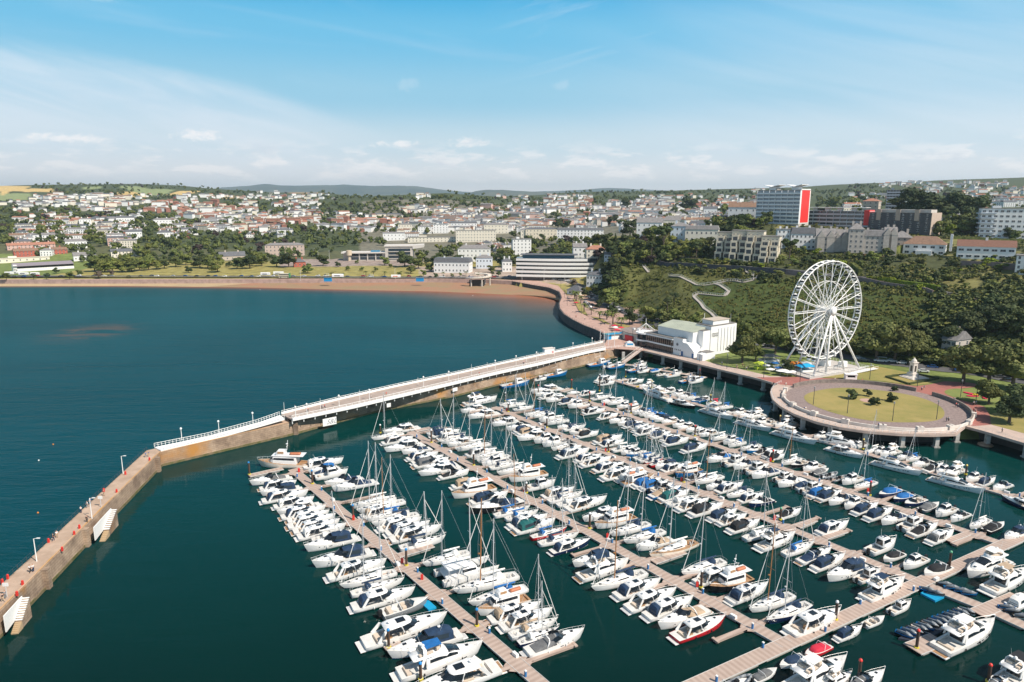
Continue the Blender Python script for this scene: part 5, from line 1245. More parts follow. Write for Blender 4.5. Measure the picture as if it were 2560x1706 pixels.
def low_crowns(n, nleaf, leaf, seed=5, lobes=5):
    out = []
    for i in range(n):
        rng = np.random.default_rng(seed+i); V, Fq, Ft = crown_arrays(rng, 1.0, 1.5, 0.0, lobes, nleaf, leaf, core=.85)
        out.append((V[:len(Fq)*4], Fq, V[len(Fq)*4:], Ft-len(Fq)*4))
    return out
# ================================================================ paved flats
def resample(P_, n):
    P_ = [Vector((p[0],p[1],p[2] if len(p) > 2 else 0)) for p in P_]; d = [0]
    for a, b in zip(P_[:-1],P_[1:]): d.append(d[-1]+(b-a).length)
    out = []
    for i in range(n):
        t = d[-1]*i/(n-1); k = min(max(np.searchsorted(d,t)-1,0),len(P_)-2); f = (t-d[k])/max(d[k+1]-d[k],1e-6); out.append(P_[k].lerp(P_[k+1],min(max(f,0),1)))
    return out
def strip(A, B, z0, z1, n=None, m=None):
    n = n or max(len(A),len(B))*3; A = resample(A,n); B = resample(B,n); m = m or MB()
    secs = [[(a.x,a.y,z0),(a.x,a.y,z1),(b.x,b.y,z1),(b.x,b.y,z0)] for a,b in zip(A,B)]
    m.loft(secs, True, True, True); return m
def ribbon(P_, w, z, n, drape=True, m=None):
    P_ = resample(P_, n); A = off(P_, w/2); B = off(P_, -w/2); m = m or MB(); zz = lambda p: (max(5.0,h1(p.x,p.y)) if drape else 5.0)+z
    m.loft([[(a.x,a.y,zz(a)),(b.x,b.y,zz(b))] for a,b in zip(A,B)], False, False); return m
PINK = mat('pink_paving', (.50,.33,.27), .85, col2=(.40,.26,.21), scale=.35, detail=7)
REDP = mat('red_paving', (.36,.135,.11), .85, col2=(.29,.11,.09), scale=.3, detail=7)
DECKC = mat('promenade_concrete', (.52,.40,.34), .85, col2=(.42,.33,.28), scale=.25, detail=8)
STONEP = mat('stone_setts', (.20,.15,.145), .85, col2=(.31,.24,.215), scale=1.2, detail=5)
LAWN = mat('dry_lawn', (.32,.255,.085), .95, col2=(.22,.205,.055), scale=.09, detail=8)
ASPH = mat('asphalt', (.10,.10,.105), .9, var=.25, scale=.3)
WHITE = mat('white_render', (.80,.80,.79), .65, var=.06, scale=.4)
CREAM = mat('cream_render', (.75,.70,.59), .7, var=.1, scale=.4)
STONE = mat('quay_stone', (.47,.35,.25), .9, col2=(.22,.155,.11), scale=.2, detail=10, bump=.5)
_nt = STONE.node_tree; _b = _nt.nodes['Principled BSDF']; _src = _b.inputs['Base Color'].links[0].from_socket
_tc = _nt.nodes.new('ShaderNodeTexCoord'); _sp = _nt.nodes.new('ShaderNodeSeparateXYZ'); _nt.links.new(_tc.outputs['Object'], _sp.inputs[0])
_ad = _nt.nodes.new('ShaderNodeMath'); _ad.operation = 'ADD'; _nt.links.new(_sp.outputs['X'], _ad.inputs[0]); _nt.links.new(_sp.outputs['Y'], _ad.inputs[1])
_cb = _nt.nodes.new('ShaderNodeCombineXYZ'); _nt.links.new(_ad.outputs[0], _cb.inputs['X']); _nt.links.new(_sp.outputs['Z'], _cb.inputs['Y'])
_bk = _nt.nodes.new('ShaderNodeTexBrick'); _bk.inputs['Scale'].default_value = 1.0; _bk.inputs['Brick Width'].default_value = 2.2; _bk.inputs['Row Height'].default_value = .62; _bk.inputs['Mortar Size'].default_value = .05
_bk.inputs['Color1'].default_value = (1,1,1,1); _bk.inputs['Color2'].default_value = (.80,.80,.80,1); _bk.inputs['Mortar'].default_value = (.5,.47,.45,1); _nt.links.new(_cb.outputs[0], _bk.inputs['Vector'])
_mu = _nt.nodes.new('ShaderNodeMix'); _mu.data_type = 'RGBA'; _mu.blend_type = 'MULTIPLY'; _mu.inputs['Factor'].default_value = .8
_nt.links.new(_src, _mu.inputs['A']); _nt.links.new(_bk.outputs['Color'], _mu.inputs['B'])
_n2 = _nt.nodes.new('ShaderNodeTexNoise'); _n2.inputs['Scale'].default_value = .07; _n2.inputs['Detail'].default_value = 6; _nt.links.new(_tc.outputs['Object'], _n2.inputs['Vector'])
_r2 = _nt.nodes.new('ShaderNodeMapRange'); _r2.inputs['From Min'].default_value = .58; _r2.inputs['From Max'].default_value = .7; _nt.links.new(_n2.outputs['Fac'], _r2.inputs['Value'])
_m2 = _nt.nodes.new('ShaderNodeMix'); _m2.data_type = 'RGBA'; _m2.inputs['B'].default_value = (.42,.20,.05,1); _nt.links.new(_r2.outputs['Result'], _m2.inputs['Factor']); _nt.links.new(_mu.outputs['Result'], _m2.inputs['A'])
_nt.links.new(_m2.outputs['Result'], _b.inputs['Base Color'])
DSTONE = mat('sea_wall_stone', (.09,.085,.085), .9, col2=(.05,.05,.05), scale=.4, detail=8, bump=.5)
CONCSHADE = mat('dark_concrete', (.07,.065,.06), .9, var=.3, scale=.5)  # dark concrete, also the fill that stands in for shade in gaps
WPAINT = mat('white_paint', (.82,.82,.80), .45)
SLATE = mat('slate_roof', (.13,.135,.15), .7, var=.25, scale=.5)
def area(name, px, z, m, lab=None, cat=None, kind='structure', zpx=ZP):
    P_ = [G(x,y,zpx) for x,y in px]; q = MB(); q.prism([(p.x,p.y) for p in P_], z-.04, z, bot=False); o = q.build(name, [m])
    tag(o, lab, cat, None, kind); return o
# seafront: wall, beach, promenade, road
wl = [Vector((p.x,p.y,0)) for p in wall[:-3]]+SW[2:4]
wl = wl[:-2]+[SW[0],SW[1],SW[2]]
wfar = [Vector((p.x,p.y,0)) for p in wall[:8]]
o = strip(wfar, off(wfar, .8), -1, 5.5, 60).build('sea_wall', [mat('pink_sea_wall',(.46,.33,.29),.9,col2=(.33,.23,.2),scale=.3,detail=8)]); tag(o,'long pinkish sea wall behind the beach','sea wall')
curv = [Vector((wfar[-1].x,wfar[-1].y,0))]+[Vector((p.x,p.y,0)) for p in SW[1:]]
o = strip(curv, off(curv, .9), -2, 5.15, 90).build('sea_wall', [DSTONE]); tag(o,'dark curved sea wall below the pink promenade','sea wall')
m = MB(); P_ = resample(curv, 75)
for p in off(P_, .5): m.tube((p.x,p.y,5.1),(p.x,p.y,6.25),.07,n=4)
m.path([(p.x,p.y,6.2) for p in off(P_,.5)], .03, 3); m.path([(p.x,p.y,5.7) for p in off(P_,.5)], .03, 3)
tag(m.build('railing', [mat('railing_dark',(.05,.06,.07),.5)]), 'dark railing along the curved sea wall', 'railing')
# beach
SLr = resample(SL[1:-1], 40); WLr = resample([Vector((p.x,p.y,0)) for p in wall[1:8]]+[SW[2],SW[4],SW[5]], 40)
SLr = resample(SL[0:9]+[G(1400,768,0)], 60); WLr = resample([Vector((p.x,p.y,0)) for p in wall[0:8]]+[SW[1],SW[2],SW[3],SW[4],SW[6]], 60)
SANDM = mat('red_sand', (.34,.175,.105), .9, col2=(.27,.20,.11), scale=.035, detail=6)
for i0,i1,sm_ in ((0,33,mat('tan_sand',(.42,.31,.18),.9,col2=(.36,.28,.17),scale=.05)),(32,60,SANDM)):
  m = MB(); m.loft([[(w_.x,w_.y+1.5,1.9),(lerp(w_.x,s_.x,.5),lerp(w_.y,s_.y,.5),1.0),(s_.x,s_.y,.05),(lerp(w_.x,s_.x,1.5),lerp(w_.y,s_.y,1.5),-1.0)] for w_,s_ in list(zip(WLr,SLr))[i0:i1]], False, False)
  tag(m.build('beach', [sm_], smooth=True), kind='structure')
# promenade and coast road
cl = [G(x,y,5) for x,y in [(-500,697),(0,697.5),(320,697.5),(640,698.5),(900,700),(1100,701),(1200,702),(1290,703),(1350,706),(1400,709)]]
wp = resample(wfar, 60); 
o = strip(off(wfar,.8), off(wfar,9), 4.6, 5.06, 60).build('promenade', [PINK]); tag(o, kind='structure')
m = ribbon([G(x,y,5) for x,y in [(-500,693.5),(0,694),(320,694),(640,694.5),(900,696),(1100,696.5),(1200,697),(1300,697.5),(1380,700),(1425,706),(1452,716),(1470,728),(1486,742),(1508,757),(1540,772),(1576,786),(1615,803),(1650,822),(1700,838),(1780,850),(1860,862),(1950,873),(2050,884),(2150,899),(2270,915),(2400,930),(2500,946),(2620,968),(2800,1000)]], 9, .12, 160)
tag(m.build('road', [ASPH]), kind='structure')
inner = [(1280,699),(1345,703),(1396,715),(1415,736),(1423,759),(1447,778),(1478,799),(1527,813),(1560,822),(1612,838),(1640,850),(1650,868)]
poly = [(p.x,p.y) for p in off(curv,.9)]
A_ = [(p.x,p.y) for p in [G(x,y,5) for x,y in inner]]
m = MB(); m.prism(poly+[(G(1530,871,5).x,G(1530,871,5).y),(G(1610,877,5).x,G(1610,877,5).y)]+A_[::-1], 4.7, 5.02, bot=False)
tag(m.build('promenade', [PINK]), kind='structure')
# promenade deck on piles
dk_out = deck_inner[2:-1]+ring+deck_right[1:]
e1 = (deck_inner[-2]-deck_inner[2]); e1.z = 0; e1.normalize(); e2 = Vector((-e1.y,e1.x,0))
def inner_edge(pts, w): return off(pts, w)
A1 = deck_inner[2:-1]+[deck_inner[-1]]
m = strip(A1, off(A1, 13), 4.2, 5.04, 30); tag(m.build('promenade', [DECKC]), kind='structure')
m = MB(); n = 60; Ro = resample(ring, n); c0 = ringc
inn = [c0+(p-c0).normalized()*31.0 for p in Ro]
m.loft([[(a.x,a.y,4.2),(a.x,a.y,5.06),(b.x,b.y,5.06),(b.x,b.y,4.2)] for a,b in zip(Ro,inn)], True, True, True); tag(m.build('promenade', [DECKC]), kind='structure')
m = strip(deck_right, off(deck_right,12), 4.2, 5.03, 20); tag(m.build('promenade', [DECKC]), kind='structure')
o = strip(off(dk_out,6.5), off(dk_out,7.5), -2, 4.6, 120).build('quay_wall', [CONCSHADE]); tag(o, 'dark quay wall under the promenade deck', 'quay wall')
# white railing on deck edges
def rail(pts, lab, h=1.1, gap=2.0, m_=WPAINT, z=5.05, r=.035, rails=(1.0,.55)):
    L = sum((b-a).length for a,b in zip(pts[:-1],pts[1:])); P_ = resample(pts, max(3,int(L/gap))); P_ = off(P_, .25); m = MB()
    for p in P_: m.tube((p.x,p.y,z),(p.x,p.y,z+h),r,n=4)
    for f in rails: m.path([(p.x,p.y,z+h*f) for p in P_], r*.8, 3)
    return tag(m.build('railing', [m_]), lab, 'railing')
rail(A1[:-1], 'thin railing along the straight promenade edge below the theatre', r=.025, m_=STEEL)
rail(ring, 'white railing around the rounded promenade edge', r=.06)
rail(deck_right, 'thin railing along the promenade right of the round garden', r=.025, m_=STEEL)
edge = MB()
PC = mat('pile_concrete', (.52,.50,.47), .8, col2=(.25,.24,.22), scale=.5)
L = sum((b-a).length for a,b in zip(dk_out[:-1],dk_out[1:])); P_ = resample(dk_out, int(L/11)); I_ = off(P_, 1.6)
pm = None
for i,p in enumerate(I_[1:-1]):
    if pm is None: q = MB(); q.rbox((0,0,-2.5),(1.3,1.3,6.7)); q.rbox((0,0,-.3),(2.0,2.0,.7)); pm = q.mesh('promenade_pile',[PC])
    o = link('promenade_pile', pm); o.location = (p.x,p.y,0); tag(o, f'concrete pile under the promenade deck, {ORD(i+1)} from the theatre end', 'pile', 'piles under the promenade')
# bridge deck from the pier to the plaza, abutment, gangway
br = [G(1508,860,ZP),G(1512,872,ZP),G(1560,869,ZP),G(1600,872,ZP)]
m = MB(); bp_ = [G(x,y,5) for x,y in [(1504,858),(1510,874),(1556,869),(1600,873),(1625,866),(1560,838),(1512,842)]]; m.prism([(p.x,p.y) for p in bp_], 4.1, 5.06)
tag(m.build('promenade', [PINK]), kind='structure')
rail([G(1510,874,5),G(1556,869,5),G(1600,873,5)], 'white railing on the curved bridge edge by the kiosk', r=.07)
for x,y,q in ((1558,893,'left'),(1602,886,'right')): p=G(x,y,1.5); m=MB(); m.rbox((p.x,p.y,-2),(1.5,1.5,6.1)); tag(m.build('bridge_pier', [PC]), f'pale concrete support under the bridge, {q} one by the gangway', 'bridge support')
A_=G(1602,874,5.1); B_=G(1557,908,.7); d=(B_-A_); s_=Vector((-d.y,d.x,0)).normalized()
g = empty('gangway', (0,0,0)); m=MB(); m.beam(A_,B_,2.4,.25); m.build('walkway',[DECKC],g)
for k in (-1,1):
    m=MB(); m.tube(A_+s_*1.15*k+Vector((0,0,1.2)),B_+s_*1.15*k+Vector((0,0,1.2)),.06,n=4)
    for i in range(13): q=A_.lerp(B_,i/12)+s_*1.15*k; m.tube(q,q+Vector((0,0,1.2)),.04,n=4)
    for i in range(12): m.tube(A_.lerp(B_,i/12)+s_*1.15*k,A_.lerp(B_,(i+1)/12)+s_*1.15*k+Vector((0,0,1.2)),.03,n=3)
    m.build('handrail',[WPAINT],g)
tag(g,'gangway sloping from the promenade down to the fishing pontoon','gangway')
# paved path, lawn, round garden
area('path', [(1890,944),(1925,944),(1990,943),(2100,948),(2200,955),(2290,966),(2322,962),(2360,954),(2420,957),(2470,966),(2440,968),(2405,972),(2385,985),(2390,998),(2430,1008),(2462,1018),(2475,1040),(2478,1062),(2440,1066),(2400,1062),(2384,1050),(2390,1030),(2362,1004),(2310,985),(2240,970),(2160,962),(2060,962),(1990,966),(1950,962)], 5.08, REDP)
def disc(name, c, r, z, m_, n=64, lab=None, r0=0, kind='structure'):
    m = MB(); m.prism([(c.x+r*cos(2*pi*k/n),c.y+r*sin(2*pi*k/n)) for k in range(n)], z-.04, z, bot=False); return tag(m.build(name,[m_]), lab, kind=kind)
disc('garden_paving', c0, 31.0, 5.11, STONEP); 
m = MB(); n=72; m.prism([(c0.x+(23.6+.6*sin(3*2*pi*k/n))*cos(2*pi*k/n), c0.y+(22.6+.4*sin(5*2*pi*k/n))*sin(2*pi*k/n)) for k in range(n)], 5.11, 5.15, bot=False); tag(m.build('lawn',[LAWN]), kind='structure')
cc_ = G(2170,1003,5); disc('garden_centre', cc_, 2.9, 5.19, PINK, 24)
# front balustrade: white piers and walls
WST = mat('white_stone', (.72,.66,.60), .75, var=.15, scale=1)
for i in range(9):
    a0 = R(146+i*20.6); a1 = a0+R(19.0); 
    if a1 > R(330): break
    o = empty('balustrade', (c0.x,c0.y,5.1)); r_=31.6
    m = MB(); pts=[(r_*cos(lerp(a0,a1,t/5)), r_*sin(lerp(a0,a1,t/5)), .55) for t in range(6)]
    for p,q in zip(pts[:-1],pts[1:]): m.beam(p,q,.5,1.0)
    m.build('wall',[WST],o)
    for a in (a0,a1): m=MB(); m.rbox((r_*cos(a),r_*sin(a),-.05),(1.5,1.3,1.7),a); m.build('pillar',[WST],o)
    tag(o, f'white curved balustrade at the front of the round garden, {ORD(i+1)} from left', 'balustrade', 'balustrades of the round garden')
m = MB(); 
for a0,a1 in ((-48,22),(34,132)):
    pts=[(c0.x+31.2*cos(R(lerp(a0,a1,t/24))), c0.y+31.2*sin(R(lerp(a0,a1,t/24))), 5.85) for t in range(25)]
    for p,q in zip(pts[:-1],pts[1:]): m.beam(p,q,.6,1.5)
    tag(m.build('garden_wall',[mat('grey_stone_wall',(.26,.22,.19),.9,col2=(.16,.13,.12),scale=.8,detail=6)]), ('dark curved stone wall right of the round lawn' if a0<0 else 'curved stone wall behind the round lawn'), 'garden wall'); m=MB()
# lawns left / right and flower bed
p=G(2440,990,5); disc('lawn', p, 10.5, 5.10, mat('green_lawn',(.15,.20,.05),.95,col2=(.21,.22,.06),scale=.2))
for i,(dx,dy,c_) in enumerate(((-2,-1,'r'),(1.5,-3,'r'),(-1,2.5,'r'),(3,1.5,'r'),(0,.5,'y'))):
    m = MB(); m.prism([(1.9*cos(k)*1.3,.9*sin(k)) for k in np.linspace(0,2*pi,12,endpoint=False)],0,.3); o=m.build('flower_bed',[mat('flowers_'+c_, (.55,.02,.07) if c_=='r' else (.7,.5,.03),.8)]); o.location=(p.x+dx,p.y+dy,5.12); o.rotation_euler.z=i
    tag(o, ['crimson flower bed, left petal on the round green','crimson flower bed, front petal on the round green','crimson flower bed, back petal on the round green','crimson flower bed, right petal on the round green','yellow flower bed at the middle of the petals'][i],'flower bed','flower beds')
area('lawn', [(1985,941),(2140,925),(2190,916),(2260,930),(2330,945),(2360,950),(2320,960),(2290,964),(2200,953),(2100,946)], 5.06, LAWN)
area('lawn', [(1660,868),(1760,880),(1850,905),(1880,915),(1985,930),(1985,941),(1925,941),(1880,930),(1780,908)], 5.06, mat('green_lawn',(.15,.20,.05),.95))
area('lawn', [(2462,1041),(2478,1062),(2560,1084),(2700,1120),(2700,1040),(2560,1010)], 5.06, LAWN)
# ================================================================ breakwater and pier
BWin = [G(x,y,0) for x,y in [(-160,1770),(0,1598),(118,1472),(216,1367),(407,1166),(620,1115),(739,1087),(839,1059),(952,1029),(1140,992),(1255,962),(1345,941),(1477,913),(1549,890)]]
BWout = [G(x,y,4.6) for x,y in [(-160,1620),(0,1463),(92,1380),(252,1231),(366,1126),(640,1066),(702,1038),(842,1004),(987,971),(1140,942),(1250,917),(1342,896),(1481,866),(1512,858)]]
BWo2 = []
bw = empty('breakwater', (0,0,0)); n=90
A_=resample(BWin[:5],36)+resample(BWin[4:],56)[1:]; B_=resample(BWout[:5],36)+resample(BWout[4:],56)[1:]
m=MB(); m.loft([[(a.x,a.y,-3),(lerp(a.x,b.x,.02),lerp(a.y,b.y,.02),1.2),(lerp(a.x,b.x,.06),lerp(a.y,b.y,.06),4.55),(b.x,b.y,4.55),(b.x,b.y,-3)] for a,b in zip(A_,B_)],True,True,True); m.build('quay_wall',[STONE],bw)
m=MB(); m.loft([[(lerp(a.x,b.x,.16),lerp(a.y,b.y,.16),4.60),(lerp(a.x,b.x,.93),lerp(a.y,b.y,.93),4.60)] for a,b in zip(A_,B_)],False,False); m.build('walkway',[mat('breakwater_concrete',(.50,.37,.28),.9,col2=(.36,.26,.19),scale=.2,detail=9)],bw)
m=MB(); m.loft([[(lerp(a.x,b.x,.10),lerp(a.y,b.y,.10),4.62),(lerp(a.x,b.x,.10),lerp(a.y,b.y,.10),4.72),(lerp(a.x,b.x,.16),lerp(a.y,b.y,.16),4.72),(lerp(a.x,b.x,.16),lerp(a.y,b.y,.16),4.62)] for a,b in zip(A_,B_)],True,True,True); m.build('coping',[mat('coping_rust',(.52,.36,.24),.9,col2=(.5,.27,.08),scale=.12,detail=6)],bw)
m=MB(); m.loft([[(a.x,a.y,-1),(lerp(a.x,b.x,-.004),lerp(a.y,b.y,-.004),.7),(lerp(a.x,b.x,.03),lerp(a.y,b.y,.03),.75)] for a,b in zip(A_,B_)],False,False); m.build('weed_band',[mat('weed',(.10,.10,.03),.8,col2=(.22,.16,.10),scale=.4)],bw)
# buttress pilasters
for (x,y) in ((118,1472),(216,1367),(395,1180),(740,1087)):
    p=G(x,y,0); m=MB(); a=Fang-R(20); m.rbox((p.x,p.y+.2,-2),(1.3,1.5,6.5),atan2(BWin[3].y-BWin[2].y,BWin[3].x-BWin[2].x)); m.build('buttress',[STONE],bw)
tag(bw,'long bent stone breakwater with pale brown quay wall','breakwater')
# step flights cut in the inner wall with white parapets
def steps(px0, px1, lab):
    a=G(*px0,4.6); b=G(*px1,4.6); d=(a-b); L_=d.length; d.normalize(); nrm=Vector((d.y,-d.x,0))
    P=lambda t,o_: b+d*(L_*t)+nrm*o_
    o=empty('white_steps',(0,0,0)); ang=atan2(d.y,d.x)
    q=[(0,4.62),(1,4.62),(1,4.1),(.45,1.6),(0,1.3)]; m=MB(); m.add([(*P(t,.75).xy,z) for t,z in q]+[(*P(t,.95).xy,z) for t,z in q],[(0,1,2,3,4),(9,8,7,6,5)]+[(i,(i+1)%5,(i+1)%5+5,i+5) for i in range(5)]); m.build('white_wall',[WPAINT],o)
    m=MB(); n_=10
    for i in range(n_): t=1-.55*(i+.5)/n_; c=P(t,1.6); m.rbox((c.x,c.y,-1.5),(L_*.055,1.1,1.5+4.2-2.8*i/n_),ang)
    m.build('flight_base',[STONE],o); m=MB()
    for i in range(n_): t=1-.55*(i+.5)/n_; c=P(t,1.6); m.rbox((c.x,c.y,4.2-2.8*i/n_),(L_*.055*.8,1.25,.12),ang)
    m.build('white_treads',[WPAINT],o); m=MB()
    for i in range(6): t=.45-.28*(i+.5)/6; c=P(t,1.6); m.rbox((c.x,c.y,-1.5),(L_*.046*.9,1.25,1.5+1.4-.22*i),ang)
    m.build('lower_flight',[mat('steps_stone',(.45,.33,.2),.9)],o); tag(o,lab,'steps','white landing steps on the breakwater')
steps((268,1272),(224,1320),'white landing steps halfway along the left breakwater')
steps((42,1492),(-4,1542),'white landing steps at the left edge of the photo')
# pier upper deck (right part) on short posts
dA=[G(x,y,6.2) for x,y in [(731,1049),(875,1019),(1008,988),(1140,957),(1250,931),(1340,912),(1473,880),(1514,872)]]
dB=[G(x,y,6.2) for x,y in [(703,1036),(842,1001),(987,968),(1140,936),(1250,911),(1342,891),(1481,862),(1508,856)]]
pr=empty('pier_deck',(0,0,0)); A_=resample(dA,60); B_=resample(dB,60)
PIERF = mat('pier_boards',(.40,.32,.28),.85,col2=(.32,.26,.22),scale=.3)
m=MB(); m.loft([[(a.x,a.y,5.75),(a.x,a.y,6.2),(b.x,b.y,6.2),(b.x,b.y,5.75)] for a,b in zip(A_,B_)],True,True,True); m.build('deck',[PIERF],pr)
m=MB(); m.loft([[(lerp(a.x,b.x,-.03),lerp(a.y,b.y,-.03),5.6),(lerp(a.x,b.x,-.03),lerp(a.y,b.y,-.03),6.65),(lerp(a.x,b.x,.05),lerp(a.y,b.y,.05),6.65),(lerp(a.x,b.x,.05),lerp(a.y,b.y,.05),5.6)] for a,b in zip(A_,B_)],True,True,True); m.build('edge_beam',[WPAINT],pr)
for f,side in ((.03,'i'),(.97,'o')):
    Pp=[a.lerp(b,f) for a,b in zip(A_,B_)]; Lq=sum((b-a).length for a,b in zip(Pp[:-1],Pp[1:])); Q=resample(Pp,int(Lq/(2.5 if f<.5 else 2.2))); m=MB()
    for q in Q: m.tube((q.x,q.y,6.2),(q.x,q.y,7.5),.05,n=4)
    m.path([(q.x,q.y,7.5) for q in Q],.08,4); m.path([(q.x,q.y,7.0) for q in Q],.04,3)
    if side=='o':
        for p_,q_ in zip(Q[:-1],Q[1:]): m.beam((p_.x,p_.y,6.65),(q_.x,q_.y,6.65),.15,.8)
    m.build('railing',[WPAINT],pr)
m=MB(); Lq=sum((b-a).length for a,b in zip(dA[:-1],dA[1:])); Q=resample([a.lerp(b,.02) for a,b in zip(A_,B_)],int(Lq/4))
for q in Q: m.tube((q.x,q.y,4.5),(q.x,q.y,5.8),.16,n=5)
m.build('support_post',[WPAINT],pr)
m=MB(); m.loft([[(lerp(a.x,b.x,.35),lerp(a.y,b.y,.35),4.5),(lerp(a.x,b.x,.35),lerp(a.y,b.y,.35),5.7)] for a,b in zip(A_,B_)],False,False); m.build('back_wall',[CONCSHADE],pr)  # dark sheet standing in for the shaded gap under the deck
tag(pr,'raised pier deck with white beams and railings','pier')
# ramped railed walkway between
rA=[G(x,y,4.9) for x,y in [(402,1127),(520,1100),(640,1073),(712,1056)]]; rB=[G(x,y,4.9) for x,y in [(386,1119),(520,1092),(640,1065),(700,1047)]]
rw=empty('railed_walkway',(0,0,0)); A_=resample(rA,40); B_=resample(rB,40); zr=lambda i: 5.0+1.2*max(0,(i-15)/24)
m=MB(); m.loft([[(a.x,a.y,zr(i)-.5),(a.x,a.y,zr(i)),(b.x,b.y,zr(i)),(b.x,b.y,zr(i)-.5)] for i,(a,b) in enumerate(zip(A_,B_))],True,True,True); m.build('deck',[WPAINT],rw)
for Q in (A_,B_):
    m=MB()
    for i,q in enumerate(Q): m.tube((q.x,q.y,zr(i)),(q.x,q.y,zr(i)+1.2),.06,n=4)
    m.path([(q.x,q.y,zr(i)+1.2) for i,q in enumerate(Q)],.07,4); m.path([(q.x,q.y,zr(i)+.6) for i,q in enumerate(Q)],.05,3); m.build('railing',[WPAINT],rw)
tag(rw,'white railed walkway rising along the stone quay to the pier','walkway')
# banners on the quay wall
def banner(px0, px1, h, lab, txt=None):
    a=G(*px0,3.9); b=G(*px1,3.9); d=(b-a); ang=atan2(d.y,d.x); nrm=Vector((d.y,-d.x,0)).normalized()
    o=empty('wall_banner',a+nrm*.9,ang); m=MB(); m.box(0,0,-h,d.length,.12,.1); m.build('panel',[WPAINT],o)
    if txt:
        cu=bpy.data.curves.new('lettering','FONT'); cu.body=txt; cu.size=h*.95; cu.extrude=.01; cu.shear=.4; t=bpy.data.objects.new('tmp',cu); C.objects.link(t)
        dg=bpy.context.evaluated_depsgraph_get(); me=bpy.data.meshes.new_from_object(t.evaluated_get(dg)); bpy.data.objects.remove(t); me.materials.clear(); me.materials.append(mat('letter_grey',(.3,.3,.32),.6)); me.transform(Matrix.Rotation(pi/2,4,'X'))
        l=link('lettering',me,o); l.location=(d.length*.25,-.03,-h*.8)
    tag(o,lab,'banner','banners on the quay wall')
banner((804,1048),(838,1041),2.6,'white banner with grey script on the quay wall','S&L')
banner((964,1009),(974,1007),1.4,'small white sign on the quay wall, middle of the pier')
banner((1128,971),(1140,968),1.4,'small white sign on the quay wall near the head of third pontoon')
# white cabin on the pier
p=G(1371,884,6.2); ca=empty('pier_cabin',p,Fang-R(6)); m=MB(); m.box(-2.6,-1.3,0,2.6,1.3,2.6); m.build('wall',[WPAINT],ca); m=MB(); m.box(-2.8,-1.5,2.6,2.8,1.5,2.75); m.build('roof',[WST],ca)
m=MB(); m.box(1.2,-1.35,.3,2.2,-1.302,1.5); m.build('notice',[mat('notice_pink',(.6,.3,.3),.6)],ca); tag(ca,'small white cabin standing on the pier deck','cabin')
# lamp posts
lampm={}
def lamp(name, p, h, kind, lab, grp):
    key=(kind,)
    if key not in lampm:
        m=MB(); m.tube((0,0,0),(0,0,1),.09,.07,6); a=m.mesh('post',[WPAINT if kind!='dark' else mat('lamp_dark',(.05,.055,.06),.5)])
        m=MB()
        if kind=='globe': m.revolve([(.05,0),(.3,.15),(.36,.4),(.25,.65),(.02,.8)],(0,0,0),8)
        elif kind=='dark': m.revolve([(.08,0),(.28,.1),(.24,.55),(.3,.6),(.03,.8)],(0,0,0),6)
        else: m.tube((0,0,0),(.9,0,.15),.05,n=4); m.rbox((1.0,0,.08),(.7,.28,.14))
        b=m.mesh('lantern',[WPAINT if kind!='dark' else mat('lamp_glass',(.25,.27,.28),.3)]); lampm[key]=(a,b)
    a,b=lampm[key]; o=empty(name,p); x=link('post',a,o); x.scale=(1.3,1.3,h); y=link('lantern',b,o); y.location=(0,0,h); tag(o,lab,'lamp',grp); return o
pl=[(633,1060),(740,1045),(768,1037),(848,1015),(924,1000),(1059,966),(1122,952),(1238,923),(1290,911),(1341,901),(1386,890),(1432,877),(1480,864),(548,1082),(455,1101)]
dBr=resample([a.lerp(b,.98) for a,b in zip(resample(dA,60),resample(dB,60))],200)
for i,(x,y) in enumerate(pl):
    z=6.2 if x>702 else 5.2
    p=G(x,y+1,z)
    lamp('street_lamp',p,3.6,'globe',f'white globe lamp on the pier, {ORD(sorted(q[0] for q in pl).index(x)+1)} from the breakwater bend','white globe lamps on the pier')
for i,(x,y0,y1) in enumerate([(711,1032,1005),(739,1043,1012),(802,1028,995),(900,1010,974),(1045,962,948),(1179,940,910),(1218,925,905),(1146,955,925),(1316,905,888),(1345,898,880),(1461,872,855),(1487,866,850)]):
    a=G(x,y0,6.2); h=max(3.,(y0-y1)/F*depth(a)); m=MB(); m.tube((0,0,0),(0,0,h),.08,.05,5); o=m.build('flag_pole',[WPAINT]); o.location=a; tag(o,f'thin white pole on the pier deck, {ORD([1,2,3,4,5,7,8,6,9,10,11,12][i])} from the left','pole','white poles on the pier')
for i,(x,y0,y1) in enumerate([(1500,866,826),(1510,862,829),(1521,864,830),(1536,866,832)]):
    a=G(x,y0,5.0); h=(y0-y1)/F*depth(a); m=MB(); m.tube((0,0,0),(0,0,h),.16,.1,6); m.revolve([(.02,h),(.18,h+.1),(.02,h+.3)],n=6); o=m.build('flag_pole',[WPAINT]); o.location=a; tag(o,f'tall white flag pole where the pier meets the promenade, {ORD(i+1)} from left','flag pole','flag poles at the pier root')
for i,(x,y) in enumerate([(92,1404),(230,1297),(308,1185)]):
    lamp('street_lamp',G(x,y,4.6),5.2,'arm',f'lamp post on the left breakwater, {["lowest","middle","upper"][i]} of three','lamps on the breakwater')
for i,(x,y) in enumerate([(18,1492),(253,1268)]):
    p=G(x,y,4.6); o=empty('sign_post',p); m=MB(); m.tube((0,0,0),(0,0,2.6),.07,n=5); m.build('post',[STEEL],o); m=MB(); m.box(-.55,-.06,2.2,.55,.06,2.9); m.build('sign_panel',[WPAINT],o); tag(o,['white panel sign post at left edge on the breakwater','white panel sign post above the white steps'][i],'sign','sign posts')
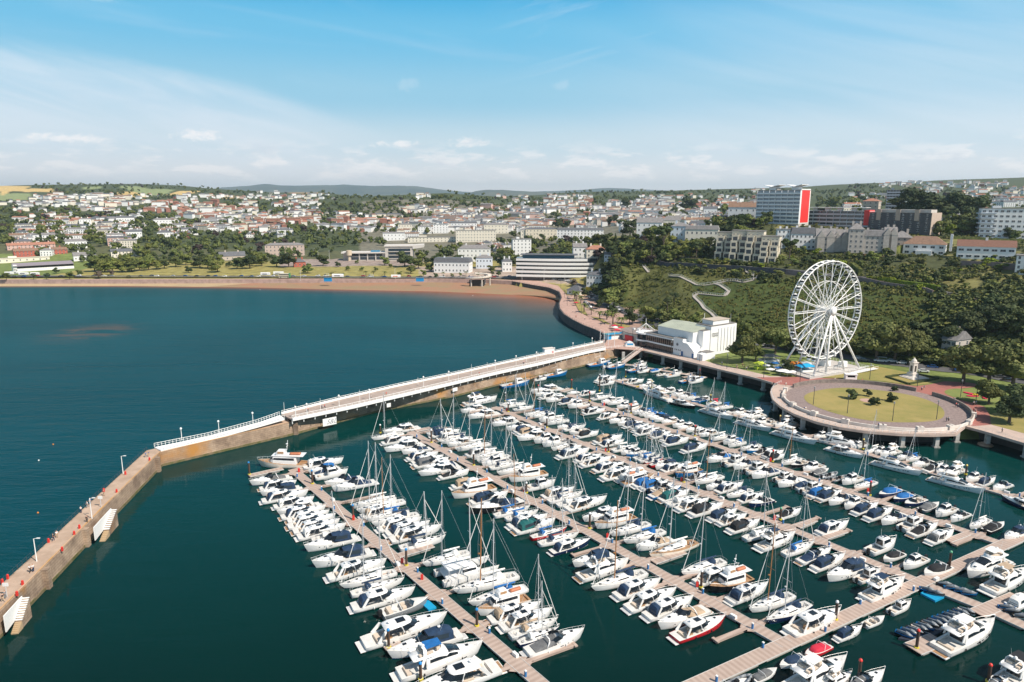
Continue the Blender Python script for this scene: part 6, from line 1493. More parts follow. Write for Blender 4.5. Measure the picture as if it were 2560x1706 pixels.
# dark railing on outer edge of the breakwater
Q=resample([a.lerp(b,.97) for a,b in zip(resample(BWin[:5],30),resample(BWout[:5],30))],60); m=MB()
for q in Q: m.tube((q.x,q.y,4.6),(q.x,q.y,5.7),.045,n=4)
m.path([(q.x,q.y,5.7) for q in Q],.03,3); m.path([(q.x,q.y,5.2) for q in Q],.025,3); tag(m.build('railing',[mat('railing_dark',(.05,.06,.07),.5)]),'dark railing on the seaward edge of the breakwater','railing')
for i,(x,y) in enumerate([(6,1459),(20,1448),(57,1463),(43,1490),(156,1378),(186,1338),(199,1322),(314,1187),(374,1152),(260,1230),(292,1232),(122,1357)]):
    p=G(x,y,4.6); m=MB(); m.rbox((0,0,0),(.38,.3,.85)); m.revolve([(.22,.85),(.22,.95),(.1,1.05)],n=6); o=m.build('life_ring_locker',[mat('locker_red',(.65,.04,.03),.5)]); o.location=p; tag(o,f'red box on the breakwater walkway, {ORD([1,2,4,3,6,7,8,11,12,9,10,5][i])} from the left edge','locker','red boxes on the breakwater')
# ================================================================ ferris wheel
WH=G(2051,925,5); nx=Vector((.463,-.887,0)).normalized(); hx=Vector((-nx.y,nx.x,0)); RW=21.6; HB=27.2
fw=empty('ferris_wheel',(WH.x,WH.y,5))
def W(r,a,o): v=hx*(r*cos(a))+Vector((0,0,r*sin(a)))+nx*o; return Vector((v.x,v.y,v.z+HB))
N=80
for o_,nm in ((1.5,'front_rim'),(-1.5,'back_rim')):
    m=MB(); m.path([W(RW,2*pi*k/N,o_) for k in range(N)],.26,6,True); m.build(nm,[WPAINT],fw)
m=MB()
for o_ in (1.0,-1.0): m.path([W(RW*.60,2*pi*k/20,o_) for k in range(20)],.13,5,True)
for k in range(20): m.tube(W(RW*.6,2*pi*k/20,1),W(RW*.6,2*pi*(k+1)/20,-1),.05,n=3)
m.build('inner_ring',[WPAINT],fw)
m=MB()
for k in range(80): m.tube(W(RW,2*pi*k/80,1.5),W(RW,2*pi*(k+.5)/80,-1.5),.07,n=3)
m.build('rim_lacing',[WPAINT],fw)
for k in range(20):
    a=2*pi*k/20; m=MB()
    for o_ in (1,-1):
        m.tube(W(1.2,a,o_*2.0),W(RW,a,o_*1.5),.17,n=5)
    for j in range(12):
        s_=1 if j%2 else -1; r0=lerp(3,RW,j/12); r1=lerp(3,RW,(j+1)/12); m.tube(W(r0,a,s_*1.6),W(r1,a,-s_*1.6),.06,n=3)
    m.build('spoke',[WPAINT],fw)
m=MB(); c=Vector((0,0,HB)); m.tube(c+nx*3.6,c-nx*3.6,1.2,n=14); m.tube(c+nx*3.2,c+nx*4.2,2.0,n=18); m.tube(c+nx*4.2,c+nx*4.7,1.9,1.0,n=18); m.tube(c-nx*3.2,c-nx*4.0,1.8,n=14); m.build('hub',[WPAINT],fw,True)
for s_ in (1,-1):
    for f_ in (-15,-6,6,15):
        m=MB(); m.tube(c+nx*(s_*3.4),hx*f_+nx*(s_*(8.5 if abs(f_)>10 else 7.5))+Vector((0,0,.8)),.42,.5,8); m.build('leg',[WPAINT],fw,True)
for s_ in (1,-1):
    m=MB()
    for z,w_ in ((.34,.66),(.6,.4)): m.tube(c.lerp(hx*-6+nx*(s_*7.5),1-z)*1.0,c.lerp(hx*6+nx*(s_*7.5),1-z),.15,n=5)
    m.build('cross_brace',[WPAINT],fw)
gm=None
for k in range(40):
    a=2*pi*(k+.5)/40; p=W(RW+.1,a,0)
    if gm is None:
        q=MB(); q.revolve([(.2,-1.9),(.85,-1.8),(.95,-1.1)],n=8); q.revolve([(.95,-.35),(.8,-.1),(.2,.05)],n=8); q.tube((0,0,0),(0,0,.4),.08,n=4); gm=q.mesh('gondola',[WPAINT]); q=MB(); q.revolve([(.9,-1.1),(.9,-.35)],n=8); gg=q.mesh('window',[GLASS])
    g_=link('gondola',gm,fw); g_.location=p+Vector((0,0,.3)); g2=link('window',gg,g_)
m=MB(); m.box(-19,-10,0,19,10,.7); pf=m.build('platform',[mat('platform_grey',(.5,.47,.44),.7)],fw); pf.rotation_euler.z=atan2(hx.y,hx.x)
m=MB()
for x0,y0,x1,y1 in ((-19,-10,19,-10),(19,-10,19,10),(-19,10,19,10),(-19,-10,-19,10),(-10,-4,10,-4),(-10,4,10,4)):
    for f in range(13): m.tube((lerp(x0,x1,f/12),lerp(y0,y1,f/12),.7),(lerp(x0,x1,f/12),lerp(y0,y1,f/12),1.9),.06,n=3)
    m.tube((x0,y0,1.9),(x1,y1,1.9),.07,n=3); m.tube((x0,y0,1.3),(x1,y1,1.3),.05,n=3)
rr=m.build('railing',[WPAINT],fw); rr.rotation_euler.z=atan2(hx.y,hx.x)
m=MB(); m.box(-8,2,.7,-3,5,3.2); m.box(4,1,.7,8,4,3.4); m.box(10,-3,.7,14,-1,3.0); bb_=m.build('booth',[WPAINT],fw); bb_.rotation_euler.z=atan2(hx.y,hx.x)
m=MB(); m.beam((6,-11.5,.3),(22,-11.5,.75),2.2,.15)
for y in (-12.6,-10.4):
    m.tube((6,y,1.4),(22,y,1.9),.06,n=3)
    for f in range(9): m.tube((lerp(6,22,f/8),y,lerp(.3,.75,f/8)),(lerp(6,22,f/8),y,lerp(1.4,1.9,f/8)),.05,n=3)
rm=m.build('access_ramp',[WPAINT],fw); rm.rotation_euler.z=atan2(hx.y,hx.x)
tag(fw,'tall white ferris wheel with enclosed gondolas beside the promenade','ferris wheel')
# ================================================================ theatre and seafront pavilions
O_ = G(1683,885,5); tha = atan2(e1.y,e1.x)
WG = mat('white_wall_bright', (.84,.84,.83), .6, var=.05, scale=.3); WSH = WHITE
ROOFG = mat('pale_green_roof', (.42,.45,.36), .7, col2=(.34,.37,.30), scale=.15); FLATG = mat('flat_roof_grey', (.20,.19,.18), .85, var=.3, scale=.3)
th = empty('theatre', (O_.x,O_.y,5), tha)
m = MB(); m.box(-14,3.2,0,9.2,25,11.9); m.build('auditorium_wall', [WG], th)
m = MB(); m.add([(-14.3,2.9,11.95),(9.4,2.9,11.95),(9.4,14,14.0),(-14.3,14,14.0),(9.4,25.3,11.95),(-14.3,25.3,11.95)],[(0,1,2,3),(3,2,4,5),(1,4,2),(0,3,5)]); m.build('auditorium_roof', [ROOFG], th)
m = MB(); m.box(6,8,0,9.5,30,12.6) if False else m.box(9.2,6.8,0,12.4,12,12.5); m.box(3,12,0,12.8,31,14.2); m.build('fly_tower', [WG], th)
m = MB(); m.box(3.2,12.2,14.2,12.6,30.8,14.6); m.box(9.3,6.9,12.5,12.3,11.9,12.7); m.build('tower_roof', [FLATG], th)
m = MB(); m.box(4.5,15,14.6,11.2,27,16.6); m.build('roof_house', [WSH], th); m = MB(); m.box(4.2,14.7,16.6,11.5,27.3,16.9); m.build('roof_house_cap', [mat('cap_tan',(.5,.42,.34),.7)], th)
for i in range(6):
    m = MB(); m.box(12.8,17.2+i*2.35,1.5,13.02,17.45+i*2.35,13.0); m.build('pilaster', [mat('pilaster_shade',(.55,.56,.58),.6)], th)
def text3(body, size, parent, loc, rot, m_, ext=.02):
    cu = bpy.data.curves.new('lettering','FONT'); cu.body = body; cu.size = size; cu.extrude = ext; t = bpy.data.objects.new('tmp',cu); C.objects.link(t)
    dg = bpy.context.evaluated_depsgraph_get(); me = bpy.data.meshes.new_from_object(t.evaluated_get(dg)); bpy.data.objects.remove(t); me.materials.clear(); me.materials.append(m_)
    l = link('lettering', me, parent); l.location = loc; l.rotation_euler = rot; return l
INK = mat('black_letters', (.02,.02,.02), .5)
text3('PRINCESS\nTHEATRE', 1.05, th, (13.18,12.5,10.4), (pi/2,0,pi/2), INK)
# restaurant glass front, two bands
m = MB(); m.box(-20,-.6,3.2,0,8,3.9); m.box(-20,-.9,6.9,0,8,7.6); m.box(-20,1.0,0,0,8,7.6); m.build('restaurant_wall', [WG], th)
m = MB(); m.box(-20,.2,.1,-.1,.9,3.15); m.box(-20,-.3,3.95,-.1,.9,6.85); m.build('glazing', [GLASS], th)
m = MB()
for i in range(15): m.box(-19.8+i*1.4,-.45,3.95,-19.62+i*1.4,-.3,6.85); m.box(-19.8+i*1.4,.1,.1,-19.62+i*1.4,.2,3.15)
m.build('mullion', [mat('mullion_brown',(.35,.25,.2),.5)], th)
m = MB(); m.box(-20,-.8,7.65,0,8,7.85); m.build('flat_roof', [FLATG], th)
m = MB(); m.tube((-22,2.5,0),(-22,2.5,3.2),4.2,n=16); m.tube((-22,2.5,3.95),(-22,2.5,6.8),4.2,n=16); m.build('corner_glazing', [GLASS], th, False)
m = MB(); m.tube((-22,2.5,3.2),(-22,2.5,3.9),4.9,n=20); m.tube((-22,2.5,6.85),(-22,2.5,7.5),5.1,n=20); m.build('corner_balcony', [WG], th)
m = MB(); m.tube((-22,2.5,7.5),(-22,2.5,14.5),.13,n=6)
for k in range(8): a=2*pi*k/8; m.tube((-22,2.5,12),(-22+4.6*cos(a),2.5+4.6*sin(a),8.6),.09,n=4); m.tube((-22+4.6*cos(a),2.5+4.6*sin(a),8.6),(-22+4.6*cos(a),2.5+4.6*sin(a),7.5),.08,n=4)
m.build('mast_canopy', [WPAINT], th)
m = MB(); m.prism([(0,-.2),(6,-.2),(6,7),(0,7)],0,8.3); m.prism([(6,-.2),(13.2,-.2),(13.2,7),(6,7)],0,[8.0,3.6,3.6,8.0],bot=False) if False else m.add([(6,-.2,0),(13.2,-.2,0),(13.2,7,0),(6,7,0),(6,-.2,6.9),(9,-.2,6.7),(13.2,-.2,3.4),(6,7,6.9),(9,7,6.7),(13.2,7,3.4)],[(0,1,6,5,4),(2,3,7,8,9),(1,2,9,6),(4,5,8,7),(5,6,9,8)])
m.box(13.2,3,0,18.5,9,3.2); m.box(15.5,-.5,0,19,3,3.0); m.build('stage_block', [WG], th)
m = MB(); m.box(.3,.1,8.32,5.8,6.8,8.45); m.box(13.4,3.2,3.2,18.3,8.8,3.35); m.build('block_roof', [FLATG], th)
m = MB(); m.tube((2.6,-.28,5.3),(2.6,-.22,5.3),.75,n=20); m.build('round_emblem', [mat('emblem_dark',(.05,.05,.06),.5)], th)
m = MB(); m.path([(2.6+.55*cos(2*pi*k/12),-.31,5.3+.55*sin(2*pi*k/12)) for k in range(12)],.06,4,True); m.build('round_emblem_ring', [WPAINT], th)
for i in range(4): m = MB(); m.box(1.0+i*1.1,-.24,2.3,1.5+i*1.1,-.205,3.0); m.build('window', [GLASS], th)
for x in (5.2,12.0): m = MB(); m.box(x,-.25,.05,x+1.3,-.205,2.4); m.build('door', [mat('door_blue',(.02,.12,.3),.5)], th)
for i in range(9):
    m = MB(); q=-10+i*1.6; m.rbox((q if i<5 else 1+(i-5)*1.3, 5.5 if i<5 else 3.5, 7.85 if i<5 else 8.45),(.8+.3*(i%2),1.0,.7+.2*(i%3))); m.build('roof_vent', [WSH], th)
m = MB(); m.tube((10.5,29,14.6),(10.5,29,19),.07,n=4); m.tube((-2,24,12.5),(-2,24,18),.12,n=5); m.tube((-2,24,16),(-4,22,12.6),.07,n=4); m.tube((-2,24,16),(0,22,12.6),.07,n=4); m.build('roof_mast', [WPAINT], th)
tag(th, 'white seafront theatre with glass restaurant and windowless tower', 'theatre')
# round red fronted building
p = G(1583,856,5); rb = empty('seafront_building', p, tha)
m = MB(); n=24; m.prism([(11*cos(2*pi*k/n)*1.15-3,9*sin(2*pi*k/n)+9.5) for k in range(n)],0,4.3); m.build('wall',[CREAM],rb)
m = MB(); m.prism([(11.6*cos(2*pi*k/n)*1.15-3,9.6*sin(2*pi*k/n)+9.5) for k in range(n)],4.3,4.6); m.build('roof',[mat('roof_brown',(.27,.22,.20),.85,var=.25,scale=.3)],rb)
m = MB(); m.rbox((-3.5,.2,.1),(6.0,.8,3.0)); m.build('shop_front',[mat('red_front',(.62,.02,.03),.5)],rb)
for i in range(8): m=MB(); m.rbox((-9+i*1.7,9+2*(i%2),4.6),(1.3,1.0,.8),.2*i); m.build('roof_vent',[WSH],rb)
tag(rb,'low round building with bright red shop front beside the theatre','building')
# small kiosk blue and white
p = G(1530,848,5); k_ = empty('kiosk', p, Fang); m=MB(); m.box(-4,-1.5,0,4,1.5,2.9); m.build('wall',[WPAINT],k_); m=MB(); m.box(-4.8,-2.4,2.9,4.8,2.4,3.15); m.build('roof',[mat('roof_teal',(.12,.28,.3),.6)],k_); m=MB(); m.box(-4.02,-1.56,.2,-1.5,-1.503,2.6); m.box(-4.9,-2.45,3.15,4.9,-2.2,3.7); m.build('sign_panel',[mat('sign_blue',(.02,.3,.6),.5)],k_); tag(k_,'blue and white ticket kiosk at the pier root','kiosk')
p = G(1574,866,5); k_ = empty('kiosk', p, 0); m=MB(); m.loft([[(x,-1.5+0*x,z) for x,z in ((-2.4,0),(-2.3,1.2),(-1.5,2.2),(0,2.7),(1.5,2.2),(2.3,1.2),(2.4,0))],[(x,1.5,z) for x,z in ((-2.4,0),(-2.3,1.2),(-1.5,2.2),(0,2.7),(1.5,2.2),(2.3,1.2),(2.4,0))]]); m.build('wall',[WPAINT],k_); m=MB(); m.box(-1.6,-1.56,.9,1.6,-1.51,1.8); m.build('window',[mat('sign_blue',(.02,.3,.6),.5)],k_); tag(k_,'white arched kiosk at the bridge railing','kiosk')
# pavilion cafe with dark hipped roof
p = G(1433,737,5); k_ = empty('cafe_pavilion', p, tha+.3); m=MB(); m.box(-6,0,0,6,9,3.2); m.build('wall',[WHITE],k_); m=MB(); m.add([(-7,-1,3.2),(7,-1,3.2),(7,10,3.2),(-7,10,3.2),(-2,4,7),(2,4,7),(2,5,7),(-2,5,7)],[(0,1,5,4),(1,2,6,5),(2,3,7,6),(3,0,4,7),(4,5,6,7)]); m.build('roof',[SLATE],k_)
for x in (-4,-1,2): m=MB(); m.box(x,-.05,.8,x+1.6,-.003,2.4); m.build('window',[GLASS],k_)
tag(k_,'white cafe pavilion with dark hipped roof on the promenade','pavilion')
# stage stalls, parasols by the wheel
def parasol(px,py,col,lab,h=2.6,r=2.0,grp='parasols on the seafront'):
    p=G(px,py,5); o=empty('parasol',p); m=MB(); m.tube((0,0,0),(0,0,h),.05,n=5); m.build('pole',[WPAINT],o); m=MB(); n=8; m.loft([[(r*f*cos(2*pi*k/n),r*f*sin(2*pi*k/n),z) for k in range(n)] for f,z in ((1,h-.5),(.5,h-.15),(.03,h+.1))],False,True,True); m.build('shade',[CAN[col]],o); tag(o,lab,'parasol',grp)
for i,(x,y,c_) in enumerate([(1938,919,'b'),(1925,935,'w'),(1947,931,'b'),(1960,938,'w'),(1950,939,'w'),(1968,942,'w'),(1980,941,'w'),(1916,925,'w'),(1541,834,'r'),(1552,828,'r'),(1536,823,'r'),(1562,834,'w'),(1556,840,'w'),(1440,764,'r'),(1538,827,'w')]):
    parasol(x,y,c_, f"{CNAME[c_]} parasol {'left of the ferris wheel' if x>1700 else 'on the pink promenade'}, {ORD(1+sum(1 for q in [(1938),(1925),(1947),(1960),(1950),(1968),(1980),(1916),(1541),(1552),(1536),(1562),(1556),(1440),(1538)] if q<x and (q>1700)==(x>1700)))} from left")
def stall(px,py,ang,sz,wallm,roofm,lab):
    p=G(px,py,5); o=empty('stall',p,ang); w_,d_,h_=sz; m=MB(); m.box(-w_/2,0,0,w_/2,d_,h_*.45); 
    for x in (-w_/2+.1,w_/2-.1):
        for y in (.1,d_-.1): m.tube((x,y,0),(x,y,h_),.08,n=4)
    m.build('counter',[wallm],o); m=MB(); m.add([(-w_/2-.4,-.5,h_),(w_/2+.4,-.5,h_),(w_/2+.4,d_+.4,h_),(-w_/2-.4,d_+.4,h_),(-w_/4,d_/2,h_+1.0),(w_/4,d_/2,h_+1.0)],[(0,1,5,4),(1,2,5),(2,3,4,5),(3,0,4)]); m.build('canopy',[roofm],o); tag(o,lab,'stall','stalls beside the ferris wheel')
stall(2020,934,.2,(7,5,2.9),WPAINT,mat('tent_blue',(.01,.33,.62),.6),'stall with bright blue canopy in front of the wheel')
stall(1992,928,.2,(6,4,3.0),mat('stall_orange',(.6,.22,.03),.6),CAN['o'],'orange and yellow stall left of the blue canopy')
stall(1903,925,.2,(4,3,2.6),mat('stall_lime',(.55,.65,.05),.6),mat('stall_lime',(.55,.65,.05),.6),'lime yellow stall left of the parasols')
stall(1930,908,.2,(8,5,2.9),WPAINT,FLATG,'grey roofed stall behind the blue parasols')
p=G(2128,951,5); o=empty('ticket_booth',p,-.1); m=MB(); m.box(-2.3,0,0,2.3,2.4,1.1); m.box(-2.3,0,1.1,-1.6,2.4,2.2); m.box(1.6,0,1.1,2.3,2.4,2.2); m.box(-2.3,2.2,1.1,2.3,2.4,2.2); m.build('wall',[WPAINT],o); m=MB(); m.box(-2.5,-.2,2.2,2.5,2.6,2.6); m.build('roof',[WPAINT],o); m=MB(); m.box(-1.5,.3,1.1,1.5,.35,2.15); m.build('window',[GLASS],o); tag(o,'small white ticket booth on the red path','booth')
# memorial on the lawn
p=G(2281,943,5.1); mo=empty('war_memorial',p,.3); m=MB()
for i,s_ in enumerate((9,7.5,5)): m.rbox((0,0,i*.25),(s_,s_,.26))
m.build('steps',[WST],mo); m=MB(); m.rbox((0,0,.75),(3.2,3.2,1.2)); m.rbox((0,0,1.95),(2.2,2.2,4.4)); m.rbox((0,0,6.3),(2.7,2.7,.4)); m.revolve([(1.1,6.7),(1.0,7.4),(.4,8.1),(.1,8.6)],n=10); m.build('column',[WST],mo)
for a in range(4): m=MB(); x,y=1.12*cos(a*pi/2),1.12*sin(a*pi/2); m.rbox((x,y,2.6),(.08 if a%2==0 else 1.0,1.0 if a%2==0 else .08,2.6)); m.build('inscription_panel',[mat('bronze_panel',(.08,.07,.06),.5)],mo)
tag(mo,'pale stone war memorial standing on the lawn right of the wheel','memorial')
hd=MB(); sq=[G(x,y,5) for x,y in [(2215,944),(2290,936),(2345,948),(2272,962)]]
for a,b_ in zip(sq,sq[1:]+sq[:1]): hd.beam(a+Vector((0,0,.35)),b_+Vector((0,0,.35)),1.0,.7)
tag(hd.build('clipped_hedge',[LF['d']]),'low dark square hedge around the war memorial','hedge')
# promenade lamps
DL=[(1990,943),(1999,965),(2033,1012),(2118,1034),(2231,1053),(2341,1049),(2174,949),(2293,967),(2401,993),(1909,945),(1817,922),(1749,904),(1678,888),(2440,1000),(1581,858),(1520,792),(1502,815),(1454,785),(1418,765),(1411,745),(1402,722)]
for i,(x,y) in enumerate(DL):
    lamp('street_lamp',G(x,y,5.1),6.2,'dark',f"tall dark lamp post {'around the round garden' if x>1950 else 'along the promenade'}, {ORD(1+sum(1 for q in DL if q[0]<x and (q[0]>1950)==(x>1950)))} from left",'dark promenade lamps')
for i,(x,y) in enumerate([(1305,704),(1360,704),(1412,708),(1450,712),(824,655),(855,655),(880,652),(988,700),(796,655),(786,650),(752,705),(1240,650)]):
    p=G(x,y,5); p.z=max(5,h1(p.x,p.y)); lamp('street_lamp',p,10,'arm',f'tall thin white lamp by the coast road, {ORD(1+sum(1 for q in (1305,1360,1412,1450,824,855,880,988,796,786,752,1240) if q<x))} from left','tall lamps by the coast road')
# bushes on the round lawn and clipped ones
for i,(x,y,h_,lab) in enumerate([(2128,998,4.6,'round dark bush on the left of the round lawn'),(2167,990,3.6,'small dark bush at the back of the round lawn'),(2188,1014,4.0,'narrow dark bush right of the lawn centre'),(2229,1004,4.2,'round dark bush on the right of the round lawn'),(2238,978,2.6,'low bush by the wall behind the round lawn')]):
    tree('bush', G(x,y,5.1), h_*.85, lab, 'bushes on the round lawn','d',name='bush',cat='bush')
# ================================================================ town: named buildings
BRICK = mat('brick_wall', (.34,.15,.11), .85, var=.25, scale=.6); PINKW = mat('pink_render', (.62,.42,.36), .7, var=.1); GREYST = mat('grey_limestone', (.52,.47,.42), .85, var=.2, scale=.5)
PALEB = mat('pale_blue_white_render', (.66,.72,.78), .65); DGREY = mat('dark_grey_cladding', (.085,.085,.095), .7, var=.2, scale=.4); BEIGE = mat('beige_render', (.70,.63,.50), .75, var=.1, scale=.3)
TILE = mat('red_tile_roof', (.40,.19,.13), .85, var=.3, scale=.6); BTILE = mat('brown_tile_roof', (.26,.16,.11), .85, var=.3, scale=.6); GTILE = mat('grey_tile_roof', (.24,.23,.23), .85, var=.3, scale=.6)
CONCR = mat('pale_concrete', (.55,.51,.46), .8, var=.12, scale=.2); REDC = mat('red_panel', (.78,.035,.03), .5); TERRA = mat('terracotta_wall', (.45,.12,.08), .8, var=.2, scale=.6)
def roofmesh(m, w, d, h, kind, rh):
    e = .45; x0, x1, y0, y1 = -w/2-e, w/2+e, -e, d+e
    if kind == 'flat': m.box(x0,y0,h,x1,y1,h+.35)
    elif kind == 'gable': m.add([(x0,y0,h-.1),(x1,y0,h-.1),(x1,y1,h-.1),(x0,y1,h-.1),(x0,d/2,h+rh),(x1,d/2,h+rh)],[(0,1,5,4),(2,3,4,5),(1,2,5),(3,0,4),(3,2,1,0)])
    elif kind == 'hip': q=min(d/2,w/2*.9); m.add([(x0,y0,h-.1),(x1,y0,h-.1),(x1,y1,h-.1),(x0,y1,h-.1),(-w/2+q,d/2,h+rh),(w/2-q,d/2,h+rh)],[(0,1,5,4),(2,3,4,5),(1,2,5),(3,0,4),(3,2,1,0)])
    elif kind == 'mansard':
        m.add([(x0,y0,h),(x1,y0,h),(x1,y1,h),(x0,y1,h),(x0+1.3,y0+1.3,h+rh),(x1-1.3,y0+1.3,h+rh),(x1-1.3,y1-1.3,h+rh),(x0+1.3,y1-1.3,h+rh)],[(0,1,5,4),(1,2,6,5),(2,3,7,6),(3,0,4,7),(4,5,6,7)])
    return m
WINM = {}
def winmesh(w, h):
    k = (round(w,1), round(h,1))
    if k not in WINM:
        m = MB(); m.box(-w/2,-.06,0,w/2,.02,h); m.mi = 1
        m.box(-w/2-.08,-.09,-.1,w/2+.08,-.02,-.003); m.box(-w/2-.08,-.09,h+.003,w/2+.08,-.02,h+.1); m.box(-.04,-.09,0,.04,-.062,h); WINM[k] = m.mesh('window',[WINB,WPAINT])
    return WINM[k]
def bld(cx, by, wpx, hpx, depth_m, yaw, wall, roof, rk, lab, floors=3, bays=6, style='sash', rh=3., name='building', cat='building', chim=2, side=2, loc=None, ww=1.1, wh=1.7, glass=None, extra=None, grp=None, zoff=0, maxw=90):
    p = T(cx, by) if loc is None else loc
    if p is None: return None
    if p.z < 4.9: p.z = 4.9
    mp_ = depth(p)/F; w = wpx*mp_/max(cos(R(yaw)),.4); h = hpx*mp_/CP; yw = -atan2(p.x,p.y)+R(yaw)
    o = empty(name, (p.x,p.y,p.z+zoff), yw); m = MB(); m.box(-w/2,0,-5,w/2,depth_m,h)
    if rk == 'gable': m.add([(-w/2,0,h),(-w/2,depth_m,h),(-w/2,depth_m/2,h+rh*.95),(w/2,0,h),(w/2,depth_m,h),(w/2,depth_m/2,h+rh*.95)],[(0,2,1),(3,4,5)])
    m.build('wall', [wall], o); r_ = roofmesh(MB(), w, depth_m, h, rk, rh).build('roof', [roof], o)
    if rk == 'flat' and w > 14: q=MB(); q.rbox((-w*.2,depth_m*.5,h+.35),(w*.16,depth_m*.4,2.0)); q.build('roof_house',[wall],r_)
    if chim:
        for i in range(chim):
            x = -w/2+w*(i+.5)/chim; q = MB(); q.rbox((x,depth_m*.5,h-.5),(1.5,1.0,(rh if rk!='flat' else .5)+2.1)); q.build('chimney', [wall], r_)
    fh = h/floors
    if style == 'sash':
        for f in range(floors):
            for b_ in range(bays):
                if bays*floors > maxw: break
                wo = link('window', winmesh(ww, min(wh,fh*.6)), o); wo.location = (-w/2+w*(b_+.5)/bays, 0, f*fh+fh*.28)
            for b_ in range(side):
                for s_ in (1,-1):
                    if (s_ == 1 and yaw < 0) or (s_ == -1 and yaw > 0) or True:
                        wo = link('window', winmesh(ww, min(wh,fh*.6)), o); wo.location = (s_*w/2, depth_m*(b_+.5)/side, f*fh+fh*.28); wo.rotation_euler.z = s_*pi/2
    elif style == 'band':
        for f in range(floors):
            q = MB(); q.box(-w/2+.4,-.05,f*fh+fh*.30,w/2-.4,.02,f*fh+fh*.92); g = q.build('window', [glass or WINB], o)
            q = MB(); q.box(-w/2,-1.4,f*fh-.1,w/2,-.06,f*fh+.12); q.box(-w/2,-1.45,f*fh+.12,w/2,-1.36,f*fh+fh*.40); q.build('balcony', [extra or WPAINT], o)
        q = MB()
        for b_ in range(bays+1): x=-w/2+w*b_/bays; q.box(x-.15,-1.3,0,x+.15,-.08,h)
        q.build('divider', [extra or WPAINT], o)
    tag(o, lab, cat, grp); return o
# tower block with red end wall and wing roofs
o = bld(1942,560,100,80,18,-30,CONCR,FLATG,'flat','tall tower block with a red framed end wall and wing roofs',9,7,'band',chim=0,name='tower_block',cat='tower block',glass=mat('tower_glass',(.24,.30,.35),.15),extra=mat('balcony_white',(.75,.77,.79),.6))
if o:
    w=100*depth(o.location)/F/cos(R(30)); h=80*depth(o.location)/F/CP
    m=MB(); m.box(w/2+.02,-.2,h*.02,w/2+.25,17.2,h+1.2); m.build('end_frame',[WPAINT],o); m=MB(); m.box(w/2+.26,1.2,h*.05,w/2+.4,15.8,h-.2); m.build('end_wall',[REDC],o)
    for x in (-w*.22,w*.30): m=MB(); m.add([(x-8,2,h+5),(x,2,h+3.2),(x+8,2,h+5),(x-8,15,h+5),(x,15,h+3.2),(x+8,15,h+5),(x-8,2,h+5.4),(x,2,h+3.6),(x+8,2,h+5.4),(x-8,15,h+5.4),(x,15,h+3.6),(x+8,15,h+5.4)],[(0,1,7,6),(1,2,8,7),(6,7,10,9),(7,8,11,10),(0,3,4,1),(1,4,5,2),(2,5,11,8),(0,6,9,3)]); m.rbox((x,8,h+.3),(7,7,3.2)); m.build('wing_roof',[WPAINT],o)
o = bld(2082,566,156,36,15,-18,DGREY,WPAINT,'flat','long low block of flats with red end wall beside the tower',4,10,'band',chim=0,name='apartment_block',cat='apartment block',extra=mat('balcony_grey',(.50,.53,.56),.6))
if o:
    k_=depth(o.location)/F; w=156*k_/cos(R(18)); h=36*k_/CP
    m=MB(); m.box(w/2-4,-1.7,h*.1,w/2+.35,15.1,h+1.2); m.build('end_wall',[REDC],o); m=MB(); m.box(-w*.42,-2,h+3.2,w*.46,12,h+3.5); m.build('roof_canopy',[WPAINT],o)
    for x in (-.3,-.12,.06,.26): m=MB(); m.box(w*x-2,3,h+.35,w*x+2,8,h+3.2); m.build('roof_house',[WPAINT],o)
o = bld(2244,580,136,45,16,-28,DGREY,FLATG,'flat','dark grey block of flats with a pale stone end wall',5,8,'sash',chim=0,name='apartment_block',cat='apartment block',ww=2.2,wh=1.5)
if o:
    k_=depth(o.location)/F; w=136*k_/cos(R(28)); h=45*k_/CP; m=MB(); m.box(w/2+.02,-.3,-2,w/2+.5,16.2,h+.5); m.build('end_wall',[mat('end_stone',(.50,.40,.33),.85,var=.15)],o); m=MB(); m.box(-w*.42,3,h+.35,w*.46,13,h+3.0); m.build('penthouse',[CONCR],o)
    for x in (-.34,-.02,.28): m=MB(); m.box(w*x-2,-.5,h*.6,w*x+2,.0,h+3.2); m.build('pier',[mat('end_stone',(.50,.40,.33),.85)],o)
bld(2233,526,39,52,16,0,mat('slab_blue_grey',(.22,.27,.34),.6),FLATG,'flat','blue grey slab tower rising behind the dark trees',8,6,'band',chim=0,name='tower_block',cat='tower block',loc=T(2233,548),extra=mat('slab_fin',(.4,.44,.5),.6),zoff=8)
bld(2276,505,46,28,14,0,WHITE,FLATG,'flat','white block beside the blue grey slab tower',5,8,'band',chim=0,name='apartment_block',cat='apartment block',loc=T(2276,540),zoff=14)
bld(2170,530,36,36,14,-10,mat('stone_tan',(.55,.47,.40),.8,var=.1),TILE,'hip','tall stone house with chimney behind the long block',4,3,chim=2,name='house',cat='house',loc=T(2172,552),zoff=5)
o = bld(2512,598,112,72,18,8,WHITE,FLATG,'flat','six storey white block of flats at the right edge',6,9,'sash',chim=0,name='apartment_block',cat='apartment block',ww=2.3,wh=1.6)
if o:
    k_=depth(o.location)/F; w=112*k_; h=72*k_; 
    for f in range(6): m=MB(); m.box(-w/2-2.2,-1.6,h*f/6+.1,-w/2+w*.28,-.1,h*f/6+1.1); m.box(-w/2-2.2,-1.6,h*f/6+.1,-w/2-.1,15,h*f/6+1.1); m.build('balcony',[mat('balcony_pale',(.45,.50,.55),.6)],o)
o = bld(2308,638,92,26,13,-4,WHITE,BTILE,'hip','white villa with brown hipped roof on the garden terraces',2,5,rh=5.5,chim=0,name='villa',cat='villa',ww=2.6,wh=1.5)
